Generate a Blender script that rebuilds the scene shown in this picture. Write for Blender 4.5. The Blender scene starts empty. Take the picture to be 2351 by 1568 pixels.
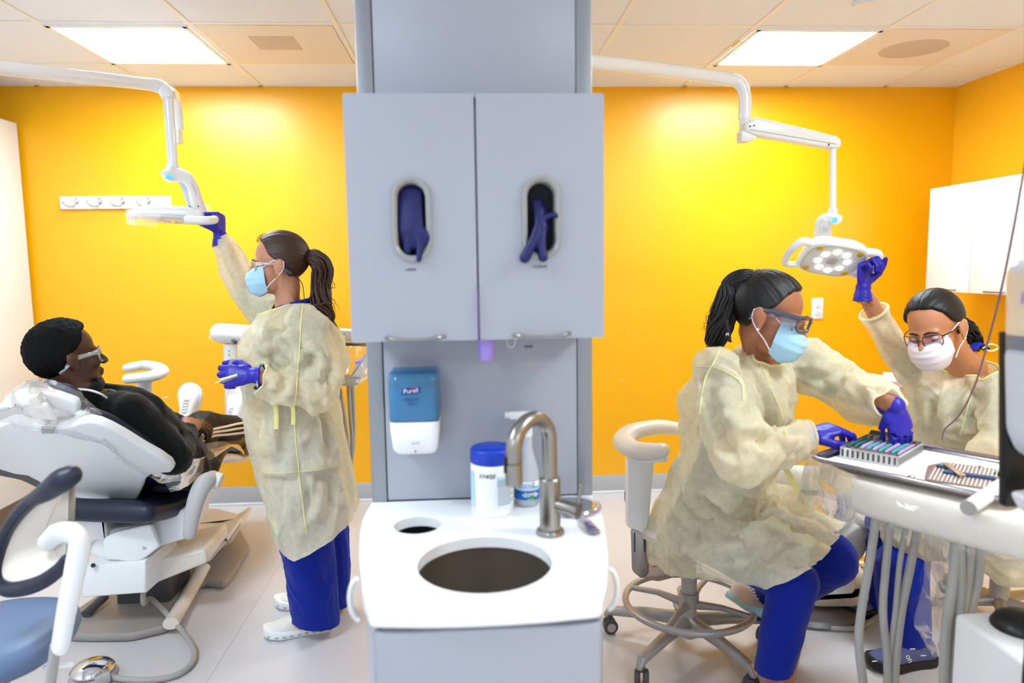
import bpy, bmesh, math, random
import numpy as np
from mathutils import Vector, Matrix, Euler

SC = bpy.context.scene
COL = SC.collection
# ------------------------------------------------------------------ camera, world, lights, exposure
CAM_H, FPX = 1.412, 1626.7
PITCH, YAW, ROLL = 0.1075, 0.0593, -0.014
_sy, _cy, _sp, _cp = math.sin(YAW), math.cos(YAW), math.sin(PITCH), math.cos(PITCH)
FW = np.array([_sy * _cp, _cy * _cp, -_sp]); _rt = np.array([_cy, -_sy, 0.0]); _up = np.cross(_rt, FW)
RT = math.cos(ROLL) * _rt + math.sin(ROLL) * _up
UP = -math.sin(ROLL) * _rt + math.cos(ROLL) * _up
CAMO = np.array([0, 0, CAM_H])
cd = bpy.data.cameras.new('camera'); cam = bpy.data.objects.new('camera', cd); COL.objects.link(cam)
cam.matrix_world = Matrix(((RT[0], UP[0], -FW[0], 0), (RT[1], UP[1], -FW[1], 0), (RT[2], UP[2], -FW[2], CAM_H), (0, 0, 0, 1)))
cd.sensor_width = 36; cd.lens = 36 * FPX / 2351; cd.clip_start = 0.02
cd.dof.use_dof = True; cd.dof.focus_distance = 2.55; cd.dof.aperture_fstop = 1.9
SC.camera = cam
SC.view_settings.view_transform = 'Standard'; SC.view_settings.look = 'None'
SC.view_settings.gamma = 1.0; SC.view_settings.use_curve_mapping = False
SC.view_settings.exposure = 0.30
SC.cycles.max_bounces = 10; SC.cycles.transparent_max_bounces = 16
wd = bpy.data.worlds.new('world'); SC.world = wd; wd.use_nodes = True
wd.node_tree.nodes['Background'].inputs[0].default_value = (0.80, 0.90, 1.0, 1)
wd.node_tree.nodes['Background'].inputs[1].default_value = 0.90
PANEL_EMIT = 35.0
CEIL = 2.44; WALL_Y = 4.23; WALL_XR = 2.95; WALL_XL = -3.15; TILE = 0.61; GX0 = -2.376; GY1 = 3.788

# ------------------------------------------------------------------ helpers
def ray(x, y): return FW * FPX + (x - 1175.5) * RT - (y - 784.0) * UP
def A(x, y, Y):                       # point of the photograph at depth Y
    d = ray(x, y); return CAMO + d * (Y / d[1])
def FL(x, y, z=0.0):                  # point of the photograph at height z
    d = ray(x, y); return CAMO + d * ((z - CAM_H) / d[2])
def PLN(x, y, p, n):                  # point of the photograph on a plane
    d = ray(x, y); n = np.array(n, float); return CAMO + d * (np.dot(np.array(p) - CAMO, n) / np.dot(d, n))
def v3(*a): return np.array(a, float)
def nrm(v): v = np.array(v, float); return v / (np.linalg.norm(v) + 1e-12)
def lin(c):
    if isinstance(c, str): c = [int(c[i:i + 2], 16) / 255 for i in (0, 2, 4)]
    return tuple(x / 12.92 if x <= 0.04045 else ((x + 0.055) / 1.055) ** 2.4 for x in c[:3]) + (1,)

def catmull(pts, n=8):
    P = [np.array(p, float) for p in pts]
    P = [2 * P[0] - P[1]] + P + [2 * P[-1] - P[-2]]
    out = []
    for i in range(1, len(P) - 2):
        for k in range(n):
            t = k / n
            out.append(0.5 * ((2 * P[i]) + (-P[i - 1] + P[i + 1]) * t + (2 * P[i - 1] - 5 * P[i] + 4 * P[i + 1] - P[i + 2]) * t * t
                              + (-P[i - 1] + 3 * P[i] - 3 * P[i + 1] + P[i + 2]) * t ** 3))
    out.append(P[-2]); return out
def fr(d, hint=(0, 0, 1)):
    d = nrm(d); h = np.array(hint, float)
    if abs(np.dot(d, h)) > 0.97: h = np.array([1.0, 0, 0]) if abs(d[0]) < 0.9 else np.array([0, 1.0, 0])
    u = nrm(np.cross(h, d)); w = np.cross(d, u); return u, w

class MB:
    def __init__(s): s.V = []; s.F = []; s.M = []; s.m = 0
    def add(s, V, F):
        o = len(s.V); s.V += [tuple(v) for v in V]; s.F += [tuple(i + o for i in f) for f in F]; s.M += [s.m] * len(F); return s
    def box(s, c, size, R=None, bev=0.0, seg=2):
        bm = bmesh.new(); bmesh.ops.create_cube(bm, size=1)
        for v in bm.verts: v.co = Vector((v.co.x * size[0], v.co.y * size[1], v.co.z * size[2]))
        if bev > 0: bmesh.ops.bevel(bm, geom=bm.edges[:], offset=min(bev, min(size) * 0.49), segments=seg, affect='EDGES', profile=0.5)
        return s.bm(bm, c, R)
    def bm(s, bm, c=(0, 0, 0), R=None):
        bm.verts.index_update(); V = np.array([v.co[:] for v in bm.verts])
        if R is not None: V = V @ np.array(R).T
        F = [tuple(v.index for v in f.verts) for f in bm.faces]; bm.free()
        return s.add(V + np.array(c), F)
    def rings(s, RS, cap=True, closed=False):
        n = len(RS[0]); V = [p for r in RS for p in r]; F = []
        m = len(RS)
        for i in range(m if closed else m - 1):
            a, b = i * n, ((i + 1) % m) * n
            for k in range(n):
                k2 = (k + 1) % n; F.append((a + k, a + k2, b + k2, b + k))
        if cap and not closed: F.append(tuple(range(n))[::-1]); F.append(tuple(range((m - 1) * n, m * n)))
        return s.add(V, F)
    def tube(s, path, r, n=10, cap=True, closed=False, flat=1.0, hint=(0, 0, 1), ends=False):
        P = [np.array(p, float) for p in path]; m = len(P)
        rr = list(r) if hasattr(r, '__len__') else [r] * m
        if len(rr) != m: rr = list(np.interp(np.linspace(0, 1, m), np.linspace(0, 1, len(rr)), rr))
        RS = []; u = None
        for i in range(m):
            if closed: d = P[(i + 1) % m] - P[i - 1]
            else: d = P[min(i + 1, m - 1)] - P[max(i - 1, 0)]
            d = nrm(d)
            if u is None: u, w = fr(d, hint)
            else: u = nrm(u - d * np.dot(u, d)); w = np.cross(d, u)
            RS.append([P[i] + rr[i] * (math.cos(t) * u + flat * math.sin(t) * w) for t in np.linspace(0, 2 * math.pi, n, endpoint=False)])
        if ends and not closed:
            def dome(i, sg):
                d = nrm(P[i] - P[i - sg]); c = np.mean(RS[i], axis=0); out = []
                for a in (0.5, 0.8, 0.95): out.append([c + (np.array(q) - c) * math.sqrt(1 - a * a) + d * rr[i] * a * flat for q in RS[i]])
                return out
            RS = dome(0, -1)[::-1] + RS + dome(m - 1, 1)
        return s.rings(RS, cap, closed)
    def cyl(s, p0, p1, r0, r1=None, n=20, cap=True): return s.tube([p0, p1], [r0, r0 if r1 is None else r1], n, cap)
    def ell(s, c, r, R=None, nu=20, nv=12):
        c = np.array(c); RS = []; r = (r, r, r) if not hasattr(r, '__len__') else r
        Rm = np.eye(3) if R is None else np.array(R)
        V = []; F = []
        for j in range(1, nv):
            th = math.pi * j / nv
            for k in range(nu):
                ph = 2 * math.pi * k / nu
                V.append(c + Rm @ np.array([r[0] * math.sin(th) * math.cos(ph), r[1] * math.sin(th) * math.sin(ph), r[2] * math.cos(th)]))
        V.append(c + Rm @ np.array([0, 0, r[2]])); V.append(c - Rm @ np.array([0, 0, r[2]])); t, b = len(V) - 2, len(V) - 1
        for j in range(nv - 2):
            for k in range(nu):
                k2 = (k + 1) % nu; F.append((j * nu + k, (j + 1) * nu + k, (j + 1) * nu + k2, j * nu + k2))
        for k in range(nu): F.append((t, k, (k + 1) % nu)); F.append((b, (nv - 2) * nu + (k + 1) % nu, (nv - 2) * nu + k))
        return s.add(V, F)
    def limb(s, p0, p1, r0, r1): s.tube([p0, p1], [r0, r1], 16); s.ell(p0, r0, nu=14, nv=8); return s.ell(p1, r1, nu=14, nv=8)
    def chain(s, pts, rad):
        for i in range(len(pts) - 1): s.limb(pts[i], pts[i + 1], rad[i], rad[i + 1])
        return s
    def slab(s, pts, n, th, bev=0.004, seg=2):      # outline extruded along n
        bm = bmesh.new(); n = np.array(n, float)
        a = [bm.verts.new(Vector(p)) for p in pts]; b = [bm.verts.new(Vector(np.array(p) + n * th)) for p in pts]
        k = len(a); f0 = bm.faces.new(a[::-1]); f1 = bm.faces.new(b)
        for i in range(k): bm.faces.new((a[i], a[(i + 1) % k], b[(i + 1) % k], b[i]))
        bmesh.ops.recalc_face_normals(bm, faces=bm.faces)
        if bev > 0:
            es = list(set(list(f0.edges) + list(f1.edges)))
            bmesh.ops.bevel(bm, geom=es, offset=bev, segments=seg, affect='EDGES', profile=0.5)
        return s.bm(bm)
    def lathe(s, prof, o=(0, 0, 0), R=None, n=28, cap=False):
        o = np.array(o); Rm = np.eye(3) if R is None else np.array(R)
        return s.rings([[o + Rm @ np.array([r * math.cos(t), r * math.sin(t), z]) for t in np.linspace(0, 2 * math.pi, n, endpoint=False)] for r, z in prof], cap)

def poly_round(pts, r, n=4):           # rounds the corners of a closed outline
    P = [np.array(p, float) for p in pts]; out = []; k = len(P)
    for i in range(k):
        a, b, c = P[i - 1], P[i], P[(i + 1) % k]
        rr = r[i] if hasattr(r, '__len__') else r
        da, dc = np.linalg.norm(a - b), np.linalg.norm(c - b); q = min(rr, da * 0.48, dc * 0.48)
        p0, p2 = b + (a - b) / da * q, b + (c - b) / dc * q
        for t in np.linspace(0, 1, n + 1): out.append((1 - t) ** 2 * p0 + 2 * t * (1 - t) * b + t * t * p2)
    return out

def mesh_of(V, F, smooth=True, ang=40):
    me = bpy.data.meshes.new('m'); me.from_pydata([tuple(map(float, v)) for v in V], [], [tuple(map(int, f)) for f in F]); me.update()
    return me
def setp(o, parent=None, label=None, cat=None, group=None, kind=None):
    if parent is not None:
        o.parent = parent; o.matrix_parent_inverse = Matrix.LocRotScale(parent.location, parent.rotation_euler, parent.scale).inverted() if parent.parent is None else (parent.matrix_parent_inverse.inverted() if False else Matrix.Identity(4))
    if label: o['label'] = label
    if cat: o['category'] = cat
    if group: o['group'] = group
    if kind: o['kind'] = kind
    return o
def obj(name, mb, mat, parent=None, label=None, cat=None, group=None, kind=None, smooth=True, ang=38, fix=True):
    me = mesh_of(mb.V, mb.F)
    if fix:
        bm = bmesh.new(); bm.from_mesh(me); bmesh.ops.recalc_face_normals(bm, faces=bm.faces); bm.to_mesh(me); bm.free()
    mats = mat if isinstance(mat, (list, tuple)) else [mat]
    for m in mats: me.materials.append(m)
    if len(mats) > 1: me.polygons.foreach_set('material_index', mb.M)
    return finish(name, me, parent, label, cat, group, kind, smooth, ang)
def finish(name, me, parent=None, label=None, cat=None, group=None, kind=None, smooth=True, ang=38):
    if smooth:
        me.polygons.foreach_set('use_smooth', [True] * len(me.polygons))
        if ang and ang < 180: me.set_sharp_from_angle(angle=math.radians(ang))
    o = bpy.data.objects.new(name, me); COL.objects.link(o)
    return setp(o, parent, label, cat, group, kind)
def thing(name, label, cat, loc=(0, 0, 0), group=None, kind=None):
    o = bpy.data.objects.new(name, None); COL.objects.link(o); o.location = Vector([float(x) for x in loc]); o.empty_display_size = 0.05
    return setp(o, None, label, cat, group, kind)
def dup(o, loc=None, parent=None, label=None, group=None):    # copies a thing with its parts and sub-parts
    c = o.copy(); COL.objects.link(c)
    if parent is not None: c.parent = parent
    if loc is not None: c.location = Vector([float(x) for x in loc])
    if label: c['label'] = label
    if group: c['group'] = group
    for ch in o.children: dup(ch, None, c)
    return c

# value noise, vectorised
def _h(i, j, k, s):
    n = (i * 374761393 + j * 668265263 + k * 2147483647 * 3 + s * 1274126177) & 0xffffffff
    n = ((n ^ (n >> 13)) * 1274126177) & 0xffffffff
    return ((n ^ (n >> 16)) & 0xffff) / 65535.0
def noise(P, seed=0):
    P = np.asarray(P, float); I = np.floor(P).astype(np.int64); f = P - I; f = f * f * (3 - 2 * f); r = 0
    for a in (0, 1):
        for b in (0, 1):
            for c in (0, 1):
                w = (f[:, 0] if a else 1 - f[:, 0]) * (f[:, 1] if b else 1 - f[:, 1]) * (f[:, 2] if c else 1 - f[:, 2])
                r = r + w * _h(I[:, 0] + a, I[:, 1] + b, I[:, 2] + c, seed)
    return r
def ridge(P, seed=0): return 1 - np.abs(2 * noise(P, seed) - 1)
def sstep(a, b, x): t = np.clip((np.asarray(x, float) - a) / (b - a), 0, 1); return t * t * (3 - 2 * t)

def blob(mb, voxel, smooth=4, fac=0.5):                     # fuses the shapes of mb into one skin
    me = mesh_of(mb.V, mb.F); bm = bmesh.new(); bm.from_mesh(me); bmesh.ops.recalc_face_normals(bm, faces=bm.faces); bm.to_mesh(me); bm.free()
    o = bpy.data.objects.new('tmp', me); COL.objects.link(o)
    m = o.modifiers.new('r', 'REMESH'); m.mode = 'VOXEL'; m.voxel_size = voxel
    if smooth:
        s_ = o.modifiers.new('s', 'SMOOTH'); s_.factor = fac; s_.iterations = smooth
    dg = bpy.context.evaluated_depsgraph_get(); me2 = bpy.data.meshes.new_from_object(o.evaluated_get(dg))
    bpy.data.objects.remove(o); bpy.data.meshes.remove(me)
    return me2
def co(me): a = np.empty(len(me.vertices) * 3); me.vertices.foreach_get('co', a); return a.reshape(-1, 3)
def vn(me): a = np.empty(len(me.vertices) * 3); me.vertices.foreach_get('normal', a); return a.reshape(-1, 3)
def setco(me, P): me.vertices.foreach_set('co', np.ascontiguousarray(P).ravel()); me.update()
def cut(me, p, n, near=None, rad=0.2):                      # trims off what lies on the n side of a plane (near a point)
    bm = bmesh.new(); bm.from_mesh(me); p, n = np.array(p, float), nrm(n)
    if near is not None:
        nv = Vector(near); fs = [f for f in bm.faces if (f.calc_center_median() - nv).length < rad]
        g = set(fs)
        for f in fs: g.update(f.edges); g.update(f.verts)
        geom = list(g)
    else: geom = bm.verts[:] + bm.edges[:] + bm.faces[:]
    bmesh.ops.bisect_plane(bm, geom=geom, dist=1e-5, plane_co=Vector(p), plane_no=Vector(n))
    kill = [f for f in bm.faces if np.dot(np.array(f.calc_center_median()) - p, n) > 1e-5 and (near is None or (f.calc_center_median() - Vector(near)).length < rad)]
    bmesh.ops.delete(bm, geom=kill, context='FACES'); bm.to_mesh(me); bm.free(); me.update(); return me
def text(s, size, o, R, mat, name='lettering', parent=None, bend=None, label=None, shear=0.0, depth=0.0006, align='CENTER', sx=1.0):
    cu = bpy.data.curves.new('t', 'FONT'); cu.body = s; cu.size = size; cu.align_x = align; cu.align_y = 'CENTER'; cu.extrude = depth; cu.shear = shear; cu.resolution_u = 2
    t = bpy.data.objects.new('t', cu); COL.objects.link(t); dg = bpy.context.evaluated_depsgraph_get()
    me = bpy.data.meshes.new_from_object(t.evaluated_get(dg)); bpy.data.objects.remove(t)
    P = co(me); P[:, 0] *= sx
    if bend:                                                # wraps onto an upright cylinder of this radius
        a = P[:, 0] / bend; P = np.stack([(bend + P[:, 2]) * np.sin(a), P[:, 1], (bend + P[:, 2]) * np.cos(a) - bend], 1)
    setco(me, P @ np.array(R).T + np.array(o)); me.materials.append(mat)
    return finish(name, me, parent, label, smooth=False)
R_FRONT = np.array([[1, 0, 0], [0, 0, -1], [0, 1, 0]], float)   # text plane facing -Y
def Rcols(x, y, z): return np.stack([nrm(x), nrm(y), nrm(z)], 1)

# ------------------------------------------------------------------ materials
MATS = {}
def mat(name, c, rough=0.5, metal=0.0, spec=0.5, bump=0.0, bscale=200.0, var=0.0, vscale=8.0, emit=None, estr=0.0, trans=0.0, alpha=1.0, coat=0.0, stretch=None, sub=0.0, sheen=0.0):
    if name in MATS: return MATS[name]
    m = bpy.data.materials.new(name); m.use_nodes = True; N = m.node_tree.nodes; L = m.node_tree.links; b = N['Principled BSDF']
    col = lin(c); b.inputs['Base Color'].default_value = col; b.inputs['Roughness'].default_value = rough; b.inputs['Metallic'].default_value = metal
    b.inputs['Specular IOR Level'].default_value = spec; b.inputs['Transmission Weight'].default_value = trans; b.inputs['Alpha'].default_value = alpha
    b.inputs['Coat Weight'].default_value = coat; b.inputs['Sheen Weight'].default_value = sheen
    if sub: b.inputs['Subsurface Weight'].default_value = sub; b.inputs['Subsurface Radius'].default_value = (0.01, 0.004, 0.002)
    if emit: b.inputs['Emission Color'].default_value = lin(emit); b.inputs['Emission Strength'].default_value = estr
    tc = N.new('ShaderNodeTexCoord'); mp = N.new('ShaderNodeMapping'); L.new(tc.outputs['Object'], mp.inputs[0])
    if stretch: mp.inputs['Scale'].default_value = stretch
    if var:
        n = N.new('ShaderNodeTexNoise'); n.inputs['Scale'].default_value = vscale; n.inputs['Detail'].default_value = 5; L.new(mp.outputs[0], n.inputs['Vector'])
        mx = N.new('ShaderNodeMix'); mx.data_type = 'RGBA'; mx.blend_type = 'MIX'
        mx.inputs['A'].default_value = tuple(x * (1 - var) for x in col[:3]) + (1,); mx.inputs['B'].default_value = tuple(min(1, x * (1 + var)) for x in col[:3]) + (1,)
        L.new(n.outputs['Fac'], mx.inputs['Factor']); L.new(mx.outputs['Result'], b.inputs['Base Color'])
    if bump:
        n = N.new('ShaderNodeTexNoise'); n.inputs['Scale'].default_value = bscale; n.inputs['Detail'].default_value = 3; L.new(mp.outputs[0], n.inputs['Vector'])
        bp = N.new('ShaderNodeBump'); bp.inputs['Strength'].default_value = bump; bp.inputs['Distance'].default_value = 0.004; L.new(n.outputs['Fac'], bp.inputs['Height']); L.new(bp.outputs[0], b.inputs['Normal'])
    MATS[name] = m; return m
def film(name, c=(1, 1, 1), clear=0.86, rough=0.08, haze=0.06, bump=0.6, bscale=22, stretch=(1, 1, 1)):    # thin clear sheet: see-through, glossy, faintly milky
    m = bpy.data.materials.new(name); m.use_nodes = True; N = m.node_tree.nodes; L = m.node_tree.links; N.remove(N['Principled BSDF']); out = N['Material Output']
    tr = N.new('ShaderNodeBsdfTransparent'); tr.inputs[0].default_value = (*c, 1)
    gl = N.new('ShaderNodeBsdfGlossy'); gl.inputs['Roughness'].default_value = rough; gl.inputs[0].default_value = (1, 1, 1, 1)
    df = N.new('ShaderNodeBsdfDiffuse'); df.inputs[0].default_value = (*c, 1); tl = N.new('ShaderNodeBsdfTranslucent'); tl.inputs[0].default_value = (*c, 1)
    dt = N.new('ShaderNodeMixShader'); L.new(df.outputs[0], dt.inputs[1]); L.new(tl.outputs[0], dt.inputs[2])
    lw = N.new('ShaderNodeFresnel'); lw.inputs['IOR'].default_value = 1.45
    tc = N.new('ShaderNodeTexCoord'); mp = N.new('ShaderNodeMapping'); mp.inputs['Scale'].default_value = stretch; L.new(tc.outputs['Object'], mp.inputs[0])
    n = N.new('ShaderNodeTexNoise'); n.inputs['Scale'].default_value = bscale; n.inputs['Detail'].default_value = 4; n.inputs['Distortion'].default_value = 1.2; L.new(mp.outputs[0], n.inputs['Vector'])
    bp = N.new('ShaderNodeBump'); bp.inputs['Strength'].default_value = bump; bp.inputs['Distance'].default_value = 0.03; L.new(n.outputs['Fac'], bp.inputs['Height'])
    for x in (gl, lw, df): L.new(bp.outputs[0], x.inputs['Normal'])
    m1 = N.new('ShaderNodeMixShader'); m1.inputs[0].default_value = haze; L.new(tr.outputs[0], m1.inputs[1]); L.new(dt.outputs[0], m1.inputs[2])
    mm = N.new('ShaderNodeMath'); mm.operation = 'MULTIPLY_ADD'; mm.inputs[1].default_value = 0.7; mm.inputs[2].default_value = max(0, 1 - clear - haze) * 0.4; L.new(lw.outputs[0], mm.inputs[0])
    m2 = N.new('ShaderNodeMixShader'); L.new(mm.outputs[0], m2.inputs[0]); L.new(m1.outputs[0], m2.inputs[1]); L.new(gl.outputs[0], m2.inputs[2]); L.new(m2.outputs[0], out.inputs[0])
    MATS[name] = m; return m
def cloth_sheer(name, c, see=0.2, tl=0.45):           # thin non-woven cloth: diffuse, lets light through, slightly see-through
    m = bpy.data.materials.new(name); m.use_nodes = True; N = m.node_tree.nodes; L = m.node_tree.links; N.remove(N['Principled BSDF']); out = N['Material Output']
    c = lin(c); df = N.new('ShaderNodeBsdfDiffuse'); df.inputs[0].default_value = c; t_ = N.new('ShaderNodeBsdfTranslucent'); t_.inputs[0].default_value = c
    tr = N.new('ShaderNodeBsdfTransparent')
    tc = N.new('ShaderNodeTexCoord'); n = N.new('ShaderNodeTexNoise'); n.inputs['Scale'].default_value = 60; n.inputs['Detail'].default_value = 6; L.new(tc.outputs['Object'], n.inputs['Vector'])
    n2 = N.new('ShaderNodeTexNoise'); n2.inputs['Scale'].default_value = 14; n2.inputs['Detail'].default_value = 5; n2.inputs['Distortion'].default_value = 0.8; L.new(tc.outputs['Object'], n2.inputs['Vector'])
    bp = N.new('ShaderNodeBump'); bp.inputs['Strength'].default_value = 0.25; bp.inputs['Distance'].default_value = 0.01; L.new(n2.outputs['Fac'], bp.inputs['Height']); L.new(bp.outputs[0], df.inputs['Normal']); L.new(bp.outputs[0], t_.inputs['Normal'])
    m1 = N.new('ShaderNodeMixShader'); m1.inputs[0].default_value = tl; L.new(df.outputs[0], m1.inputs[1]); L.new(t_.outputs[0], m1.inputs[2])
    mr = N.new('ShaderNodeMapRange'); mr.inputs['From Min'].default_value = 0.3; mr.inputs['From Max'].default_value = 0.7; mr.inputs['To Min'].default_value = see * 0.8; mr.inputs['To Max'].default_value = see * 1.2; L.new(n.outputs['Fac'], mr.inputs['Value'])
    m2 = N.new('ShaderNodeMixShader'); L.new(mr.outputs[0], m2.inputs[0]); L.new(m1.outputs[0], m2.inputs[1]); L.new(tr.outputs[0], m2.inputs[2]); L.new(m2.outputs[0], out.inputs[0])
    MATS[name] = m; return m

M_wallY = mat('yellow_paint', (0.97, 0.70, 0.0), 0.33, spec=0.55, bump=0.05, bscale=500, var=0.01)
M_wallR = mat('orange_paint', (0.99, 0.74, 0.10), 0.5, spec=0.4, bump=0.08, bscale=300, var=0.02, stretch=(8, 8, 0.3))
M_white = mat('white_laminate', (0.93, 0.93, 0.94), 0.35, var=0.01)
M_whitep = mat('white_plastic', (0.93, 0.93, 0.93), 0.32, bump=0.02, bscale=600)
M_whitem = mat('white_enamel', (0.95, 0.95, 0.95), 0.22, coat=0.3)
M_beige = mat('warm_white_plastic', (0.90, 0.86, 0.81), 0.42, bump=0.03, bscale=500)
M_grayp = mat('gray_plastic', (0.70, 0.69, 0.68), 0.45, bump=0.03, bscale=400)
M_dgray = mat('dark_gray_plastic', (0.28, 0.27, 0.29), 0.5)
M_hose = mat('gray_hose', (0.66, 0.65, 0.63), 0.5)
M_navy = mat('navy_vinyl', (0.07, 0.10, 0.19), 0.42, bump=0.06, bscale=300)
M_slate = mat('slate_blue_vinyl', (0.36, 0.44, 0.57), 0.45, bump=0.05, bscale=300)
M_steel = mat('brushed_steel', (0.62, 0.60, 0.58), 0.28, metal=1.0, bump=0.03, bscale=120, stretch=(1, 1, 12))
M_sink = mat('sink_steel', (0.50, 0.46, 0.41), 0.40, metal=0.75, bump=0.02, bscale=150, stretch=(1, 1, 0.05))
M_chrome = mat('chrome', (0.85, 0.85, 0.86), 0.08, metal=1.0)
M_alu = mat('aluminium', (0.60, 0.61, 0.63), 0.42, metal=0.85)
M_black = mat('black_plastic', (0.025, 0.025, 0.03), 0.4)
M_floor = mat('vinyl_floor', (0.81, 0.80, 0.81), 0.38, var=0.025, vscale=3, bump=0.02, bscale=150)
M_tile = mat('ceiling_tile', (0.93, 0.945, 0.975), 0.85, spec=0.2, bump=0.1, bscale=220)
M_base = mat('gray_vinyl_base', (0.70, 0.71, 0.72), 0.5)
M_film = film('clear_film', clear=0.84, haze=0.13, bump=0.22, bscale=16, rough=0.14)
M_film2 = film('clear_film_taut', clear=0.9, haze=0.05, bump=0.25, bscale=10)
M_gown = cloth_sheer('yellow_gown_cloth', (1.0, 0.97, 0.84), 0.27, 0.28)
M_scrub = mat('blue_scrub_cloth', (0.01, 0.13, 0.56), 0.85, spec=0.2, bump=0.15, bscale=500, sheen=0.1)
M_scrubd = mat('navy_scrub_cloth', (0.07, 0.09, 0.22), 0.85, spec=0.2, bump=0.15, bscale=500)
M_glove = mat('blue_nitrile', (0.13, 0.10, 0.66), 0.42, bump=0.12, bscale=120)
M_hair = mat('dark_brown_hair', (0.23, 0.135, 0.105), 0.50, bump=0.3, bscale=160, spec=0.5)
M_hairk = mat('black_hair', (0.035, 0.026, 0.026), 0.48, bump=0.3, bscale=160)
M_afro = mat('short_black_hair', (0.02, 0.017, 0.016), 0.8, bump=1.0, bscale=350, spec=0.2)
M_maskb = mat('light_blue_mask', (0.68, 0.85, 0.95), 0.8, bump=0.1, bscale=500)
M_maskw = mat('white_mask', (0.93, 0.90, 0.94), 0.8, bump=0.1, bscale=500)
M_ink = mat('dark_ink', (0.16, 0.12, 0.16), 0.6)
M_blueink = mat('blue_ink', (0.14, 0.13, 0.62), 0.6)
M_whiteink = mat('white_ink', (0.95, 0.95, 0.97), 0.6)
M_lens = film('clear_lens', clear=0.93, haze=0.02, bump=0.0, rough=0.02)
# ================================================================== ROOM
def struct(name, mb, m, parent=None, **k): return obj(name, mb, m, parent, kind='structure' if parent is None else None, **k)
YN = -2.4
struct('floor', MB().box(((WALL_XL + WALL_XR) / 2, (YN + WALL_Y) / 2 + .05, -.03), (WALL_XR - WALL_XL + .2, WALL_Y - YN + .1, .06)), M_floor)
seam = MB()
for x in (-.93, .9): seam.box((x, 1.2, .0006), (.003, 6.0, .0012))
struct('trim_1', seam, mat('floor_weld', (.785, .775, .78), .5))
struct('wall_back', MB().box(((WALL_XL + WALL_XR) / 2, WALL_Y + .05, CEIL / 2), (WALL_XR - WALL_XL + .2, .1, CEIL + .1)), M_wallY)
struct('wall_right', MB().box((WALL_XR + .05, (YN + WALL_Y) / 2, CEIL / 2), (.1, WALL_Y - YN, CEIL + .1)), M_wallR)
struct('wall_left', MB().box((WALL_XL - .05, (YN + WALL_Y) / 2, CEIL / 2), (.1, WALL_Y - YN, CEIL + .1)), M_white)
b = struct('baseboard_back', MB().box(((WALL_XL + WALL_XR) / 2, WALL_Y - .004, .056), (WALL_XR - WALL_XL, .008, .112), bev=.003), M_base)
obj('bead', MB().box(((WALL_XL + WALL_XR) / 2, WALL_Y - .010, .007), (WALL_XR - WALL_XL, .012, .014), bev=.004), M_white, b)
b = struct('baseboard_right', MB().box((WALL_XR - .004, 1.0, .056), (.008, 6.4, .112), bev=.003), M_base)
obj('bead', MB().box((WALL_XR - .010, 1.0, .007), (.012, 6.4, .014), bev=.004), M_white, b)

# --- suspended ceiling: slab, grid, one tile per bay
ceil = struct('ceiling', MB().box(((WALL_XL + WALL_XR) / 2, (YN + WALL_Y) / 2, CEIL + .06), (WALL_XR - WALL_XL + .2, WALL_Y - YN, .06)), M_tile)
M_tbar = mat('ceiling_grid_paint', (.95, .94, .93), .5)
g = MB(); cols = list(range(-2, 9)); rows = list(range(-1, 10))
for c in cols:
    x = GX0 + c * TILE
    if x > WALL_XL: g.box((x, (YN + WALL_Y) / 2, CEIL + .004), (.024, WALL_Y - YN, .010))
for r in range(0, 11):
    y = GY1 - r * TILE
    if y > YN: g.box(((WALL_XL + WALL_XR) / 2, y, CEIL + .004), (WALL_XR - WALL_XL, .024, .009))
g.box(((WALL_XL + WALL_XR) / 2, WALL_Y - .010, CEIL + .004), (WALL_XR - WALL_XL, .02, .010)); g.box((WALL_XR - .010, 1, CEIL + .004), (.02, 6.4, .010))
obj('ceiling_grid', g, M_tbar, ceil)
special = {(1, 0), (6, 0), (2, 0), (7, 0), (1, 4), (6, 4), (3, 6), (1, 8), (6, 8)}
tmesh = {}
for c in cols:
    for r in rows:
        if (c, r) in special: continue
        x0, x1 = max(GX0 + c * TILE, WALL_XL), min(GX0 + (c + 1) * TILE, WALL_XR)
        y1 = WALL_Y if r < 0 else GY1 - r * TILE; y0 = max(GY1 - (r + 1) * TILE, YN)
        if x1 - x0 < .05 or y1 - y0 < .05: continue
        key = (round(x1 - x0, 3), round(y1 - y0, 3))
        if key not in tmesh:
            o = obj('ceiling_tile', MB().box((0, 0, .010), (key[0] - .022, key[1] - .022, .020), bev=.003, seg=1), M_tile, ceil); tmesh[key] = o.data
        else:
            o = bpy.data.objects.new('ceiling_tile', tmesh[key]); COL.objects.link(o); setp(o, ceil)
        o.location = ((x0 + x1) / 2, (y0 + y1) / 2, CEIL + .003)

M_diff = mat('lit_diffuser', (1, 1, 1), .5, emit=(.90, .96, 1.0), estr=PANEL_EMIT)
def panel_light(c, r, label):
    x, y = GX0 + (c + .5) * TILE, GY1 - (r + .5) * TILE
    t = thing('ceiling_light', label, 'light', (x, y, CEIL), group=None)
    f = MB(); h = TILE / 2 - .012
    for sx, sy, lx, ly in ((0, 1, 2 * h, .03), (0, -1, 2 * h, .03), (1, 0, .02, 2 * h), (-1, 0, .02, 2 * h)):
        f.box((x + sx * (h - .012), y + sy * (h - .016), CEIL - .002), (lx, ly, .014), bev=.002, seg=1)
    obj('frame', f, M_whitep, t)
    obj('diffuser', MB().box((x, y, CEIL + .003), (2 * h - .05, 2 * h - .064, .004)), M_diff, t)
panel_light(1, 0, 'lit square ceiling panel over the patient, left of the central column')
panel_light(6, 0, 'lit square ceiling panel over the right room, beside the round vent')
panel_light(1, 4, 'lit ceiling panel nearer the camera on the left side')
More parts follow.
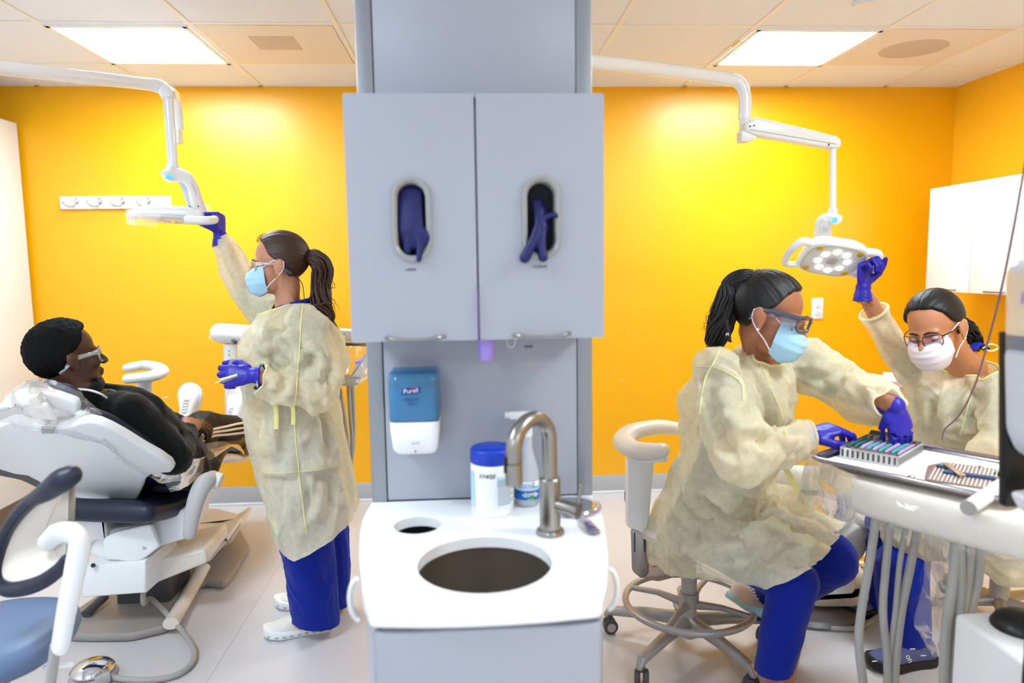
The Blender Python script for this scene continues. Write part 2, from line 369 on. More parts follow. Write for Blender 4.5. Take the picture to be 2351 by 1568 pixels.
panel_light(6, 4, 'lit ceiling panel nearer the camera on the right side')
panel_light(1, 8, 'lit ceiling panel behind the camera on the left side')
panel_light(6, 8, 'lit ceiling panel behind the camera on the right side')


def vent(c, r, round_neck, label):
    x, y = GX0 + (c + .5) * TILE, GY1 - (r + .5) * TILE
    m = bpy.data.materials.new('perforated_metal' + ('_round' if round_neck else '')); m.use_nodes = True; N = m.node_tree.nodes; L = m.node_tree.links; bs = N['Principled BSDF']; bs.inputs['Roughness'].default_value = .55
    tc = N.new('ShaderNodeTexCoord'); vo = N.new('ShaderNodeTexVoronoi'); vo.inputs['Scale'].default_value = 110; vo.inputs['Randomness'].default_value = 0; L.new(tc.outputs['Object'], vo.inputs['Vector'])
    lt = N.new('ShaderNodeMath'); lt.operation = 'LESS_THAN'; lt.inputs[1].default_value = .33; L.new(vo.outputs['Distance'], lt.inputs[0])
    mx = N.new('ShaderNodeMix'); mx.data_type = 'RGBA'; mx.inputs['A'].default_value = lin((.95, .92, .89)); mx.inputs['B'].default_value = lin((.74, .70, .67)); L.new(lt.outputs[0], mx.inputs['Factor']); L.new(mx.outputs['Result'], bs.inputs['Base Color'])
    t = thing('ceiling_vent', label, 'vent', (x, y, CEIL))
    p = obj('perforated_plate', MB().box((0, 0, 0), (TILE - .03, TILE - .03, .004)), m, t); p.matrix_parent_inverse = Matrix.Identity(4)
    n = MB()
    if round_neck: n.lathe([(.0005, -.0026), (.15, -.0026), (.155, -.002)], (x, y, CEIL), n=40)
    else: n.box((x - .01, y - .05, CEIL - .002), (.20, .20, .002))
    m2 = m.copy(); m2.name = m.name + '_neck'; m2.node_tree.nodes['Mix'].inputs['A'].default_value = lin((.86, .81, .77)); m2.node_tree.nodes['Mix'].inputs['B'].default_value = lin((.58, .53, .50))
    obj('neck_grille', n, m2, t)
vent(2, 0, False, 'perforated ceiling vent with a darker square grille, left of the column')
vent(7, 0, True, 'perforated ceiling vent with a round dark patch, near the right wall')
obj('paper_tag', MB().box((1.283, 3.41, CEIL - .003), (.008, .09, .002)), mat('tag_yellow', (.95, .75, .15), .6), label='small yellow tag on the ceiling grid beside the right light', cat='tag')
s = thing('sprinkler_cover', 'round white sprinkler cover plate on the ceiling at right', 'sprinkler', (1.605, 2.88, CEIL))
obj('plate', MB().lathe([(.001, -.014), (.036, -.014), (.040, -.010), (.040, -.006), (.030, 0)], (1.605, 2.88, CEIL), n=32), M_whitep, s)
obj('rim', MB().lathe([(.041, -.007), (.044, -.004), (.044, .002)], (1.605, 2.88, CEIL), n=32), M_tile, s)

# --- tall cupboard on the left, wall cupboard on the right
x1 = -2.487
t = thing('tall_cupboard', 'tall plain white cupboard standing at the left edge', 'cupboard', (-2.8, 2.6, 0))
obj('body', MB().box(((WALL_XL + x1) / 2 - .009, 2.45, 1.2), (x1 - WALL_XL - .026, 3.5, 2.066), bev=.003), M_white, t)
for k in range(4): obj('door', MB().box((x1 - .010, .7 + .875 * (k + .5), 1.2), (.020, .870, 2.062), bev=.002), M_white, t)
obj('plinth', MB().box((x1 - .10, 2.45, .083), (.04, 3.5, .166)), mat('brown_plinth', (.55, .47, .42), .6), t)
t = thing('wall_cupboard', 'white wall cupboard hung on the orange right wall', 'cupboard', (2.8, 3.2, 1.24))
obj('body', MB().box((2.785, 2.86, 1.519), (.33, 2.09, .568), bev=.002), M_white, t)
for k in range(6):
    d = obj('door', MB().box((2.608, 3.902 - .351 * (k + .5), 1.519), (.018, .348, .570), bev=.002), M_white, t)
    y = 3.902 - .351 * (k + .5) - .01
    h = MB().tube([(2.598, y - .07, 1.247), (2.588, y - .066, 1.245), (2.588, y + .066, 1.245), (2.598, y + .07, 1.247)], .004, 8)
    obj('handle', h, M_steel, d)

# --- coat hook rail, switch plate, scuffs
t = thing('hook_rail', 'white coat hook rail with four hooks on the yellow wall', 'hook rail', (-2.0, WALL_Y, 1.8))
pc = [A(140, 452, WALL_Y), A(393, 452, WALL_Y), A(395, 478, WALL_Y), A(141, 479, WALL_Y)]
zc = sum(p[2] for p in pc) / 4; xa, xb = pc[0][0], pc[1][0]
obj('board', MB().box(((xa + xb) / 2, WALL_Y - .009, zc), (xb - xa, .018, .070), bev=.003), M_white, t)
for px in (172, 226, 278, 337):
    x = A(px + 8, 466, WALL_Y)[0]; y = WALL_Y - .018
    h = MB(); h.ell((x, y - .003, zc + .008), (.013, .006, .022), nu=12, nv=8)
    h.tube(catmull([(x, y - .004, zc - .005), (x - .006, y - .03, zc - .024), (x - .03, y - .055, zc - .020), (x - .044, y - .06, zc + .004)], 5), .0042, 8); h.ell((x - .044, y - .06, zc + .005), .006, nu=10, nv=6)
    h.tube(catmull([(x, y - .004, zc + .004), (x + .004, y - .025, zc - .012), (x + .010, y - .03, zc - .002)], 5), .0042, 8); h.ell((x + .010, y - .03, zc), .0055, nu=10, nv=6)
    obj('hook', h, M_chrome, t)
for px in (147, 372):
    x = A(px, 466, WALL_Y)[0]; obj('screw', MB().ell((x, WALL_Y - .0185, zc), (.004, .002, .004), nu=10, nv=6), M_steel, t)
t = thing('switch_plate', 'white dimmer switch plate on the yellow wall by the seated woman', 'switch', (2.13, WALL_Y, 1.12))
obj('plate', MB().box((2.132, WALL_Y - .004, 1.12), (.072, .008, .128), bev=.003), M_whitep, t)
for dz in (.022, -.022):
    obj('rocker', MB().box((2.132, WALL_Y - .010, 1.12 + dz), (.030, .008, .030), bev=.003), M_white, t)
    obj('marking', MB().box((2.132, WALL_Y - .0145, 1.12 + dz), (.018, .001, .003)), M_grayp, t)
obj('screw', MB().ell((2.132, WALL_Y - .008, 1.168), (.004, .002, .004), nu=10, nv=6), M_steel, t)
sc = MB()
for px, py, w, h in ((380, 912, .035, .006), (481, 775, .006, .014), (1512, 882, .004, .006), (1430, 873, .007, .007), (1412, 854, .005, .005), (1540, 852, .005, .004)):
    p = A(px, py, WALL_Y - .0005); sc.box(p, (w, .001, h))
obj('paint_chip', sc, mat('chipped_paint', (.97, .90, .80), .8), bpy.data.objects['wall_back'], kind='stuff')
# ================================================================== CENTRAL WASH STATION
def plate(pts, holes, n, th, mb=None):          # flat plate with openings
    mb = mb or MB(); bm = bmesh.new(); n = np.array(n, float); es = []; loops = []
    for lp in [pts] + holes:
        vs = [bm.verts.new(Vector(p)) for p in lp]; loops.append(vs)
        es += [bm.edges.new((vs[i], vs[(i + 1) % len(vs)])) for i in range(len(vs))]
    bmesh.ops.triangle_fill(bm, use_beauty=True, use_dissolve=False, edges=es)
    fs = bm.faces[:]; off = {}
    for lp in loops:
        for v in lp: off[v] = bm.verts.new(v.co + Vector(n * th))
    for f in fs: bm.faces.new([off[v] for v in f.verts][::-1])
    for lp in loops:
        for i in range(len(lp)): a, b = lp[i], lp[(i + 1) % len(lp)]; bm.faces.new((a, b, off[b], off[a]))
    bmesh.ops.recalc_face_normals(bm, faces=bm.faces); return mb.bm(bm)
def stadium(cx, cz, w, h, y, n=12):
    r = w / 2; out = []
    for k in range(n + 1): a = math.pi * k / n; out.append((cx + r * math.cos(a), y, cz + h / 2 - r + r * math.sin(a)))
    for k in range(n + 1): a = math.pi + math.pi * k / n; out.append((cx + r * math.cos(a), y, cz - h / 2 + r + r * math.sin(a)))
    return out
CT = .85
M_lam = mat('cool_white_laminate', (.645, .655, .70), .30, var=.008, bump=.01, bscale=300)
M_solid = mat('white_solid_surface', (.97, .97, .975), .22)
CXa, CXb, CY = -.243, .291, 1.67
t = thing('service_column', 'white service column rising from counter to ceiling with aluminium edges', 'column', (.024, 1.9, 0))
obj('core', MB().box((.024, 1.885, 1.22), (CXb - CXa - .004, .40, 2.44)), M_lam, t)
for x in (CXa + .018, CXb - .018): obj('edge_profile', MB().box((x, CY + .015, 1.645), (.036, .034, 1.59), bev=.002), M_alu, t)
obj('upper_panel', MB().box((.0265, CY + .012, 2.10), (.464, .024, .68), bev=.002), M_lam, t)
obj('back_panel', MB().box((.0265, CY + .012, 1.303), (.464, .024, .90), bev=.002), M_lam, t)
obj('shadow_gap', MB().box((CXa + .037, CY + .0135, 1.645), (.0030, .027, 1.59)), M_black, t)
obj('shadow_gap', MB().box((CXb - .037, CY + .0135, 1.645), (.0014, .027, 1.59)), M_dgray, t)

# --- hanging cupboard with two glove doors
UX0, UX1, UXm, UZ0, UZ1, UY = -.2485, .287, .019, 1.2545, 1.763, 1.5
cb = thing('glove_cupboard', 'white two-door hanging cupboard with oval glove openings on the column', 'cupboard', (.02, 1.58, 1.5))
bx = MB(); d0 = UY + .019; d1 = CY
bx.box((UX0 + .012, (d0 + d1) / 2, 1.509), (.018, d1 - d0, .500)); bx.box((UX1 - .012, (d0 + d1) / 2, 1.509), (.018, d1 - d0, .500))
bx.box((.019, (d0 + d1) / 2, 1.750), (.52, d1 - d0, .018)); bx.box((.019, (d0 + d1) / 2, 1.268), (.52, d1 - d0, .018)); bx.box((.019, d1 - .006, 1.509), (.52, .010, .50)); bx.box((.019, (d0 + d1) / 2, 1.509), (.018, d1 - d0, .50))
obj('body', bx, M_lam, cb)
M_rim = mat('pearl_gray_rim', (.60, .60, .59), .35)
M_dark = mat('dark_interior', (.012, .012, .03), .8)
M_gdark = mat('deep_blue_nitrile', (.015, .03, .34), .5, bump=.2, bscale=60)
HOLES = []
for k, (xa, xb, px, py, word) in enumerate(((UX0, UXm - .0022, 945, 504, 'LARGE'), (UXm + .0022, UX1, 1243, 500, 'X-LARGE'))):
    c = A(px, py, UY); cx, cz = c[0], c[2]
    pts = [(xa, UY, UZ0), (xb, UY, UZ0), (xb, UY, UZ1), (xa, UY, UZ1)]
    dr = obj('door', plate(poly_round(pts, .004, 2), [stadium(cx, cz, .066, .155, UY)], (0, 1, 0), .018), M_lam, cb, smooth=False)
    rm = MB(); n = 26
    prof = ((.083, .176, -.0008), (.081, .174, -.006), (.070, .163, -.007), (.060, .150, -.002), (.055, .145, .022))
    rm.rings([stadium(cx, cz, w, h, UY + dy) for w, h, dy in prof], cap=False)
    obj('opening_rim', rm, M_rim, dr)
    obj('glove_box', MB().box((cx, UY + .075, cz), (.125, .10, .24)), M_dark, cb)
    text(word, .0075, (A(px - 2 if k == 0 else px - 3, 619 if k == 0 else 612, UY)[0], UY - .0004, A(px, 619 if k == 0 else 612, UY)[2]), R_FRONT, M_ink, 'lettering', dr)
    HOLES.append((cx, cz))
for d, (x0, x1, py) in zip([o for o in cb.children if o.name.startswith('door')], ((884, 1020, 779), (1180, 1311, 772))):
    a, b = A(x0, py, UY - .022), A(x1, py - 2, UY - .022); w = b[0] - a[0]
    h = MB().tube(catmull([(a[0], UY - .002, a[2] + .001), (a[0] + .014, UY - .018, a[2]), (a[0] + w * .3, UY - .022, a[2] - .002), (a[0] + w * .7, UY - .022, a[2] - .002), (b[0] - .014, UY - .018, a[2] + .001), (b[0], UY - .002, a[2] + .002)], 5), [.0042, .0048, .0032, .0032, .0048, .0042], 8)
    obj('handle', h, mat('satin_nickel', (.58, .57, .56), .38, metal=.7), d)
# gloves hanging out of the two openings
cx, cz = HOLES[0]
g = MB(); g.tube(catmull([(cx - .002, UY + .018, cz + .060), (cx - .003, UY + .008, cz + .02), (cx - .002, UY + .003, cz - .022), (cx - .004, UY + .006, cz - .055)], 5), [.026, .027, .027, .018], 14, flat=.4, ends=True)
g.tube(catmull([(cx + .006, UY + .004, cz - .015), (cx + .016, UY - .002, cz - .048), (cx + .013, UY - .008, cz - .083)], 5), [.012, .009, .006], 10, ends=True)
g.tube(catmull([(cx + .012, UY + .002, cz - .015), (cx + .029, UY - .004, cz - .035), (cx + .026, UY + .004, cz - .055)], 5), [.010, .009, .008], 10, ends=True)
g.tube(catmull([(cx - .006, UY + .006, cz - .02), (cx - .010, UY + .004, cz - .062)], 5), [.012, .010], 10, ends=True)
me = blob(g, .0022, 3); me.materials.append(M_gdark); finish('nitrile_glove', me, None, 'blue glove filling the left oval opening, marked LARGE', 'glove', ang=180)
cx, cz = HOLES[1]
g = MB(); g.tube(catmull([(cx - .004, UY + .022, cz + .035), (cx + .001, UY + .010, cz + .005), (cx + .001, UY + .006, cz - .025)], 5), [.016, .017, .018], 14, flat=.5, ends=True)
g.tube(catmull([(cx - .004, UY + .004, cz - .010), (cx - .018, UY - .006, cz - .048), (cx - .037, UY - .012, cz - .083)], 5), [.010, .0105, .0115], 12, ends=True)
g.tube(catmull([(cx + .002, UY + .004, cz - .015), (cx - .001, UY - .004, cz - .055), (cx + .002, UY - .008, cz - .082)], 5), [.011, .010, .0105], 12, ends=True)
g.tube(catmull([(cx + .006, UY + .004, cz - .000), (cx + .024, UY - .002, cz + .006), (cx + .032, UY - .004, cz + .003)], 5), [.007, .006, .005], 10, ends=True)
me = blob(g, .0022, 3); me.materials.append(M_gdark); finish('nitrile_glove', me, None, 'blue glove with two fingers drooping from the right oval opening, marked X-LARGE', 'glove', ang=180)

# --- purple cup, mask loop, sign under the cupboard
p = A(1117, 800, 1.56); ztop, zbot = A(1117, 770, 1.56)[2], A(1117, 826, 1.56)[2]
t = thing('plastic_cup', 'small purple plastic cup hanging under the cupboard on a strap', 'cup', (p[0], 1.56, zbot))
M_pur = mat('purple_plastic', (.66, .56, .90), .4)
obj('cup', MB().lathe([(.0005, 0), (.0165, 0), (.0175, .003), (.0215, ztop - zbot + .006), (.0225, ztop - zbot + .008), (.0205, ztop - zbot + .008), (.016, .004), (.0005, .004)], (p[0], 1.56, zbot), n=28), M_pur, t)
q = A(1097, 790, 1.50)
obj('strap', MB().tube([(UXm - .0005, UY - .004, 1.365), (UXm - .0005, UY - .0035, UZ0), (p[0] - .016, 1.545, UZ0 - .004), (p[0] - .019, 1.556, ztop - .002)], .0018, 8), mat('purple_strap', (.40, .25, .50), .6), t)
p = A(1173, 788, 1.60)
obj('ear_loop', MB().tube([(p[0] + .010 * math.cos(a), 1.60, p[2] + .016 * math.sin(a) + .006) for a in np.linspace(math.pi * .85, math.pi * 2.15, 20)], .0013, 8), M_maskw, label='white elastic mask loop hanging below the glove cupboard', cat='mask')
p = A(1214, 796, CY); text('MASK', .0085, (p[0], CY - .0004, p[2]), R_FRONT, M_ink, 'lettering', bpy.data.objects['service_column'])

# --- counter, sink, waste hole, base cupboard
U = lambda pts: [FL(x, y, CT) for x, y in pts]
edge = [(-.243, 1.668), (-.249, 1.56), (-.240, 1.46), (-.222, 1.33), (-.190, 1.17), (-.170, 1.112), (-.08, 1.100), (.016, 1.097), (.11, 1.100), (.208, 1.112), (.228, 1.17), (.257, 1.30), (.281, 1.46), (.291, 1.56), (.290, 1.668)]
def ovl(cx, cy, rx, ry, n=40, z=CT): return [(cx + rx * math.cos(a), cy + ry * math.sin(a), z) for a in np.linspace(0, 2 * math.pi, n, endpoint=False)]
SKX, SKY, SKR = .019, 1.296, .128
WX, WY, WR = -.123, 1.507, .052
ct = obj('countertop', plate(poly_round([(x, y, CT) for x, y in edge], [.004, .03, .03, .03, .03, .012, .03, .03, .03, .012, .03, .03, .03, .03, .004], 3), [ovl(SKX, SKY, SKR, SKR), ovl(WX, WY, WR, WR, 32)], (0, 0, -1), .022), M_solid, smooth=True, ang=30,
          label='white curved countertop of the wash station with round openings', cat='counter')
t = thing('sink', 'round brushed steel sink bowl set under the white counter', 'sink', (SKX, SKY, .68))
r_ = SKR + .004
obj('bowl', MB().lathe([(r_ + .012, -.0225), (r_, -.0225), (r_ - .001, -.11), (r_ - .012, -.145), (r_ - .035, -.157), (.03, -.160), (.0225, -.165)], (SKX, SKY, CT), n=56), M_sink, t)
obj('drain', MB().lathe([(.0005, -.172), (.012, -.172), (.018, -.166), (.024, -.159), (.0285, -.1585), (.029, -.161)], (SKX, SKY, CT), n=28), M_chrome, t)
t = thing('waste_bin', 'dark waste chute below the small round counter opening', 'bin', (WX, WY, .5))
obj('chute', MB().lathe([(WR + .010, -.0225), (WR + .002, -.0225), (WR + .002, -.12), (WR - .002, -.30), (.001, -.30)], (WX, WY, CT), n=36), M_black, t)
obj('liner', MB().lathe([(.034, -.060), (.028, -.10), (.001, -.105)], (WX + .014, WY - .010, CT), n=20), mat('gray_liner', (.32, .34, .33), .5), t)
bs = thing('base_cupboard', 'white base cupboard under the countertop', 'cupboard', (.02, 1.38, 0))
bx = MB(); bx.slab([(x * .96, y + .012 if y < 1.2 else y, .06) for x, y in edge], (0, 0, 1), .05, 0)
obs = [(x * .965 + (.0007), max(y + .010, 1.125), 0) for x, y in edge]
side = MB(); side.rings([[(x, y, z) for x, y, _ in obs] for z in (.10, CT - .0225)], cap=False)
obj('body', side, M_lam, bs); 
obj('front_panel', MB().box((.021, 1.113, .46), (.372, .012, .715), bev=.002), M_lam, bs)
for x in (-.166, .208): obj('edge_profile', MB().box((x + (.004 if x < 0 else -.004), 1.122, .46), (.012, .012, .715), bev=.002), M_alu, bs)
obj('plinth', MB().box((.02, 1.40, .05), (.34, .50, .10)), M_dgray, bs)
for s_, (px, py) in ((-1, (826, 1355)), (1, (1397, 1332))):
    c = A(px, py, 1.28); c[0] = -.217 if s_ < 0 else .253; cz = .795
    obj('towel_ring', MB().tube([(c[0] + s_ * .017 * math.sin(a), 1.28 + .0 * s_, cz - .04 * math.cos(a)) for a in np.linspace(0, math.pi, 20)], .005, 8), M_whitep,
        label='white curved towel hook on the ' + ('left' if s_ < 0 else 'right') + ' side of the wash station', cat='hook')

# --- faucet
fx, fy = .160, 1.432
t = thing('faucet', 'brushed steel gooseneck faucet with side lever behind the sink', 'faucet', (fx, fy, CT))
obj('body', MB().lathe([(.030, .0005), (.030, .006), (.0275, .010), (.0220, .0105), (.0222, .118), (.0205, .120), (.014, .121)], (fx, fy, CT), n=36), M_steel, t)
e = A(1180, 1112, fy - .09); r0 = .0155
top = A(1222, 962, fy - .045)[2]; nz = A(1270, 1010, fy)[2]
path = [(fx, fy, CT + .118), (fx, fy, CT + .16), (fx, fy, nz)]
cxm = np.array([(fx + e[0]) / 2, fy - .045, nz])
for a in np.linspace(0, math.pi, 18)[1:]:
    k = (1 - math.cos(a)) / 2
    path.append((fx + (e[0] - fx) * k, fy - .09 * k, nz + (top - nz) * math.sin(a)))
path.append((e[0], fy - .09, nz - .02))
obj('spout', MB().tube(path, r0, 20), M_steel, t)
hd = obj('spray_head', MB().lathe([(.0155, nz - .022), (.0165, nz - .026), (.0170, e[2] + .03), (.0165, e[2]), (.012, e[2] - .001), (.001, e[2] + .004)], (e[0], fy - .09, 0), n=28), M_steel, t)
obj('spray_button', MB().box((e[0] - .0165, fy - .094, e[2] + .040), (.006, .010, .032), bev=.002), M_black, hd)
lv = MB(); a0 = np.array([fx + .014, fy - .008, CT + .064]); ad = nrm((.80, -.55, -.12)); a1 = a0 + ad * .050
lv.tube([a0, a0 + ad * .040], .0155, 20); lv.tube([a0 + ad * .041, a1], [.0175, .0175], 20, ends=False)
lo = obj('lever_hub', lv, M_steel, t)
obj('lever', MB().tube([a0 + ad * .046, a0 + ad * .050 + v3(.004, -.002, .055)], [.0042, .0036], 10, ends=True), M_steel, lo)

# --- wipes canister, spray bottle, soap dispenser, hand mirror
bx_, by_ = .045, 1.485
p0 = FL(1133, 1192, CT); R_ = .0475; by_ = p0[1] + R_; bx_ = p0[0]
zt = A(1133, 1024, by_)[2]; zl = A(1133, 1070, by_ - R_)[2]
t = thing('wipes_canister', 'white wipes canister with a blue lid on the counter', 'canister', (bx_, by_, CT))
obj('tub', MB().lathe([(.0005, .0005), (R_ - .004, .0005), (R_, .006), (R_ + .001, zl - CT - .004), (R_ - .003, zl - CT)], (bx_, by_, CT), n=48), mat('white_tub', (.95, .95, .95), .35), t)
ld = MB(); nn = 96
for z, rr in ((zl - .002, R_), (zt - .004, R_ - .0005), (zt, R_ - .003)): ld_ = 0
ld.rings([[(bx_ + (rr + .0008 * (k % 2)) * math.cos(2 * math.pi * k / nn), by_ + (rr + .0008 * (k % 2)) * math.sin(2 * math.pi * k / nn), z) for k in range(nn)] for z, rr in ((zl - .002, R_ - .001), (zl + .001, R_ + .001), (zt - .005, R_ + .0005))], cap=False)
ld.lathe([(R_ + .0005, zt - .005), (R_ - .002, zt - .001), (R_ - .006, zt), (.0005, zt)], (bx_, by_, 0), n=48)
obj('lid', ld, mat('royal_blue_plastic', (.0, .22, .72), .4), t, ang=50)
obj('lid_flap', MB().box((bx_, by_ - .006, zt + .0012), (.05, .052, .0024), bev=.001), MATS['royal_blue_plastic'], t)
def wrap(mb_pts, R, c, z0): pass
def cyl_label(cx, cy, R, a0, a1, z0, z1, m, name, parent, n=16):
    mb = MB(); V = []; F = []
    for k in range(n + 1):
        a = a0 + (a1 - a0) * k / n
        V += [(cx + R * math.sin(a), cy - R * math.cos(a), z0), (cx + R * math.sin(a), cy - R * math.cos(a), z1)]
    for k in range(n): F.append((2 * k, 2 * k + 2, 2 * k + 3, 2 * k + 1))
    mb.add(V, F); return obj(name, mb, m, parent)
def on_cyl(s, size, cx, cy, R, ang, z, m, parent, shear=0.0, name='lettering', sx=1.0):
    me_o = text(s, size, (0, 0, 0), np.eye(3), m, name, parent, bend=R, shear=shear, sx=sx)
    P = co(me_o.data); c_, s_ = math.cos(ang), math.sin(ang)
    # local x across, y up, z out; front faces -Y
    X = P[:, 0]; Z = P[:, 2] + R
    Q = np.stack([cx + X * c_ + Z * s_, cy + X * s_ - Z * c_, z + P[:, 1]], 1); setco(me_o.data, Q); return me_o
H = zl - CT
lb = cyl_label(bx_, by_, R_ + .0014, .16, 1.35, CT + .022, CT + H * .80, mat('pale_blue_label', (.86, .92, .95), .5), 'label', t)
cyl_label(bx_, by_, R_ + .0017, .19, 1.3, CT + H * .60, CT + H * .77, mat('soft_blue_label', (.70, .83, .90), .5), 'label_band', lb)
ln = MB()
for i in range(13):
    z = CT + .030 + i * H * .038
    a1_ = .25 + (.95 if i % 3 else .7)
    for k in range(8):
        a = .22 + (a1_ - .22) * k / 8; b = .22 + (a1_ - .22) * (k + 1) / 8
        ln.add([(bx_ + (R_ + .0018) * math.sin(q), by_ - (R_ + .0018) * math.cos(q), zz) for q, zz in ((a, z), (b, z), (b, z + .0022), (a, z + .0022))], [(0, 1, 2, 3)])
obj('fine_print', ln, mat('gray_print', (.52, .53, .58), .6), lb, kind='stuff')
cyl_label(bx_, by_, R_ + .0014, -1.5, -.98, CT + .02, CT + H * .86, MATS['soft_blue_label'], 'label', t)
on_cyl('1/14/25', .013, bx_, by_, R_ + .0016, -.30, CT + H * .80, M_ink, t, shear=.35, name='handwriting')

bb = FL(1213, 1166, CT); Rb = .0285; cxb, cyb = bb[0], bb[1] + Rb
z = lambda py: A(1213, py, cyb)[2] - CT
t = thing('spray_bottle', 'clear surface cleaner spray bottle with a blue label, behind the faucet', 'bottle', (cxb, cyb, CT))
M_bot = mat('frosted_bottle', (.86, .88, .92), .15, trans=.35)
obj('bottle', MB().lathe([(.0005, .001), (Rb - .003, .001), (Rb, .005), (Rb, z(1100)), (Rb - .002, z(1075)), (.018, z(1045)), (.0135, z(1025)), (.0125, z(995))], (cxb, cyb, CT), n=36), M_bot, t)
M_trig = mat('pale_trigger', (.90, .90, .90), .4)
obj('collar', MB().lathe([(.0005, z(1000)), (.0145, z(1000)), (.0145, z(980)), (.011, z(975)), (.0005, z(975))], (cxb, cyb, CT), n=24), M_trig, t)
zz = CT + z(968)
tg = MB().box((cxb - .012, cyb, zz + .016), (.055, .018, .018), bev=.004); tg.box((cxb - .004, cyb, zz + .002), (.02, .016, .02), bev=.003)
obj('spray_head', tg, M_trig, t)
obj('nozzle', MB().cyl((cxb - .038, cyb, zz + .017), (cxb - .050, cyb, zz + .017), .008, .0075, 12), M_trig, t)
obj('trigger', MB().tube(catmull([(cxb - .018, cyb, zz + .008), (cxb - .026, cyb, zz - .012), (cxb - .036, cyb, zz - .030)], 4), [.005, .0045, .004], 8), M_trig, t)
M_lblw = mat('label_white', (.94, .94, .95), .5); M_lblb = mat('label_blue', (.02, .42, .74), .5); M_lbld = mat('label_deep_blue', (.02, .25, .56), .5); M_sky = mat('label_sky', (.42, .70, .90), .5)
lb = cyl_label(cxb, cyb, Rb + .0006, -1.5, 1.5, CT + .018, CT + z(1102) + .004, M_lblw, 'label', t, 24)
Hl = z(1102) + .004 - .018
cyl_label(cxb, cyb, Rb + .0010, -1.5, 1.5, CT + .018, CT + .018 + Hl * .46, M_lblb, 'label_band', lb, 24)
cyl_label(cxb, cyb, Rb + .0011, -1.5, 1.5, CT + .018 + Hl * .38, CT + .018 + Hl * .48, M_lbld, 'label_band', lb, 24)
cyl_label(cxb, cyb, Rb + .0010, -1.5, 1.5, CT + .018 + Hl * .48, CT + .018 + Hl * .56, M_sky, 'label_band', lb, 24)
on_cyl('pure', .0135, cxb, cyb, Rb + .0012, -.22, CT + .018 + Hl * .84, M_sky, lb)
dq = MB(); ca = .42
tear = [(.0, .0065), (.0030, .001), (.0042, -.002), (.003, -.0055), (0, -.0065), (-.003, -.0055), (-.0042, -.002), (-.0030, .001)]
dq.rings([[(cxb + (Rb + .0014) * math.sin(ca + u * f / Rb), cyb - (Rb + .0014) * math.cos(ca + u * f / Rb), CT + .018 + Hl * .845 + v * f) for u, v in tear] for f in (1, .6)], cap=False)
obj('drop_logo', dq, M_lbld, lb, smooth=False)
on_cyl('SURFACE CLEANER', .0062, cxb, cyb, Rb + .0012, .12, CT + .018 + Hl * .67, M_sky, lb)
for i, w_ in enumerate(('Family-Safe', 'Highly-Effective', 'Eco-Friendly')): on_cyl(w_, .0068, cxb, cyb, Rb + .0013, .22, CT + .018 + Hl * (.37 - .075 * i), M_whiteink, lb)
on_cyl('32 FL OZ', .004, cxb, cyb, Rb + .0013, .2, CT + .018 + Hl * .04, M_whiteink, lb)
gb = MB(); gb.lathe([(.0005, .0015), (.0052, .0015), (.0058, 0)], (cxb + (Rb + .001) * math.sin(.33), cyb - (Rb + .001) * math.cos(.33), CT + .018 + Hl * .155), Rcols((math.cos(.33), math.sin(.33), 0), (0, 0, 1), (math.sin(.33), -math.cos(.33), 0)), 20)
obj('green_badge', gb, mat('badge_green', (.25, .60, .20), .5), lb)

# soap dispenser on the column
sx0, sx1 = A(891, 900, 1.59)[0], A(1008, 900, 1.59)[0]; scx = (sx0 + sx1) / 2; sw = sx1 - sx0
zt, zm, zb = A(950, 853, 1.59)[2], A(950, 967, 1.59)[2], A(950, 1046, 1.59)[2]
t = thing('soap_dispenser', 'wall soap dispenser with a blue see-through tank above a white base', 'soap dispenser', (scx, 1.63, zb))
def rsq(w, d, z, r=.02, n=5): return poly_round([(scx - w / 2, CY - d, z), (scx + w / 2, CY - d, z), (scx + w / 2, CY - .001, z), (scx - w / 2, CY - .001, z)], [r, r, .003, .003], n)
M_tank = mat('blue_clear_tank', (.40, .74, .93), .12, trans=.7); M_soap = mat('blue_soap', (.13, .52, .78), .2, trans=.25)
obj('tank', MB().rings([rsq(sw * .90, .070, zt), rsq(sw * .97, .082, zt - .005), rsq(sw, .088, zt - .02), rsq(sw, .090, zm + .01), rsq(sw * .97, .088, zm)]), M_tank, t)
obj('soap', MB().rings([rsq(sw * .93, .075, zm + .002), rsq(sw * .93, .078, zm + (zt - zm) * .66)]), M_soap, t)
obj('cover', MB().rings([rsq(sw * .98, .090, zm - .001), rsq(sw * .98, .092, zm - .02), rsq(sw * .90, .088, zb + .015), rsq(sw * .80, .078, zb + .003), rsq(sw * .70, .066, zb)]), mat('white_gloss', (.95, .95, .96), .25), t)
yb = CY - .0905
bn = MB(); cxn = scx - .004; cz_ = zm + (zt - zm) * .62
bn.slab([(cxn - .022, yb, cz_ - .008), (cxn + .018, yb, cz_ - .004), (cxn + .020, yb, cz_ + .010), (cxn - .019, yb, cz_ + .006)], (0, -1, 0), .001, .0004, 1)
bo = obj('logo_banner', bn, mat('logo_blue', (.10, .12, .52), .5), t)
text('Purell', .0145, (cxn - .001, yb - .0012, cz_ + .001), R_FRONT @ np.array([[1, 0, 0], [.10, 1, 0], [0, 0, 1]]), M_whiteink, 'lettering', bo)
obj('logo_accent', MB().box((cxn + .004, yb - .0012, cz_ + .0078), (.012, .0006, .0022)), mat('logo_red', (.75, .10, .30), .5), bo)
text('HEALTHY', .0078, (cxn - .001, yb - .001, cz_ - .019), R_FRONT, M_lbld, 'lettering', t); text('SOAP', .0078, (cxn, yb - .001, cz_ - .0285), R_FRONT, M_lbld, 'lettering', t)
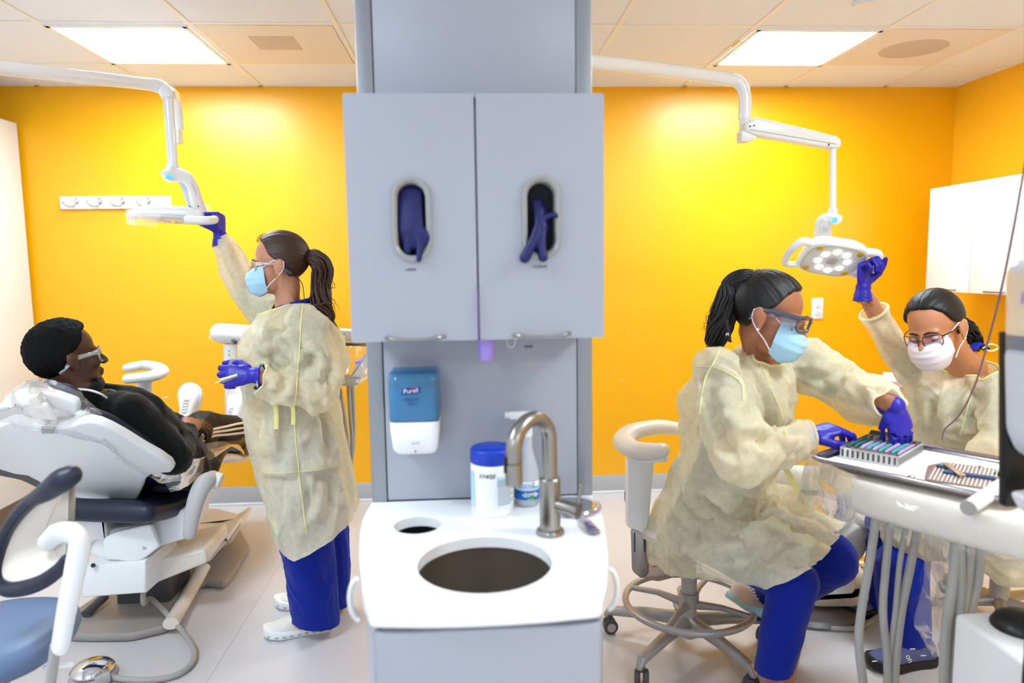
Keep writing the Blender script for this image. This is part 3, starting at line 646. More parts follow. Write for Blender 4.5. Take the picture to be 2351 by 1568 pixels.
text('purell', .008, (scx + .002, CY - .0912, zm - .048), R_FRONT, mat('gray_letter', (.72, .73, .76), .5), 'lettering', t)
obj('sensor_mark', MB().box((scx + .001, CY - .0895, zm - .068), (.0025, .001, .005)), M_dgray, t)

# clear hand mirror
hm = FL(1310, 1170, CT); mr = .060
t = thing('hand_mirror', 'clear round hand mirror lying on the counter by the faucet', 'mirror', (hm[0], hm[1], CT))
M_clr = mat('clear_acrylic', (.93, .92, .98), .06, trans=.9)
mcx, mcy = hm[0] + .004, hm[1] + .004
obj('rim', MB().rings([[(mcx + (mr + .008 * math.cos(q)) * math.cos(a), mcy + (mr + .008 * math.cos(q)) * math.sin(a), CT + .0065 + .006 * math.sin(q)) for q in np.linspace(0, 2 * math.pi, 10, endpoint=False)] for a in np.linspace(0, 2 * math.pi, 40, endpoint=False)], closed=True), M_clr, t)
obj('glass', MB().lathe([(.0005, .010), (mr - .006, .010), (mr - .004, .008), (mr - .004, .003), (.0005, .003)], (mcx, mcy, CT), n=40), mat('mirror_glass', (.85, .86, .88), .04, metal=1.0), t)
hd_ = nrm(FL(1372, 1235, CT) - np.array([mcx, mcy, CT])); he = FL(1368, 1231, CT); hs = np.array([mcx, mcy, CT]) + hd_ * mr
w_ = np.cross(hd_, (0, 0, 1)); ol = [hs + w_ * .006, hs + hd_ * .025 + w_ * .006, hs + hd_ * .034 + w_ * .013, he + w_ * .013, he - w_ * .013, hs + hd_ * .034 - w_ * .013, hs + hd_ * .025 - w_ * .006, hs - w_ * .006]
hh = obj('handle', MB().slab(poly_round([p + v3(0, 0, .002) for p in ol], [.002, .008, .008, .012, .012, .008, .008, .002], 3), (0, 0, 1), .007, .002), M_clr, t)
mk = MB(); hc = (hs + hd_ * .034 + he) / 2
for u, v, du, dv in ((-.018, 0, .004, .014), (-.008, .004, .016, .004), (-.002, -.002, .004, .010), (.012, 0, .004, .012), (.010, .005, .010, .003)):
    mk.slab([hc + hd_ * (u + a) + w_ * (v + b) + v3(0, 0, .0092) for a, b in ((-du / 2, -dv / 2), (du / 2, -dv / 2), (du / 2, dv / 2), (-du / 2, dv / 2))], (0, 0, 1), .0005, 0)
obj('blue_mark', mk, M_blueink, hh, label='blue printed mark', kind='stuff')
# ================================================================== PEOPLE: shared builders
def axes(F, U=(0, 0, 1)):
    F = nrm(F); L = nrm(np.cross(U, F)); return F, L, np.cross(F, L)      # forward, the person's left, up
class Head:
    def __init__(s, o, F, U=(0, 0, 1), sc=1.0): s.o = np.array(o, float); s.F, s.L, s.U = axes(F, U); s.s = sc
    def p(s, f, l, u): return s.o + s.s * (f * s.F + l * s.L + u * s.U)
    def R(s): return np.stack([s.F, s.L, s.U], 1)
    def e(s, mb, f, l, u, r, nu=20, nv=12): mb.ell(s.p(f, l, u), tuple(x * s.s for x in r), s.R(), nu, nv)
    def build(s, mb, neck, rn=.050, male=False):
        e = s.e
        e(mb, -.012, 0, .032, (.094, .073, .084), 32, 20); e(mb, .030, 0, -.025, (.058, .060, .080), 24, 16)
        e(mb, .030, 0, -.072, (.052, .050 if not male else .054, .040)); e(mb, .072, 0, -.098, (.020, .022, .018))
        e(mb, .070, 0, .014, (.018, .050, .012))
        for q in (-1, 1):
            e(mb, .058, q * .040, -.026, (.026, .022, .024)); e(mb, .062, q * .030, -.006, (.017, .015, .009))
            e(mb, .100, q * .011, -.036, (.010, .008, .008), 12, 8)
            e(mb, -.008, q * .079, -.012, (.019, .008, .032), 16, 10); e(mb, -.016, q * .085, -.004, (.017, .006, .024), 16, 10)
            e(mb, -.001, q * .079, -.038, (.008, .006, .010), 12, 8)
        mb.tube([s.p(.084, 0, .008), s.p(.098, 0, -.014), s.p(.108, 0, -.032)], [.008 * s.s, .009 * s.s, .012 * s.s], 12, ends=True)
        lw = 1.25 if male else 1.0
        e(mb, .087, 0, -.060, (.011, .023, .006 * lw), 14, 8); e(mb, .085, 0, -.071, (.011, .019, .0075 * lw), 14, 8)
        n0 = s.p(-.020, 0, -.045); neck = np.array(neck)
        mb.tube([n0, (n0 + neck) / 2, neck], [rn * s.s * 1.0, rn * s.s * .96, rn * s.s * 1.22], 20, ends=True)
    def eyes(s, parent, closed=True):
        for q in (-1, 1):
            eb = obj('eye', MB().ell(s.p(.070, q * .030, -.006), .0115 * s.s, nu=14, nv=10), mat('eye_white', (.9, .88, .86), .2), parent)
            obj('iris', MB().ell(s.p(.0778, q * .031, -.009), (.0050 * s.s,) * 3, nu=12, nv=8), mat('iris_brown', (.09, .05, .03), .15), eb)
            obj('eyebrow', MB().tube(catmull([s.p(.090, q * .010, .014), s.p(.089, q * .026, .020), s.p(.076, q * .046, .014)], 5), [.0022, .0032, .0012], 8, ends=True), M_hairk, parent)
            obj('eyelash', MB().tube(catmull([s.p(.079, q * .018, -.007), s.p(.082, q * .031, -.010), s.p(.072, q * .044, -.008)], 5), .0012, 6, ends=True), M_hairk, parent)
    def hair(s, mat_, parent, root=None, vol=.010, seed=1, groove=.0035, limits=None, name='hair', cen=(-.014, 0, .030), rad=(.094, .074, .086), gs=26, afro=False):
        lim = limits or [(0, 40), (35, 36), (55, 22), (68, 0), (80, -12), (92, -22), (104, -48), (120, -66), (180, -73)]
        nu, nv = 240, 100; V = []; F = []
        ph = np.linspace(-180, 180, nu, endpoint=False); th = np.linspace(-82, 90, nv)
        PH, TH = np.meshgrid(ph, th); a = np.radians(PH); b = np.radians(TH)
        D = np.stack([np.cos(b) * np.cos(a), np.cos(b) * np.sin(a), np.sin(b)], -1).reshape(-1, 3)
        L_ = np.interp(np.abs(PH).ravel(), [x for x, _ in lim], [y for _, y in lim])
        k = sstep(-4, 7, TH.ravel() - L_)
        r0 = np.array(rad) + vol
        base = D * r0
        if root is not None:
            rd = nrm(np.array(root) - np.array(cen)); ax = np.stack(fr(rd, (1, 0, 0)), 0)
            q = base @ ax.T; psi = np.arctan2(q[:, 1], q[:, 0])
            g = ridge(np.stack([np.cos(psi) * gs / 4, np.sin(psi) * gs / 4, base @ rd * 8], 1), seed) * .45 + ridge(np.stack([np.cos(psi) * gs, np.sin(psi) * gs, base @ rd * 10], 1), seed + 3) * .55
            base = base + D * (groove * (g - .5))[:, None]
        if afro:
            base = base + D * (groove * (noise(base * 260, 4) - .5) + groove * (noise(base * 120, 9) - .5))[:, None]
        Q = np.array(cen) + base * (.80 + .20 * k)[:, None]
        W = s.o + s.s * (Q @ s.R().T)
        for j in range(nv - 1):
            for i in range(nu):
                i2 = (i + 1) % nu; F.append((j * nu + i, j * nu + i2, (j + 1) * nu + i2, (j + 1) * nu + i))
        return obj(name, MB().add(W, F), mat_, parent, ang=180)
    def mask(s, m, parent, straps=True):
        nu, nv = 26, 22; V = []; F = []
        for j in range(nv + 1):
            v = j / nv; z = -.014 - .108 * v
            fc = np.interp(v, [0, .15, .35, .6, .85, 1], [.097, .118, .126, .121, .110, .078])
            fs = np.interp(v, [0, .3, .7, 1], [.050, .046, .044, .040]); lw = np.interp(v, [0, .3, .6, 1], [.058, .066, .066, .046])
            pl = .0035 * (((v * 5) % 1.0) - .5) if .18 < v < .85 else 0
            for i in range(nu + 1):
                u = -1 + 2 * i / nu; w = abs(u) ** 2.1
                V.append(s.p(fc + (fs - fc) * w + pl * (1 - w), lw * math.sin(u * math.pi / 2 * .98) * 1.0, z + (.010 * w if v < .3 else (-.0 * w)) + (.022 * w * v)))
        n = nu + 1
        for j in range(nv):
            for i in range(nu): F.append((j * n + i, j * n + i + 1, (j + 1) * n + i + 1, (j + 1) * n + i))
        o = obj('face_mask', MB().add(V, F), m, parent, ang=180)
        for q in (-1, 1):
            st = MB()
            st.tube(catmull([s.p(.050, q * .060, -.012), s.p(.022, q * .073, .006), s.p(-.012, q * .083, .016), s.p(-.030, q * .086, .006)], 5), .0018, 6)
            st.tube(catmull([s.p(.044, q * .062, -.090), s.p(.020, q * .069, -.066), s.p(-.004, q * .080, -.046), s.p(-.026, q * .086, -.020), s.p(-.030, q * .086, .006)], 5), .0018, 6)
            obj('ear_loop', st, M_maskw, o)
        return o
    def glasses(s, mf, parent, w=.054, h=.038, f=.098, drop=-.008, thick=.0022, name='glasses', tilt=0.0, tmat=None, lens=None):
        fm = MB(); lens_mb = []
        for q in (-1, 1):
            loop = []
            for (a_, b_) in poly_round([(-w / 2, -h / 2), (w / 2, -h / 2), (w / 2, h / 2), (-w / 2, h / 2)], [h * .42, h * .42, h * .28, h * .28], 4):
                l = q * .034 + a_ * 1.0; loop.append(s.p(f - 6.0 * l * l + tilt * b_, l, drop + b_))
            fm.tube(loop, thick, 8, closed=True); lens_mb.append(loop)
            fm.tube(catmull([s.p(f - 6.0 * .0036, q * .060, drop + h * .30), s.p(f - .052, q * .073, drop + h * .26), s.p(.0, q * .079, drop + h * .2), s.p(-.022, q * .080, drop - .004), s.p(-.036, q * .079, drop - .018)], 5), [thick * 1.3, thick * 1.2, thick, thick, thick * .9], 8, flat=1.3)
        fm.tube(catmull([s.p(f, -.010, drop + h * .15), s.p(f + .004, 0, drop + h * .25), s.p(f, .010, drop + h * .15)], 4), thick, 8)
        g = obj(name, fm, mf, parent)
        for lp in lens_mb:
            mb = MB(); mb.add(lp, [tuple(range(len(lp)))]); obj('lens', mb, lens or M_lens, g, fix=False)
        return g

def torso(mb, rows, n=28):                 # rows: centre, forward, up, half width, half depth
    RS = []
    for c, F, U, w, d in rows:
        F, L, U = axes(F, U); c = np.array(c)
        RS.append([c + w * np.sign(math.cos(t)) * abs(math.cos(t)) ** .86 * L + d * np.sign(math.sin(t)) * abs(math.sin(t)) ** .86 * F for t in np.linspace(0, 2 * math.pi, n, endpoint=False)])
    return mb.rings(RS)
def hand_mb(W, D, N, S, curl, spread=(.16, .04, -.07, -.20), thumb=((.55, .80, -.25), (.85, .35, -.35), (.95, .0, -.3)), sc=1.0, cuff=.055, cuff_r=.034, cdir=None):
    W = np.array(W, float); D = nrm(D); N = nrm(np.array(N) - D * np.dot(N, D)); S0 = np.cross(N, D); S = S0 if np.dot(S0, S) > 0 else -S0
    mb = MB(); R = lambda d, w, t: [W + sc * d * D + sc * w * math.cos(a) * S + sc * t * math.sin(a) * N for a in np.linspace(0, 2 * math.pi, 20, endpoint=False)]
    mb.rings([R(-.012, .024, .018), R(.01, .027, .018), R(.035, .036, .017), R(.065, .041, .0155), R(.086, .041, .013), R(.094, .036, .010)])
    mb.ell(W + sc * (.030 * D + .022 * S - .006 * N), (.030 * sc, .018 * sc, .016 * sc), np.stack([nrm(D + .5 * S), nrm(S - .5 * D), N], 1))
    base = [(.088, .029), (.092, .0095), (.088, -.010), (.080, -.0285)]; ln = [(.042, .026, .021), (.046, .029, .022), (.043, .027, .021), (.034, .021, .019)]
    rd = [(.0105, .0095, .0088, .0075), (.0107, .0097, .009, .0076), (.0102, .0093, .0086, .0073), (.0092, .0083, .0076, .0066)]
    for i in range(4):
        p = W + sc * (base[i][0] * D + base[i][1] * S - .001 * N); ds = nrm(D * math.cos(spread[i]) + S * math.sin(spread[i])); th = 0; pts = [p - ds * .012 * sc, p]
        for k in range(3):
            th += curl[i][k]; p = p + sc * ln[i][k] * (math.cos(th) * ds - math.sin(th) * N); pts.append(p)
        mb.chain([q for q in pts], [sc * x for x in (rd[i][0],) + rd[i]])
    p = W + sc * (.026 * D + .028 * S - .006 * N); pts = [p]
    for k, l in enumerate((.042, .034, .028)):
        t = thumb[k]; p = p + sc * l * nrm(t[0] * D + t[1] * S + t[2] * N); pts.append(p)
    mb.chain(pts, [sc * x for x in (.0145, .0125, .011, .0088)])
    if cuff:
        C_ = D if cdir is None else nrm(cdir); a = W - C_ * .004; mb.ell(W, .028 * sc); mb.tube([W + C_ * .012, a, W - C_ * cuff * .5, W - C_ * cuff * .9, W - C_ * cuff], [.026 * sc, .027 * sc, cuff_r * .93, cuff_r, cuff_r * 1.06], 22)
    return mb
def glove(mb, parent, label=None, seed=0, m=None, name='glove', voxel=.0027):
    me = blob(mb, voxel, 3, .5); P = co(me); N = vn(me)
    n = ridge(P * 75 + noise(P * 30, seed)[:, None] * 2, seed + 1); setco(me, P + N * (.0012 * (n - .55))[:, None]); me.materials.append(m or M_glove)
    return finish(name, me, parent, label, ang=180)
def folds(me, bones, amp=.010, freq=9.0, seed=0, sharp=1.0, lo=.05):
    P = co(me); N = vn(me); Wt = []; Z = []
    for i, (a, b, k, s_) in enumerate(bones):
        a, b = np.array(a, float), np.array(b, float); d = b - a; L2 = d @ d; t = np.clip((P - a) @ d / L2, 0, 1); c = a + t[:, None] * d
        Wt.append(np.exp(-(((P - c) ** 2).sum(1)) / (2 * .075 ** 2)) + 1e-9); ax = d / math.sqrt(L2)
        al = P @ ax; pe = P - al[:, None] * ax; Q = pe + (al * k)[:, None] * ax
        Q = Q + .05 * np.stack([noise(P * 7, seed + 11) - .5, noise(P * 7, seed + 12) - .5, noise(P * 7, seed + 13) - .5], 1) * 2
        f = ridge(Q * freq, seed + i) ** 2.5 * .52 + ridge(Q * freq * 1.9, seed + 20 + i) ** 3 * .36 + ridge(Q * freq * 4.1, seed + 40 + i) ** 2.5 * .09
        Z.append((f - .5) * s_)
    W = np.array(Wt); W /= W.sum(0); h = (W * np.array(Z)).sum(0)
    setco(me, P + N * (amp * h)[:, None]); return me
def creases(me, lines, h=.019, w=.014, seed=0):     # drapes: sharp ridges with a soft hollow beside them, run along lines on the cloth
    from mathutils.bvhtree import BVHTree
    bm = bmesh.new(); bm.from_mesh(me); bv = BVHTree.FromBMesh(bm); bm.free(); P = co(me); N = vn(me); D = np.zeros(len(P)); rnd = random.Random(seed); eye = Vector(CAMO)
    for ln in lines:
        k = 1.0
        if isinstance(ln[0], (int, float)): k, ln = ln[0], ln[1:]
        q = catmull([A(x, y, 2.0) for x, y in ln], 5); H = []
        for a in q:
            d = (Vector(a) - eye).normalized(); hit = bv.ray_cast(eye, d)
            if hit[0] is not None: H.append(np.array(hit[0]))
        if len(H) < 3: continue
        H = np.array(H); best = np.full(len(P), 9.0); tt = np.zeros(len(P)); sd = np.zeros(len(P)); m = len(H) - 1
        box = ((P > H.min(0) - .08) & (P < H.max(0) + .08)).all(1); I = np.nonzero(box)[0]; Q = P[I]; b_ = np.full(len(I), 9.0); t_ = np.zeros(len(I)); s_ = np.zeros(len(I))
        for i in range(m):
            a, b = H[i], H[i + 1]; d = b - a; L2 = d @ d + 1e-12
            if L2 > .05 ** 2: continue
            t = np.clip((Q - a) @ d / L2, 0, 1); v = Q - (a + t[:, None] * d); dist = np.linalg.norm(v, axis=1)
            side = np.cross(d / math.sqrt(L2), FW); c = dist < b_; b_[c] = dist[c]; t_[c] = (i + t[c]) / m; s_[c] = (v @ side)[c]
        env = np.clip(np.sin(np.pi * np.clip(t_, 0, 1)), 0, 1) ** .6; sg = rnd.choice((-1, 1)); ww = w * np.interp(t_, [0, .5, 1], [.75, 1.0, 1.25])
        x = s_ * sg / ww; r = b_ / ww; prof = np.where(x > 0, np.exp(-(r / .75) ** 2), np.exp(-(r / 1.9) ** 1.6)) - .62 * np.exp(-((x - 1.7) / .9) ** 2) * (r < 4)
        D[I] += k * h * env * prof
    setco(me, P + N * D[:, None]); return me
def smooth_me(me, it=2, fac=.5):
    bm = bmesh.new(); bm.from_mesh(me)
    for _ in range(it): bmesh.ops.smooth_vert(bm, verts=bm.verts, factor=fac, use_axis_x=True, use_axis_y=True, use_axis_z=True)
    bm.to_mesh(me); bm.free(); me.update(); return me
def locks(path, n, spread, r, seed=0, wave=.0, wfreq=6, rprof=(.6, 1, 1, .7, .2), steps=26, hint=(0, 0, 1)):
    rnd = random.Random(seed); P = catmull(path, max(3, steps // (len(path) - 1))); P = np.array(P); m = len(P); mb = MB(); T = np.linspace(0, 1, m)
    prof = np.interp(T, np.linspace(0, 1, len(rprof)), rprof)
    for i in range(n):
        a = rnd.uniform(0, 2 * math.pi); q = math.sqrt(rnd.random()); ph = rnd.uniform(0, 6.28) * .5; dphi = rnd.uniform(-1.2, 1.2); end = rnd.uniform(.82, 1.0)
        out = []
        for k in range(m):
            if T[k] > end: break
            d = nrm(P[min(k + 1, m - 1)] - P[max(k - 1, 0)]); u, w = fr(d, hint); aa = a + dphi * T[k]
            off = spread * prof[k] * q; wv = wave * math.sin(wfreq * T[k] * 6.28 + ph) * T[k] ** .5
            out.append(P[k] + u * (off * math.cos(aa) + wv) + w * (off * math.sin(aa) + wave * .6 * math.cos(wfreq * T[k] * 6.28 + ph + 1) * T[k] ** .5))
        rr = [r * x for x in np.interp(np.linspace(0, 1, len(out)), [0, .3, .8, 1], [.9, 1, .7, .12])]
        mb.tube(out, rr, 6)
    return mb
def shoe(heel, D, parent, m_up, m_sole, ln=.265, U=(0, 0, 1), w=1.0, name='shoe', label=None, pods=False, laces=True, m_lace=None, h=1.0, sole_h=.026):
    D = nrm(D); U = nrm(np.array(U) - D * np.dot(U, D)); S = np.cross(U, D); o = np.array(heel, float)
    T = [0, .02, .08, .18, .30, .45, .60, .75, .88, .96, 1.0]; WD = [.010, .022, .031, .034, .033, .036, .043, .047, .041, .026, .008]; HT = [.050, .066, .082, .088, .084, .070, .056, .046, .038, .028, .014]
    RS = []
    for t, wd, ht in zip(T, WD, HT):
        r = []
        for a in np.linspace(0, 2 * math.pi, 24, endpoint=False):
            x = math.cos(a); z = math.sin(a); zz = sole_h * .7 + (ht * h - sole_h * .7) * max(z, 0) ** .8 if z > 0 else sole_h * .7 * (1 + z * .3)
            xx = wd * w * np.sign(x) * abs(x) ** (.75 if z > 0 else .5); r.append(o + D * (t * ln) + S * xx + U * zz)
        RS.append(r)
    up = obj(name, MB().rings(RS), m_up, parent, label=label, ang=70)
    sole = MB(); out = [(t * ln * 1.02 - .004, wd * 1.10 * w + .002) for t, wd in zip(T, WD)]
    ol = [(t, x) for t, x in out] + [(t, -x) for t, x in out[::-1]]
    lift = lambda t: .014 * max(0, (t / ln - .75) / .25) ** 2
    sole.rings([[o + D * t + S * x * k + U * (z + lift(t)) for t, x in ol] for z, k in ((0.001, .90), (.006, 1.0), (sole_h - .004, 1.03), (sole_h, .98))])
    so = obj('sole', sole, m_sole, up, ang=50)
    if pods:
        for q in (-1, 1):
            for i in range(9):
                t = (.07 + .105 * i) * ln; wd = np.interp(t / ln, T, WD) * 1.12 * w + .0025
                obj('sole_gap', MB().box(o + D * t + S * q * wd + U * (sole_h * .45 + lift(t)), (.013, .003, .008), np.stack([D, S, U], 1), bev=.0012), M_grayp, so)
    if laces:
        lm = MB()
        for i in range(5):
            t = .34 + .065 * i; zz = np.interp(t, T, HT) * h + .002; wd = np.interp(t, T, WD) * .42 * w
            for q in (-1, 1): lm.tube([o + D * t * ln + S * q * wd + U * (zz - .006), o + D * (t + .02) * ln + U * (zz + .001), o + D * (t + .05) * ln - S * q * wd + U * (zz - .010)], .0024, 6)
        obj('laces', lm, m_lace or m_up, up)
    return up
def strip_on(me_o, pts, eye, r, m, name, parent, off=.002):         # a thin ribbon laid on a surface, found by casting from one side
    from mathutils.bvhtree import BVHTree
    bm = bmesh.new(); bm.from_mesh(me_o.data); bv = BVHTree.FromBMesh(bm); out = []
    for p in pts:
        d = (Vector(p) - Vector(eye)).normalized(); hit = bv.ray_cast(Vector(eye), d)
        if hit[0] is not None: out.append(np.array(hit[0] - d * off))
    bm.free()
    if len(out) < 2: return None
    return obj(name, MB().tube(out, r, 6), m, parent)
def tuck(inner, outer, gap=.006):                 # keeps what is worn below from poking through the layer above
    from mathutils.bvhtree import BVHTree
    bm = bmesh.new(); bm.from_mesh(outer.data); bv = BVHTree.FromBMesh(bm); bm.free()
    bm = bmesh.new(); bm.from_mesh(outer.data); E_ = [v.co[:] for v in bm.verts if v.is_boundary]; bm.free()
    from mathutils.kdtree import KDTree
    kd = KDTree(len(E_) + 1); kd.insert((99, 99, 99), len(E_)); [kd.insert(c, i) for i, c in enumerate(E_)]; kd.balance()
    P = co(inner.data); lo, hi = co(outer.data).min(0) - .05, co(outer.data).max(0) + .05
    for i in np.nonzero(((P > lo) & (P < hi)).all(1))[0]:
        q, n, _, d = bv.find_nearest(Vector(P[i]), .06)
        if q is None: continue
        w = Vector(P[i]) - q; s_ = w.dot(n)
        if s_ > -gap and kd.find(q)[2] > .012: P[i] = np.array(q - n * gap)
    setco(inner.data, P)
def binding(gown, near, rad, r, m, name='binding'):     # a bound edge along an opening
    bm = bmesh.new(); bm.from_mesh(gown.data); near = Vector([float(x) for x in near]); es = [e for e in bm.edges if e.is_boundary and (e.verts[0].co - near).length < rad]
    nb_ = {}
    for e in es:
        a, b = e.verts[0].index, e.verts[1].index; nb_.setdefault(a, []).append(b); nb_.setdefault(b, []).append(a)
    best = []; seen = set()
    bm.verts.ensure_lookup_table()
    for s0 in list(nb_):
        if s0 in seen: continue
        st = [s0]
        cur = s0; seen.add(s0)
        while True:
            nx = [x for x in nb_[cur] if x not in seen]
            if not nx: break
            cur = nx[0]; seen.add(cur); st.append(cur)
        if len(st) > len(best): best = st
    P = np.array([bm.verts[i].co[:] for i in best]) if best else np.zeros((0, 3)); bm.free()
    if len(P) < 12: return None
    cl = np.linalg.norm(P[0] - P[-1]) < .03
    k = max(1, len(P) // 60); Q = P[::k]
    for _ in range(3): Q = (np.roll(Q, 1, 0) + Q * 2 + np.roll(Q, -1, 0)) / 4 if cl else np.vstack([Q[:1], (Q[:-2] + 2 * Q[1:-1] + Q[2:]) / 4, Q[-1:]])
    return obj(name, MB().tube(list(Q), r, 7, closed=cl), m, gown)
M_seam = mat('gown_seam', (.93, .90, .62), .8); M_tie = mat('gown_tie', (.96, .92, .60), .8)
M_skinA = mat('skin_light_brown', (.76, .53, .41), .45, sub=.12, bump=.03, bscale=400); M_skinB = mat('skin_brown', (.66, .42, .30), .42, sub=.12, bump=.03, bscale=400)
M_skinC = mat('skin_dark_brown', (.30, .17, .11), .4, sub=.08, bump=.03, bscale=400)
# ================================================================== LEFT ROOM: standing woman
def gown_finish(me, parent, bones, amp, freq, seed, lines, name='isolation_gown'):
    label = None; folds(me, bones, amp, freq, seed); creases(me, lines, seed=seed); smooth_me(me, 1, .15); me.materials.append(M_gown)
    g_ = finish(name, me, parent, label, ang=180)
    for ch in list(parent.children):
        if ch.name.split('.')[0] in ('body', 'scrub_top', 'trouser_leg'): tuck(ch, g_)
    return g_
def rowpx(xl, xr, y, Y, w):                      # silhouette row: half depth from pixel extents
    a, b = A(xl, y, Y), A(xr, y, Y); return (a + b) / 2, np.linalg.norm(b - a) / 2, w

w1 = thing('person', 'standing woman in yellow gown, blue mask and long wavy ponytail reaching up to the lamp', 'person', (-.68, 2.72, 0))
FA = v3(-.995, -.10, 0)
H1 = Head(A(640, 606, 2.67), (-.99, -.12, -.03), sc=.97)
nb = A(668, 706, 2.68); UPv = v3(0, 0, 1)
bod = MB(); H1.build(bod, nb, .050)
rows = [(A(672, 715, 2.68), .10, .065), (A(672, 745, 2.68), .175, .085), (A(660, 800, 2.68), .165, .105), (A(664, 860, 2.68), .145, .095), (A(672, 930, 2.68), .145, .095), (A(688, 1000, 2.68), .175, .11), (A(695, 1050, 2.68), .16, .11)]
torso(bod, [(c, FA, UPv, w, d) for c, w, d in rows])
shL, elL, wrL = A(704, 752, 2.515), A(732, 898, 2.47), A(584, 862, 2.39)
shR, elR, wrR = A(640, 735, 2.85), A(556, 652, 3.02), A(508, 548, 3.02)
bod.chain([shL, elL, wrL], [.050, .038, .026]); bod.chain([shR, elR, wrR], [.050, .038, .027])
hN, kN, aN = A(695, 1030, 2.60), A(703, 1230, 2.60), A(738, 1425, 2.665)
hF, kF, aF = A(705, 1030, 2.77), A(752, 1220, 2.80), A(768, 1385, 2.83)
bod.chain([hN, kN, aN], [.085, .055, .036]); bod.chain([hF, kF, aF], [.085, .055, .036])
me = blob(bod, .0052, 3); me.materials.append(M_skinA); finish('body', me, w1, ang=180)
H1.eyes(w1)
hr = H1.hair(M_hair, w1, root=(-.105, 0, .030), seed=2)
rt = H1.p(-.108, 0, .025)
obj('hair_tie', MB().tube([rt + .016 * (math.cos(a) * H1.L + math.sin(a) * H1.U) + H1.F * .0 for a in np.linspace(0, 6.28, 16, endpoint=False)], .006, 8, closed=True), M_black, w1)
pt = locks([H1.p(-.098, 0, .027), A(722, 592, 2.67), A(742, 622, 2.67), A(738, 670, 2.66), A(738, 705, 2.65), A(752, 735, 2.64), A(768, 765, 2.64)], 130, .036, .0052, 5, wave=.020, wfreq=2.4, rprof=(.35, .8, 1.0, .95, .95, .8, .35), steps=36)
obj('ponytail', pt, M_hair, w1, ang=180)
wisps = locks([A(740, 640, 2.66), A(757, 655, 2.66), A(750, 690, 2.65), A(762, 700, 2.65), A(772, 752, 2.64)], 10, .018, .0012, 8, wave=.012, wfreq=2.2, rprof=(1, 1, 1, 1, 1)); obj('hair_wisp', wisps, M_hair, w1, ang=180, kind='stuff')
wisps = locks([A(590, 556, 2.66), A(600, 542, 2.66), A(625, 536, 2.66)], 8, .008, .0007, 3, wave=.003); obj('hair_wisp', wisps, M_hair, w1, ang=180, kind='stuff')
H1.mask(M_maskb, w1)
M_clearf = mat('clear_frame', (.95, .96, .97), .10, trans=.8)
g1 = H1.glasses(M_clearf, w1, name='safety_glasses', thick=.0026)
for q in (-1, 1): obj('temple_sleeve', MB().tube([H1.p(-.026, q * .082, -.018), H1.p(-.050, q * .080, -.036)], [.006, .005], 8, ends=True), M_dgray, g1)
obj('retainer_cord', MB().tube(catmull([H1.p(-.050, .080, -.036), H1.p(-.085, .060, -.075), A(700, 690, 2.60), A(716, 712, 2.62), H1.p(-.10, -.02, -.13)], 6), .0016, 6), M_black, g1)
er = MB(); 
for dz in (-.040, -.049): er.tube([H1.p(-.001 + .006 * math.cos(a), .082, dz + .005 * math.sin(a)) for a in np.linspace(0, 6.28, 14, endpoint=False)], .0018, 6, closed=True)
obj('earring', er, mat('gold', (.85, .62, .25), .25, metal=1.0), w1)
# scrub top and trousers
sb = MB(); torso(sb, [(c, FA, UPv, w + .006, d + .006) for c, w, d in rows[1:]])
sb.chain([shL, shL + (elL - shL) * .7], [.066, .060]); sb.chain([shR, shR + (elR - shR) * .7], [.066, .060]); sb.tube([nb - v3(0, 0, .06), nb - v3(0, 0, .02)], [.085, .075], 20)
me = blob(sb, .008, 4); folds(me, [(A(670, 1050, 2.68), A(670, 720, 2.68), .5, 1)], .008, 10, 3); me.materials.append(M_scrubd); finish('scrub_top', me, w1, ang=180)
M_collar = mat('blue_collar_cloth', (.06, .12, .62), .8)
obj('undershirt_collar', MB().tube([A(676, 699, 2.69) + .062 * math.cos(a) * v3(1, 0, .25) + .070 * math.sin(a) * v3(0, 1, 0) for a in np.linspace(0, 2 * math.pi, 30, endpoint=False)], .010, 10, closed=True), M_collar, w1)
for nm, (h_, k_, a_), rr, sd in (('trouser_leg', (hN, kN, A(727, 1424, 2.655)), (.115, .100, .088), 4), ('trouser_leg', (hF, kF, A(764, 1384, 2.83)), (.115, .088, .070), 7)):
    tb = MB().chain([h_, k_, a_], rr); tb.tube([k_, a_, a_ - v3(0, 0, .06)], [rr[1], rr[2] * 1.02, rr[2] * 1.06], 22)
    me = blob(tb, .008, 5); folds(me, [(h_, a_, .22, 1)], .014, 11, sd); cut(me, a_ + v3(0, 0, .0), (-.12, 0, -1)); me.materials.append(M_scrub); finish(nm, me, w1, ang=180)
# gown
M1 = 2.68
gr = [rowpx(632, 712, 694, M1, .085), rowpx(606, 742, 716, M1, .150), rowpx(576, 768, 750, M1, .205), rowpx(556, 788, 792, M1, .215), rowpx(556, 800, 830, M1, .215), rowpx(562, 786, 866, M1, .210), rowpx(567, 772, 900, M1, .205), rowpx(569, 776, 940, M1, .21),
      rowpx(574, 786, 990, M1, .215), rowpx(586, 797, 1050, M1, .225), rowpx(604, 808, 1120, M1, .232), rowpx(620, 818, 1180, M1, .238), rowpx(636, 824, 1240, M1, .24), rowpx(645, 826, 1300, M1, .24)]
gb = MB(); torso(gb, [(c, FA, UPv, w, d) for c, d, w in gr], 36)
gb.chain([shL, A(735, 860, 2.47), A(725, 900, 2.45)], [.078, .086, .080]); gb.chain([A(725, 893, 2.45), A(660, 890, 2.42), A(606, 872, 2.405), wrL - v3(-.004, 0, 0)], [.072, .066, .056, .042])
gb.chain([shR, A(575, 672, 2.99), A(535, 612, 3.02), A(519, 575, 3.02), wrR + v3(.006, 0, -.01)], [.080, .074, .066, .058, .034])
me = blob(gb, .0085, 5)
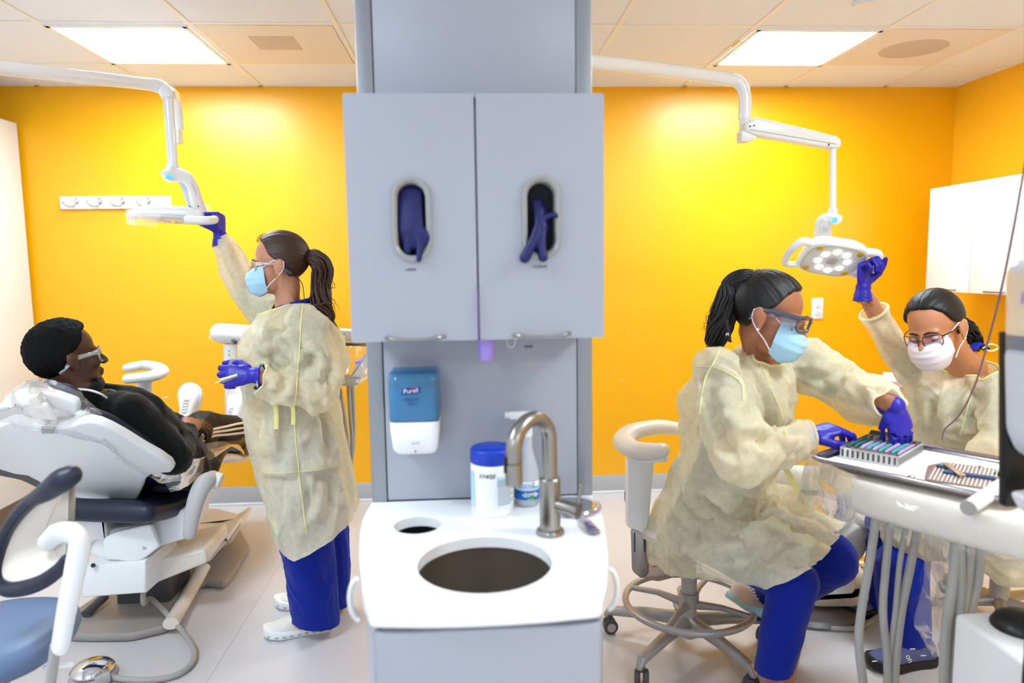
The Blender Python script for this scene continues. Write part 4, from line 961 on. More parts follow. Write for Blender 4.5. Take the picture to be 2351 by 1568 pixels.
cut(me, A(640, 1233, M1), (0, 0, -1)); cut(me, A(706, 1233, M1), nrm(v3(.50, 0, -1)))
cut(me, A(668, 697, M1), nrm(v3(-.42, 0, 1)), near=A(668, 690, M1), rad=.16)
dl = nrm(wrL - A(606, 872, 2.405)); cut(me, wrL - dl * .034, dl, near=wrL, rad=.058)
dr_ = nrm(wrR - A(519, 575, 3.02)); cut(me, wrR + dr_ * .004, dr_, near=wrR + dr_ * .03, rad=.075)
W1F = [[(634, 725), (616, 751), (605, 789)], [1.2, (622, 777), (662, 769), (690, 768)], [1.2, (615, 754), (613, 794), (622, 823), (640, 845)], [1.3, (691, 774), (715, 798), (737, 820), (748, 832)], [(748, 832), (738, 855), (728, 878)], [1.2, (648, 853), (680, 846), (694, 823), (700, 800)], [1.2, (720, 710), (745, 738), (766, 766), (797, 812)], [1.2, (591, 826), (608, 850), (612, 880)], [1.3, (599, 832), (618, 850), (626, 874)], [1.3, (634, 846), (640, 870), (632, 900)], [1.2, (655, 866), (662, 890), (658, 915)],
       [(608, 951), (604, 1000), (606, 1050)], [1.1, (747, 912), (762, 999), (774, 1078)], [(720, 925), (735, 1010), (742, 1070)], [.9, (690, 1090), (694, 1140), (697, 1185)], [1.1, (735, 1105), (730, 1150), (720, 1200)], [(640, 930), (634, 990), (640, 1060)], [.8, (600, 1088), (650, 1089), (684, 1084)], [.9, (692, 1082), (735, 1077), (772, 1070)], [1.1, (770, 1090), (780, 1130), (786, 1170)], [(655, 1110), (660, 1160), (668, 1215)], [(522, 565), (535, 610), (560, 650)], [1.1, (548, 570), (562, 605), (580, 640)], [(580, 690), (560, 668), (548, 640)], [.9, (590, 950), (584, 910), (580, 880)]]
G1 = gown_finish(me, w1, [(A(668, 900, M1), A(700, 1250, M1), .25, 1.0), (A(668, 720, M1), A(668, 900, M1), .45, .9), (shL, A(725, 900, 2.45), .5, 1.0), (A(725, 893, 2.45), wrL, 1.5, 1.3), (shR, wrR, .45, .8)], .044, 8.0, 12, W1F)
for pth, r_ in (([A(x, y, 2.5) for x, y in ((697, 690), (693, 720), (690, 760), (688, 800), (684, 850), (680, 900), (676, 940), (678, 1000), (684, 1060), (690, 1120), (698, 1180), (704, 1225))], .0022), ([A(x, y, 2.5) for x, y in ((607, 1085), (640, 1087), (684, 1083), (720, 1080), (768, 1072))], .0012)):
    strip_on(G1, catmull(pth, 4), CAMO, r_, M_seam, 'seam', G1)
for xx, ya, yb in ((632, 925, 985), (671, 925, 975)):
    a, b = A(xx, ya, 2.43), A(xx + 2, yb, 2.44); obj('tie_strip', MB().tube(catmull([a, (a + b) / 2 + v3(.003, -.004, 0), b], 5), .0075, 8, flat=.2, hint=(0, 1, 0)), M_tie, G1)
binding(G1, A(668, 697, M1), .17, .0042, M_seam); binding(G1, wrL, .07, .0035, M_gown, 'cuff'); binding(G1, wrR, .07, .0035, M_gown, 'cuff')
# back flap of the gown
fl = []
for y, xl, xr in ((860, 752, 788), (900, 745, 772), (960, 748, 786), (1020, 752, 799), (1080, 760, 812), (1150, 772, 825), (1163, 778, 822)):
    fl.append([A(xl, y, 2.74), A((xl + xr) / 2, y, 2.80), A(xr, y, 2.78)])
mb = MB(); V = [p for r in fl for p in r]; mb.add(V, [(3 * i + k, 3 * i + k + 1, 3 * i + k + 4, 3 * i + k + 3) for i in range(len(fl) - 1) for k in range(2)])
obj('gown_back_flap', mb, M_gown, G1, ang=180)
# gloves
hm = hand_mb(wrL, (-.93, -.05, .02), (.05, -.93, .35), (.1, .35, .9), [(.55, .75, .5), (.7, .8, .6), (.8, .9, .6), (.9, .9, .6)], thumb=((.75, .55, -.35), (.95, .15, -.35), (1, -.05, -.3)), sc=.95, cuff=.022)
glove(hm, w1, seed=3)
LH = A(462, 506, 3.02)
hm = hand_mb(wrR + v3(-.004, 0, .012), (-.05, .12, 1), (.95, -.25, .1), (-.15, -.95, 0), [(1.5, 1.5, .9)] * 4, thumb=((.45, .35, -.85), (.35, -.35, -.85), (.2, -.8, -.5)), sc=.98, cuff=.045)
glove(hm, w1, seed=5)
obj('watch_strap', MB().tube([wrL - dl * .022 + .031 * math.cos(a) * v3(0, 1, 0) + .031 * math.sin(a) * v3(.15, 0, 1) for a in np.linspace(0, 6.28, 24, endpoint=False)], .008, 8, closed=True, flat=.35, hint=(1, 0, 0)), M_whitep, w1)
obj('watch', MB().box(wrL - dl * .020 + v3(-.002, -.012, -.030), (.026, .028, .010), bev=.003), M_black, w1)
# shoes
M_cream = mat('cream_knit', (.90, .88, .85), .7, bump=.2, bscale=250); M_sole = mat('white_rubber', (.95, .95, .95), .5)
hl, to = FL(766, 1441), FL(606, 1463); sn = shoe(hl, to - hl, w1, M_cream, M_sole, np.linalg.norm(to - hl), pods=True, m_lace=M_whitep, h=1.25, sole_h=.032)
to2 = FL(632, 1392); shoe(to2 - nrm(v3(-1, -.05, 0)) * .262, v3(-1, -.05, 0), w1, M_cream, M_sole, .262, pods=True, m_lace=M_whitep, h=1.25, sole_h=.032)
# held instruments
hp = A(530, 870, 2.36)
t = thing('dental_mirror', 'steel hand instrument held in the standing woman\'s lower glove', 'instrument', hp)
obj('handle', MB().cyl(A(546, 862, 2.345), A(507, 875, 2.335), .0060, .0085, 14), M_steel, t); obj('tip', MB().cyl(A(507, 875, 2.335), A(494, 879, 2.33), .0022, .0012, 10), M_chrome, t)
obj('instrument_pouch', MB().slab(poly_round([A(x, y, 2.42) for x, y in ((517, 852), (529, 824), (541, 823), (545, 832), (533, 856))], .004, 3), (0, 1, 0), .004, .001), mat('pouch_plastic', (.78, .74, .76), .15, trans=.4), label='clear instrument packet sticking up from the lower glove', cat='packet')
# ================================================================== LEFT ROOM: dental chair, lamp, delivery arm, stool
def px(pts, Y): return [A(x, y, Y) for x, y in pts]
def pxp(pts, P0, n): return [PLN(x, y, P0, n) for x, y in pts]
dc = thing('dental_chair', 'white dental chair with navy cushions reclined under the patient in the left room', 'dental chair', (-1.3, 3.0, 0))
BN = nrm(v3(.09, .70, .70)); BP = A(100, 983, 2.40)
shell = [(-60, 985), (-20, 985), (0, 977), (20, 969), (40, 969), (58, 977), (79, 983), (126, 983), (157, 980), (180, 972), (202, 968), (225, 973), (253, 985), (281, 1000), (309, 1017), (337, 1034), (365, 1049), (392, 1068), (398, 1079), (391, 1087), (365, 1088), (345, 1092), (333, 1103), (327, 1122), (316, 1145), (298, 1157), (243, 1160), (175, 1170), (112, 1150), (104, 1120), (86, 1106), (63, 1094), (33, 1090), (0, 1080), (-30, 1070), (-60, 1050)]
obj('back_shell', MB().slab(pxp(shell, BP, BN), BN, .035, .012, 3), M_whitep, dc)
BP2 = BP + BN * .036
cush = [(-75, 975), (-10, 955), (60, 958), (126, 962), (200, 955), (255, 975), (333, 1024), (385, 1057), (402, 1078), (398, 1100), (350, 1125), (338, 1160), (300, 1185), (243, 1190), (160, 1190), (112, 1150), (100, 1130), (80, 1121), (45, 1104), (0, 1096), (-60, 1075)]
obj('back_cushion', MB().slab(poly_round(pxp(cush, BP2, BN), .02, 2), BN, .045, .018, 3), M_navy, dc)
# lower trunk of the shell, hinge and seat underside
obj('back_trunk', MB().slab(poly_round(px([(104, 1118), (243, 1150), (241, 1200), (248, 1243), (214, 1241), (196, 1268), (120, 1262), (106, 1180)], 2.72), .012, 3), (0, 1, 0), .14, .012, 3), M_whitep, dc)
obj('seat_underside', MB().slab(poly_round(px([(205, 1243), (235, 1222), (350, 1198), (430, 1166), (447, 1140), (432, 1236), (368, 1256), (334, 1281), (310, 1294), (258, 1294), (228, 1282), (198, 1272)], 2.74), .014, 3), (-.1, 1, 0), .30, .012, 3), M_whitep, dc)
obj('side_arm_cover', MB().slab(poly_round(px([(234, 1240), (256, 1224), (345, 1203), (352, 1225), (366, 1256), (334, 1281), (312, 1291), (240, 1285)], 2.675), .014, 3), (0, 1, 0), .03, .008, 3), M_whitep, dc)
ms = MB(); ms.box(A(331, 1258, 2.672), (.012, .002, .010)); obj('logo_mark', ms, M_grayp, dc)
# seat and leg cushion, a sweep along the chair
sc_ = catmull([(-1.41, 2.62, .535), (-1.385, 2.74, .495), (-1.365, 2.88, .478), (-1.35, 3.03, .50), (-1.345, 3.18, .575), (-1.335, 3.34, .595), (-1.33, 3.62, .515), (-1.33, 3.86, .485)], 6)
RS = []; m = len(sc_)
for i, c in enumerate(sc_):
    d = nrm(sc_[min(i + 1, m - 1)] - sc_[max(i - 1, 0)]); r = nrm(np.cross(d, (0, 0, 1))); u = np.cross(r, d); hw = np.interp(i / m, [0, .3, .55, .75, 1], [.24, .24, .23, .21, .17]); ht = .042
    if i in (0, m - 1): hw *= .9; ht *= .6
    RS.append([c + r * hw * np.sign(math.cos(a)) * abs(math.cos(a)) ** .35 + u * ht * np.sign(math.sin(a)) * abs(math.sin(a)) ** .6 for a in np.linspace(0, 2 * math.pi, 24, endpoint=False)])
obj('seat_cushion', MB().rings(RS), M_navy, dc, ang=60)
RS = []
for i, c in enumerate(sc_[12:]):
    i += 12; d = nrm(sc_[min(i + 1, m - 1)] - sc_[max(i - 1, 0)]); r = nrm(np.cross(d, (0, 0, 1))); u = np.cross(r, d)
    RS.append([c - u * .062 + r * .19 * np.sign(math.cos(a)) * abs(math.cos(a)) ** .4 + u * .026 * math.sin(a) for a in np.linspace(0, 2 * math.pi, 20, endpoint=False)])
obj('leg_rest_shell', MB().rings(RS), M_beige, dc, ang=60)
M_padrefl = mat('ribbed_pad_reflection', (.72, .50, .20), .6)  # tan tone: yellow reflection in the plastic over the pad, put into its colour
rb = MB(); c = A(556, 1026, 3.60); rb.box(c, (.15, .16, .05), bev=.012)
for k in range(9): rb.box(c + v3(-.06 + .015 * k, -.082, 0), (.008, .010, .046), bev=.002)
obj('foot_pad', rb, M_padrefl, dc)
# lift: box, two arms, column, base
obj('lift_box', MB().slab(px([(192, 1300), (334, 1288), (334, 1362), (185, 1373)], 2.66), (.06, 1, 0), .26, .008, 3), M_whitep, dc)
obj('lift_screw', MB().cyl(A(214, 1298, 2.655), A(214, 1298, 2.64), .008, n=14), M_black, dc)
def block(name, face, Y0, dY, m_, dx=0.0, bev=.012): return obj(name, MB().slab(poly_round(px(face, Y0), .012, 3), (dx, 1, 0), dY, bev, 3), m_, dc)
block('lift_arm', [(338, 1300), (345, 1291), (466, 1262), (473, 1268), (476, 1293), (345, 1345), (337, 1338)], 2.78, .30, M_beige, dx=-.05)
block('lift_arm', [(370, 1250), (425, 1248), (470, 1246), (522, 1232), (524, 1240), (480, 1292), (385, 1300)], 3.10, .26, M_beige, dx=-.06)
block('pump_cover', [(430, 1200), (470, 1202), (525, 1216), (552, 1196), (557, 1203), (528, 1250), (500, 1262), (440, 1262)], 3.36, .22, M_beige, dx=-.08)
obj('arm_screw', MB().cyl(A(519, 1240, 3.09), A(519, 1240, 3.08), .006, n=12), M_dgray, dc)
bpf = [FL(x, y, .0) for x, y in ((150, 1475), (205, 1477), (300, 1476), (385, 1456), (398, 1442), (388, 1425), (449, 1367), (468, 1350), (492, 1352), (515, 1357), (530, 1342), (575, 1268), (545, 1215), (470, 1215), (300, 1330), (170, 1420))]
obj('base_plate', MB().slab(poly_round([p + v3(0, 0, .002) for p in bpf], .03, 3), (0, 0, 1), .034, .014, 3), mat('gray_base_casting', (.60, .57, .55), .4), dc)
obj('lift_link', MB().tube([FL(392, 1432, .05), A(430, 1370, 2.96), A(468, 1300, 3.12)], .030, 12, flat=.8), M_beige, dc)
obj('lift_link', MB().tube([FL(180, 1425, .05) + v3(0, .05, 0), A(240, 1370, 2.90)], .020, 12, flat=.8), M_dgray, dc)
obj('lift_column', MB().box((-1.38, 3.02, .15), (.22, .24, .26), bev=.02), M_dgray, dc)
# armrests
def ribbon(path, w, th, hint, n=14): return MB().tube(path, w, n, flat=th / w, hint=hint, ends=True)
na = catmull([A(435, 1228, 2.56), A(441, 1185, 2.57), A(453, 1140, 2.59), A(470, 1108, 2.62), A(492, 1095, 2.66)], 6)
ar = obj('armrest', MB().tube(na, [.024, .028, .032, .034, .030], 16, ends=True, flat=.75, hint=(0, 1, 0)), M_grayp, dc)
obj('armrest_end', MB().cyl(A(487, 1100, 2.66), A(507, 1106, 2.66), .032, .032, 20), M_beige, ar)
fp = A(331, 870, 3.2)
obj('armrest_post', MB().tube([A(333, 1010, 3.2), A(331, 866, 3.2)], [.034, .033], 18, flat=.6, hint=(0, 1, 0)), M_whitep, dc)
upad = catmull([A(292, 845, 3.26), A(330, 838, 3.30), A(362, 843, 3.28), A(372, 853, 3.22), A(350, 863, 3.15), A(312, 868, 3.12), A(292, 870, 3.11)], 6)
obj('armrest', MB().tube(upad, [.026, .028, .030, .030, .028, .026], 16, ends=True, flat=.75, hint=(0, 0, 1)), M_whitep, dc)
# headrest
HP = BP + BN * .0
hc = [(17, 915), (28, 898), (60, 887), (105, 885), (150, 893), (183, 915), (184, 935), (176, 962), (130, 978), (80, 972), (30, 955)]
HN = nrm(v3(.10, .80, .55)); HP = A(100, 930, 2.40)
obj('headrest_cushion', MB().slab(poly_round(pxp(hc, HP + HN * .03, HN), .02, 3), HN, .035, .014, 3), M_navy, dc)
hpl = [(28, 905), (60, 900), (120, 905), (176, 925), (180, 945), (170, 965), (130, 978), (60, 965)]
obj('headrest_plate', MB().slab(poly_round(pxp(hpl, HP, HN), .015, 3), HN, .03, .01, 3), M_whitep, dc)
obj('headrest_bracket', MB().slab(poly_round(pxp([(58, 915), (84, 908), (100, 935), (129, 960), (122, 977), (90, 979), (68, 955)], HP - HN * .03, HN), .008, 3), HN, .03, .006, 3), M_beige, dc)
obj('headrest_lever', MB().tube([PLN(104, 930, HP - HN * .035, HN), PLN(125, 968, HP - HN * .035, HN)], .010, 10, ends=True), M_whitep, dc)
obj('headrest_lock', MB().slab(pxp([(93, 983), (123, 985), (121, 996), (95, 997)], BP - BN * .008, BN), BN, .01, .003), M_grayp, dc)

def crumple(me, amp, f, seed):
    P = co(me); N = vn(me); n = ridge(P * f + 1.2 * noise(P * f * .4, seed)[:, None], seed) * .6 + ridge(P * f * 2.3, seed + 1) * .3 + ridge(P * f * 5, seed + 2) * .1
    setco(me, P + N * (amp * (n - .5))[:, None])
def sheet(rows, amp, f, seed, name, m_, sub=10, **k):     # hanging film: rows of points, smoothed and crumpled
    G = np.array([[np.array(p) for p in r] for r in rows]); a, b = G.shape[:2]
    R1 = [catmull(list(r), sub) for r in G]; cols_ = [catmull([r[i] for r in R1], sub) for i in range(len(R1[0]))]
    V = [p for c in cols_ for p in c]; nr = len(cols_[0]); F = [(i * nr + j, (i + 1) * nr + j, (i + 1) * nr + j + 1, i * nr + j + 1) for i in range(len(cols_) - 1) for j in range(nr - 1)]
    me = mesh_of(V, F); crumple(me, amp, f, seed); me.materials.append(m_); return finish(name, me, ang=180, **k)
sheet([[A(8, 905, 2.34), A(70, 868, 2.36), A(130, 874, 2.36), A(185, 900, 2.38)], [A(-5, 945, 2.33), A(70, 925, 2.30), A(140, 935, 2.32), A(222, 935, 2.40)], [A(10, 972, 2.38), A(90, 980, 2.40), A(160, 985, 2.41), A(262, 985, 2.46)], [A(160, 985, 2.40), A(215, 1010, 2.43), A(275, 1030, 2.48), A(330, 1030, 2.53)], [A(240, 1000, 2.42), A(290, 1060, 2.52), A(345, 1085, 2.60), A(412, 1075, 2.66)], [A(272, 1055, 2.45), A(330, 1090, 2.56), A(372, 1110, 2.64), A(425, 1105, 2.72)]], .020, 9, 3, 'headrest_cover', M_film,
      label='clear plastic bag draped over the headrest and chair back', cat='plastic cover')
sheet([[A(368, 1092, 2.64), A(412, 1070, 2.66), A(445, 1055, 2.72)], [A(385, 1120, 2.66), A(425, 1105, 2.70), A(470, 1050, 2.85)], [A(398, 1125, 2.68), A(440, 1110, 2.76), A(492, 1030, 3.0)], [A(440, 1075, 2.75), A(490, 1040, 2.95), A(545, 1020, 3.2)], [A(470, 1020, 2.95), A(520, 1015, 3.1), A(565, 1045, 3.3)]], .014, 12, 8, 'seat_cover', M_film, label='crumpled clear plastic sheet over the edge of the left chair seat', cat='plastic cover')

# --- patient
pt_ = thing('person', 'patient in black sweater and striped black track trousers lying in the left dental chair', 'person', (-1.38, 2.9, .45))
HP_ = Head(A(156, 820, 2.56), (.70, .70, .10), nrm((-.22, -.12, .96)), sc=1.06)
pn = A(198, 920, 2.58)
bd = MB(); HP_.build(bd, pn, .056, True)
F2 = nrm(v3(.12, .62, .76)); U2 = nrm(v3(-.03, -.74, .66))
sp = [(pn + v3(.01, .03, -.02), .10, .07), (A(245, 950, 2.63), .185, .10), (A(285, 985, 2.71), .185, .105), (A(335, 1030, 2.80), .175, .105), (A(378, 1062, 2.93), .17, .105), (A(405, 1085, 3.02), .165, .105)]
torso(bd, [(c, F2, U2, w, d) for c, w, d in sp])
shr = A(300, 952, 2.58); elr = A(400, 1050, 2.66); wrr = A(432, 992, 2.86)
shl_ = A(150, 940, 2.66); ell_ = A(330, 960, 2.98); wll = A(415, 975, 3.02)
bd.chain([shr, elr, wrr], [.055, .043, .028]); bd.chain([shl_, ell_, wll], [.055, .043, .028])
hR, kR, aR = A(425, 1075, 3.0), A(462, 985, 3.22), A(545, 985, 3.44)
hL, kL, aL = A(385, 1065, 3.05), A(425, 1000, 3.3), A(436, 985, 3.56)
bd.chain([hR, kR, aR], [.085, .062, .042]); bd.chain([hL, kL, aL], [.085, .062, .042])
me = blob(bd, .0055, 3); me.materials.append(M_skinC); finish('body', me, pt_, ang=180)
HP_.eyes(pt_)
HP_.hair(M_afro, pt_, vol=.013, groove=.004, afro=True, limits=[(0, 40), (40, 37), (55, 30), (66, 8), (78, -4), (92, -12), (106, -42), (128, -66), (180, -73)], rad=(.098, .076, .090))
bd_ = MB(); bd_.tube(catmull([HP_.p(.045, .055, -.085), HP_.p(.075, .028, -.112), HP_.p(.086, 0, -.118), HP_.p(.075, -.028, -.112), HP_.p(.045, -.055, -.085)], 5), [.004, .009, .012, .009, .004], 8, ends=True); obj('beard', bd_, M_afro, pt_)
g2 = HP_.glasses(M_clearf, pt_, w=.060, h=.044, name='protective_glasses', thick=.0024)
obj('wide_temple', MB().tube(catmull([HP_.p(.078, -.062, .006), HP_.p(.04, -.079, .0), HP_.p(.0, -.084, -.008), HP_.p(-.035, -.083, -.030), HP_.p(-.055, -.080, -.042)], 5), [.009, .006, .004, .0035, .004], 10, flat=.25, hint=HP_.L, ends=True), M_clearf, g2)
M_swt = mat('black_knit', (.022, .021, .024), .85, spec=.15, bump=.2, bscale=300, sheen=.15); M_trk = mat('black_track_cloth', (.085, .07, .062), .6, spec=.3, bump=.1, bscale=200)
sw = MB(); torso(sw, [(c, F2, U2, w + .022, d + .022) for c, w, d in sp]); sw.chain([shr, elr, wrr + (elr - wrr) * .10], [.080, .070, .046]); sw.chain([shl_, ell_, wll + (ell_ - wll) * .12], [.078, .066, .046])
sw.ell((shr + sp[1][0]) / 2, .09); sw.tube([pn + v3(-.005, .0, -.03), pn + v3(.004, .004, .035)], [.085, .072], 22)
me = blob(sw, .0075, 5); folds(me, [(sp[1][0], sp[5][0], 1.6, 1), (shr, elr, .6, 1), (elr, wrr, 1.8, 1)], .014, 9, 5); me.materials.append(M_swt); finish('sweater', me, pt_, ang=180)
obj('collar', MB().tube(catmull([HP_.p(-.085, 0, -.118), HP_.p(-.05, -.062, -.120), HP_.p(.012, -.062, -.135), HP_.p(.055, 0, -.150), HP_.p(.012, .062, -.135), HP_.p(-.05, .062, -.120)], 6), .024, 12, closed=False, ends=True), M_swt, pt_)
ca_ = nrm(HP_.p(-.02, 0, -.06) - pn); cu_, cw_ = fr(ca_); cc_ = pn + ca_ * .028
obj('collar', MB().tube([cc_ + .066 * (math.cos(a) * cu_ + math.sin(a) * cw_) for a in np.linspace(0, 2 * math.pi, 30, endpoint=False)], .021, 12, closed=True), M_swt, pt_)
obj('bib_chain', MB().tube(catmull([A(172, 893, 2.50), A(205, 896, 2.49), A(228, 903, 2.50), A(245, 913, 2.53)], 6), .0042, 8), M_whitep, label='white curved bib holder round the patient\'s neck', cat='bib holder')
for h_, k_, a_, sd in ((hR, kR, aR, 2), (hL, kL, aL, 6)):
    tm = MB().chain([h_, k_, a_], [.105, .084, .062]); me = blob(tm, .0075, 4); folds(me, [(h_, k_, .6, 1), (k_, a_, .7, 1)], .014, 10, sd)
    dd = nrm(a_ - k_); cut(me, a_ - dd * .015, dd, near=a_, rad=.12); me.materials.append(M_trk); tl = finish('trouser_leg', me, pt_, ang=180)
    if sd == 2:
        for k in range(3):
            pts = [A(x, y + 11 * k * s_, 2.7) for x, y, s_ in ((452, 1022, .62), (462, 1004, .62), (476, 992, .64), (496, 984, .72), (520, 979, .85), (545, 973, 1.0), (560, 971, 1.0))]
            strip_on(tl, catmull([p + v3(.0, 0, 0) for p in pts], 6), CAMO, .0058, mat('cream_stripe', (.90, .84, .74), .6), 'stripe', tl, off=-.002)
sk = MB().chain([aR - nrm(aR - kR) * .03, A(556, 984, 3.50)], [.050, .046]); obj('sock', sk, M_black, pt_); sk = MB().chain([aL - nrm(aL - kL) * .03, A(434, 975, 3.60)], [.050, .046]); obj('sock', sk, M_black, pt_)
M_wsh = mat('white_trainer_leather', (.95, .95, .95), .4)
shoe(A(436, 985, 3.66), nrm(v3(.02, .22, .97)), pt_, M_wsh, M_sole, .235, U=v3(0, -1, .25), w=1.12, h=1.1, m_lace=MATS['light_gray_panel'] if 'light_gray_panel' in MATS else mat('light_gray_panel', (.80, .80, .79), .4))
shoe(A(556, 1004, 3.56), nrm(v3(-.10, .25, .96)), pt_, M_wsh, M_sole, .235, U=v3(-.45, -.9, .2), w=1.12, h=1.1, m_lace=MATS['light_gray_panel'])
M_palm = mat('palm_skin', (.58, .36, .29), .45)
hm = hand_mb(wrr + v3(0, .01, .0), (-.15, .75, .25), (.5, -.2, .8), (-.8, -.3, .4), [(.7, .8, .5)] * 4, cuff=0, sc=.98); glove(hm, pt_, m=M_palm, name='hand')
hm = hand_mb(wll, (.6, .3, -.1), (.3, -.3, .85), (.2, .8, .3), [(.7, .8, .5)] * 4, cuff=0, sc=.98); glove(hm, pt_, m=M_skinC, name='hand')

# --- operating lamp of the left room
lp = thing('operating_lamp', 'white ceiling-hung dental lamp held by the standing woman', 'lamp', (-1.18, 3.0, 1.6))
Yl = 3.02
obj('ceiling_arm', MB().tube([A(-60, 148, 2.40), A(0, 156, 2.48)] + catmull([A(0, 156, 2.48), A(200, 178, 2.75), A(325, 192, 2.96), A(366, 199, Yl), A(383, 215, Yl), A(386, 224, Yl)], 6)[1:], [.024] * 6 + [.027] * 6, 16), M_whitem, lp)
mp_ = A(-60, 148, 2.40); obj('ceiling_post', MB().cyl((mp_[0], mp_[1], mp_[2] - .03), (mp_[0], mp_[1], CEIL), .03), M_whitem, lp)
obj('arm_collar', MB().tube([A(385, 212, Yl), A(387, 226, Yl)], .027, 18), M_whitem, lp)
obj('spring_arm', MB().tube(catmull([A(388, 206, Yl + .06), A(402, 222, Yl + .22), A(408, 262, Yl + .30), A(411, 298, Yl + .32)], 5), [.020, .022, .022, .020], 14, flat=.8), M_whitem, lp)
obj('arm_joint', MB().box(A(407, 314, Yl + .30), (.036, .05, .062), bev=.006), M_whitep, lp)
obj('drop_tube', MB().tube([A(386, 226, Yl), A(397, 380, Yl)], .0195, 18), M_whitem, lp)
obj('socket', MB().tube([A(396, 377, Yl), A(397, 395, Yl)], [.024, .026], 20), M_whitep, lp)
neck = catmull([A(384, 404, Yl - .05), A(400, 400, Yl - .02), A(425, 408, Yl + .01), A(440, 430, Yl + .02), A(450, 462, Yl + .02), A(458, 487, Yl + .02)], 6)
yk = obj('yoke', MB().tube(neck, [.030, .034, .036, .034, .036, .040], 18, ends=True, flat=.62, hint=(0, 1, 0)), M_whitep, lp, ang=60)
obj('yoke_inlay', MB().tube([p + v3(-.006, -.024, -.006) for p in neck[9:-2]], [.020, .026, .024], 12, flat=.3, hint=(0, 1, 0)), mat('light_gray_panel', (.80, .80, .79), .4), yk)
dm = A(389, 406, Yl - .085); obj('display', MB().box(dm, (.028, .004, .016), bev=.001), mat('blue_display', (.3, .6, .95), .3, emit=(.25, .55, 1.0), estr=1.2), yk)
obj('display_mark', MB().box(dm + v3(0, -.003, .010), (.012, .002, .003)), mat('green_mark', (.75, .85, .2), .4), yk)
# head of the lamp: flat shell, handles, screws
hcx = A(398, 496, Yl); ax_ = nrm(A(470, 502, Yl) - A(330, 490, Yl)); 
def lrow(t, hw, z0, z1): return None
hd = MB(); RS = []
LU = nrm(v3(.05, .10, 1)); LX = nrm(v3(1, 0, -.05)); LY = np.cross(LU, LX)
for z, k in ((.032, .55), (.030, .80), (.018, .97), (-.002, 1.0), (-.014, .97), (-.020, .90)):
    RS.append([hcx + LU * z + k * (.132 * np.sign(math.cos(a)) * abs(math.cos(a)) ** .7 * LX + .10 * np.sign(math.sin(a)) * abs(math.sin(a)) ** .7 * LY) for a in np.linspace(0, 2 * math.pi, 40, endpoint=False)])
hd.rings(RS); lh = obj('lamp_head', hd, M_whitem, lp, ang=50)
obj('head_seam', MB().rings([[hcx + LU * z + k * (.132 * np.sign(math.cos(a)) * abs(math.cos(a)) ** .7 * LX + .10 * np.sign(math.sin(a)) * abs(math.sin(a)) ** .7 * LY) for a in np.linspace(0, 2 * math.pi, 40, endpoint=False)] for z, k in ((-.009, .992), (-.011, .990))], cap=False), M_grayp, lh)
for k in range(8): obj('led', MB().ell(hcx - LU * .020 + .055 * (math.cos(k * math.pi / 4) * LX + math.sin(k * math.pi / 4) * LY), (.015, .015, .004), nu=14, nv=8), mat('led_off', (.97, .97, .97), .2), lh)
obj('handle', MB().tube(catmull([A(432, 504, Yl - .10), A(455, 506, Yl - .11), A(480, 506, Yl - .09), A(492, 504, Yl - .02), A(484, 500, Yl + .06)], 6), .0175, 14, ends=True), M_whitep, lp)
obj('handle', MB().tube(catmull([A(345, 488, Yl - .02), A(312, 489, Yl - .02), A(300, 494, Yl + .04), A(330, 492, Yl + .10)], 6), .0175, 14, ends=True), M_whitep, lp)
for sx in (436, 455): obj('screw', MB().ell(A(sx, 474, Yl - .022), .0035, nu=10, nv=6), M_dgray, lp)
sheet([[A(288, 480, Yl - .12), A(330, 483, Yl - .14), A(372, 486, Yl - .12)], [A(290, 515, Yl - .12), A(325, 519, Yl - .14), A(360, 523, Yl - .12)]], .004, 20, 2, 'lamp_handle_cover', M_film, label='clear film flap on the left end of the left lamp', cat='plastic cover', sub=6)
sheet([[A(462, 470, Yl + .1), A(474, 468, Yl + .1), A(485, 467, Yl + .1)], [A(464, 490, Yl + .1), A(474, 488, Yl + .1), A(482, 487, Yl + .1)]], .003, 20, 5, 'lamp_handle_cover', M_film, label='small clear film corner above the gloved hand on the lamp', cat='plastic cover', sub=6)

# --- delivery arm and tray behind the standing woman
du = thing('delivery_unit', 'white delivery unit arm and hose rack behind the standing woman', 'dental unit', (-1.1, 3.3, 0))
Yd = 3.75
obj('cross_tube', MB().tube([A(506, 765, Yd), A(700, 778, Yd + .05)], .052, 22, ends=True), M_whitem, du)
po = obj('post', MB().tube([A(532, 1010, Yd), A(529, 790, Yd)], .031, 20), M_whitem, du)
obj('post_foot', MB().tube([A(532, 1000, Yd), (-1.33, 3.78, .45)], .022, 14), M_whitem, du)
obj('post_sleeve', MB().tube([A(531, 868, Yd), A(529, 790, Yd)], .0345, 20), M_whitep, po)
obj('clamp_knob', MB().cyl(A(535, 781, Yd - .04), A(541, 786, Yd - .055), .010, n=14), M_dgray, po)
for dy in (806, 815): obj('screw', MB().ell(A(526, dy, Yd - .036), .0035, nu=8, nv=6), M_dgray, po)
obj('bracket', MB().slab(poly_round(px([(531, 905), (545, 889), (640, 884), (640, 915), (531, 914)], Yd - .05), .008, 3), (0, 1, 0), .12, .008, 3), M_whitep, du)
Yt = 3.0
obj('instrument_rack', MB().slab(poly_round(px([(746, 872), (770, 870), (820, 868), (826, 876), (822, 886), (768, 886), (745, 882)], Yt), .008, 3), (0, 1, 0), .12, .006, 3), M_grayp, du)
rk = obj('control_head', MB().slab(poly_round(px([(815, 842), (826, 822), (843, 812), (848, 830), (836, 866), (800, 868), (806, 858)], Yt + .01), .010, 3), (0, 1, 0), .09, .008, 3), M_whitep, du)
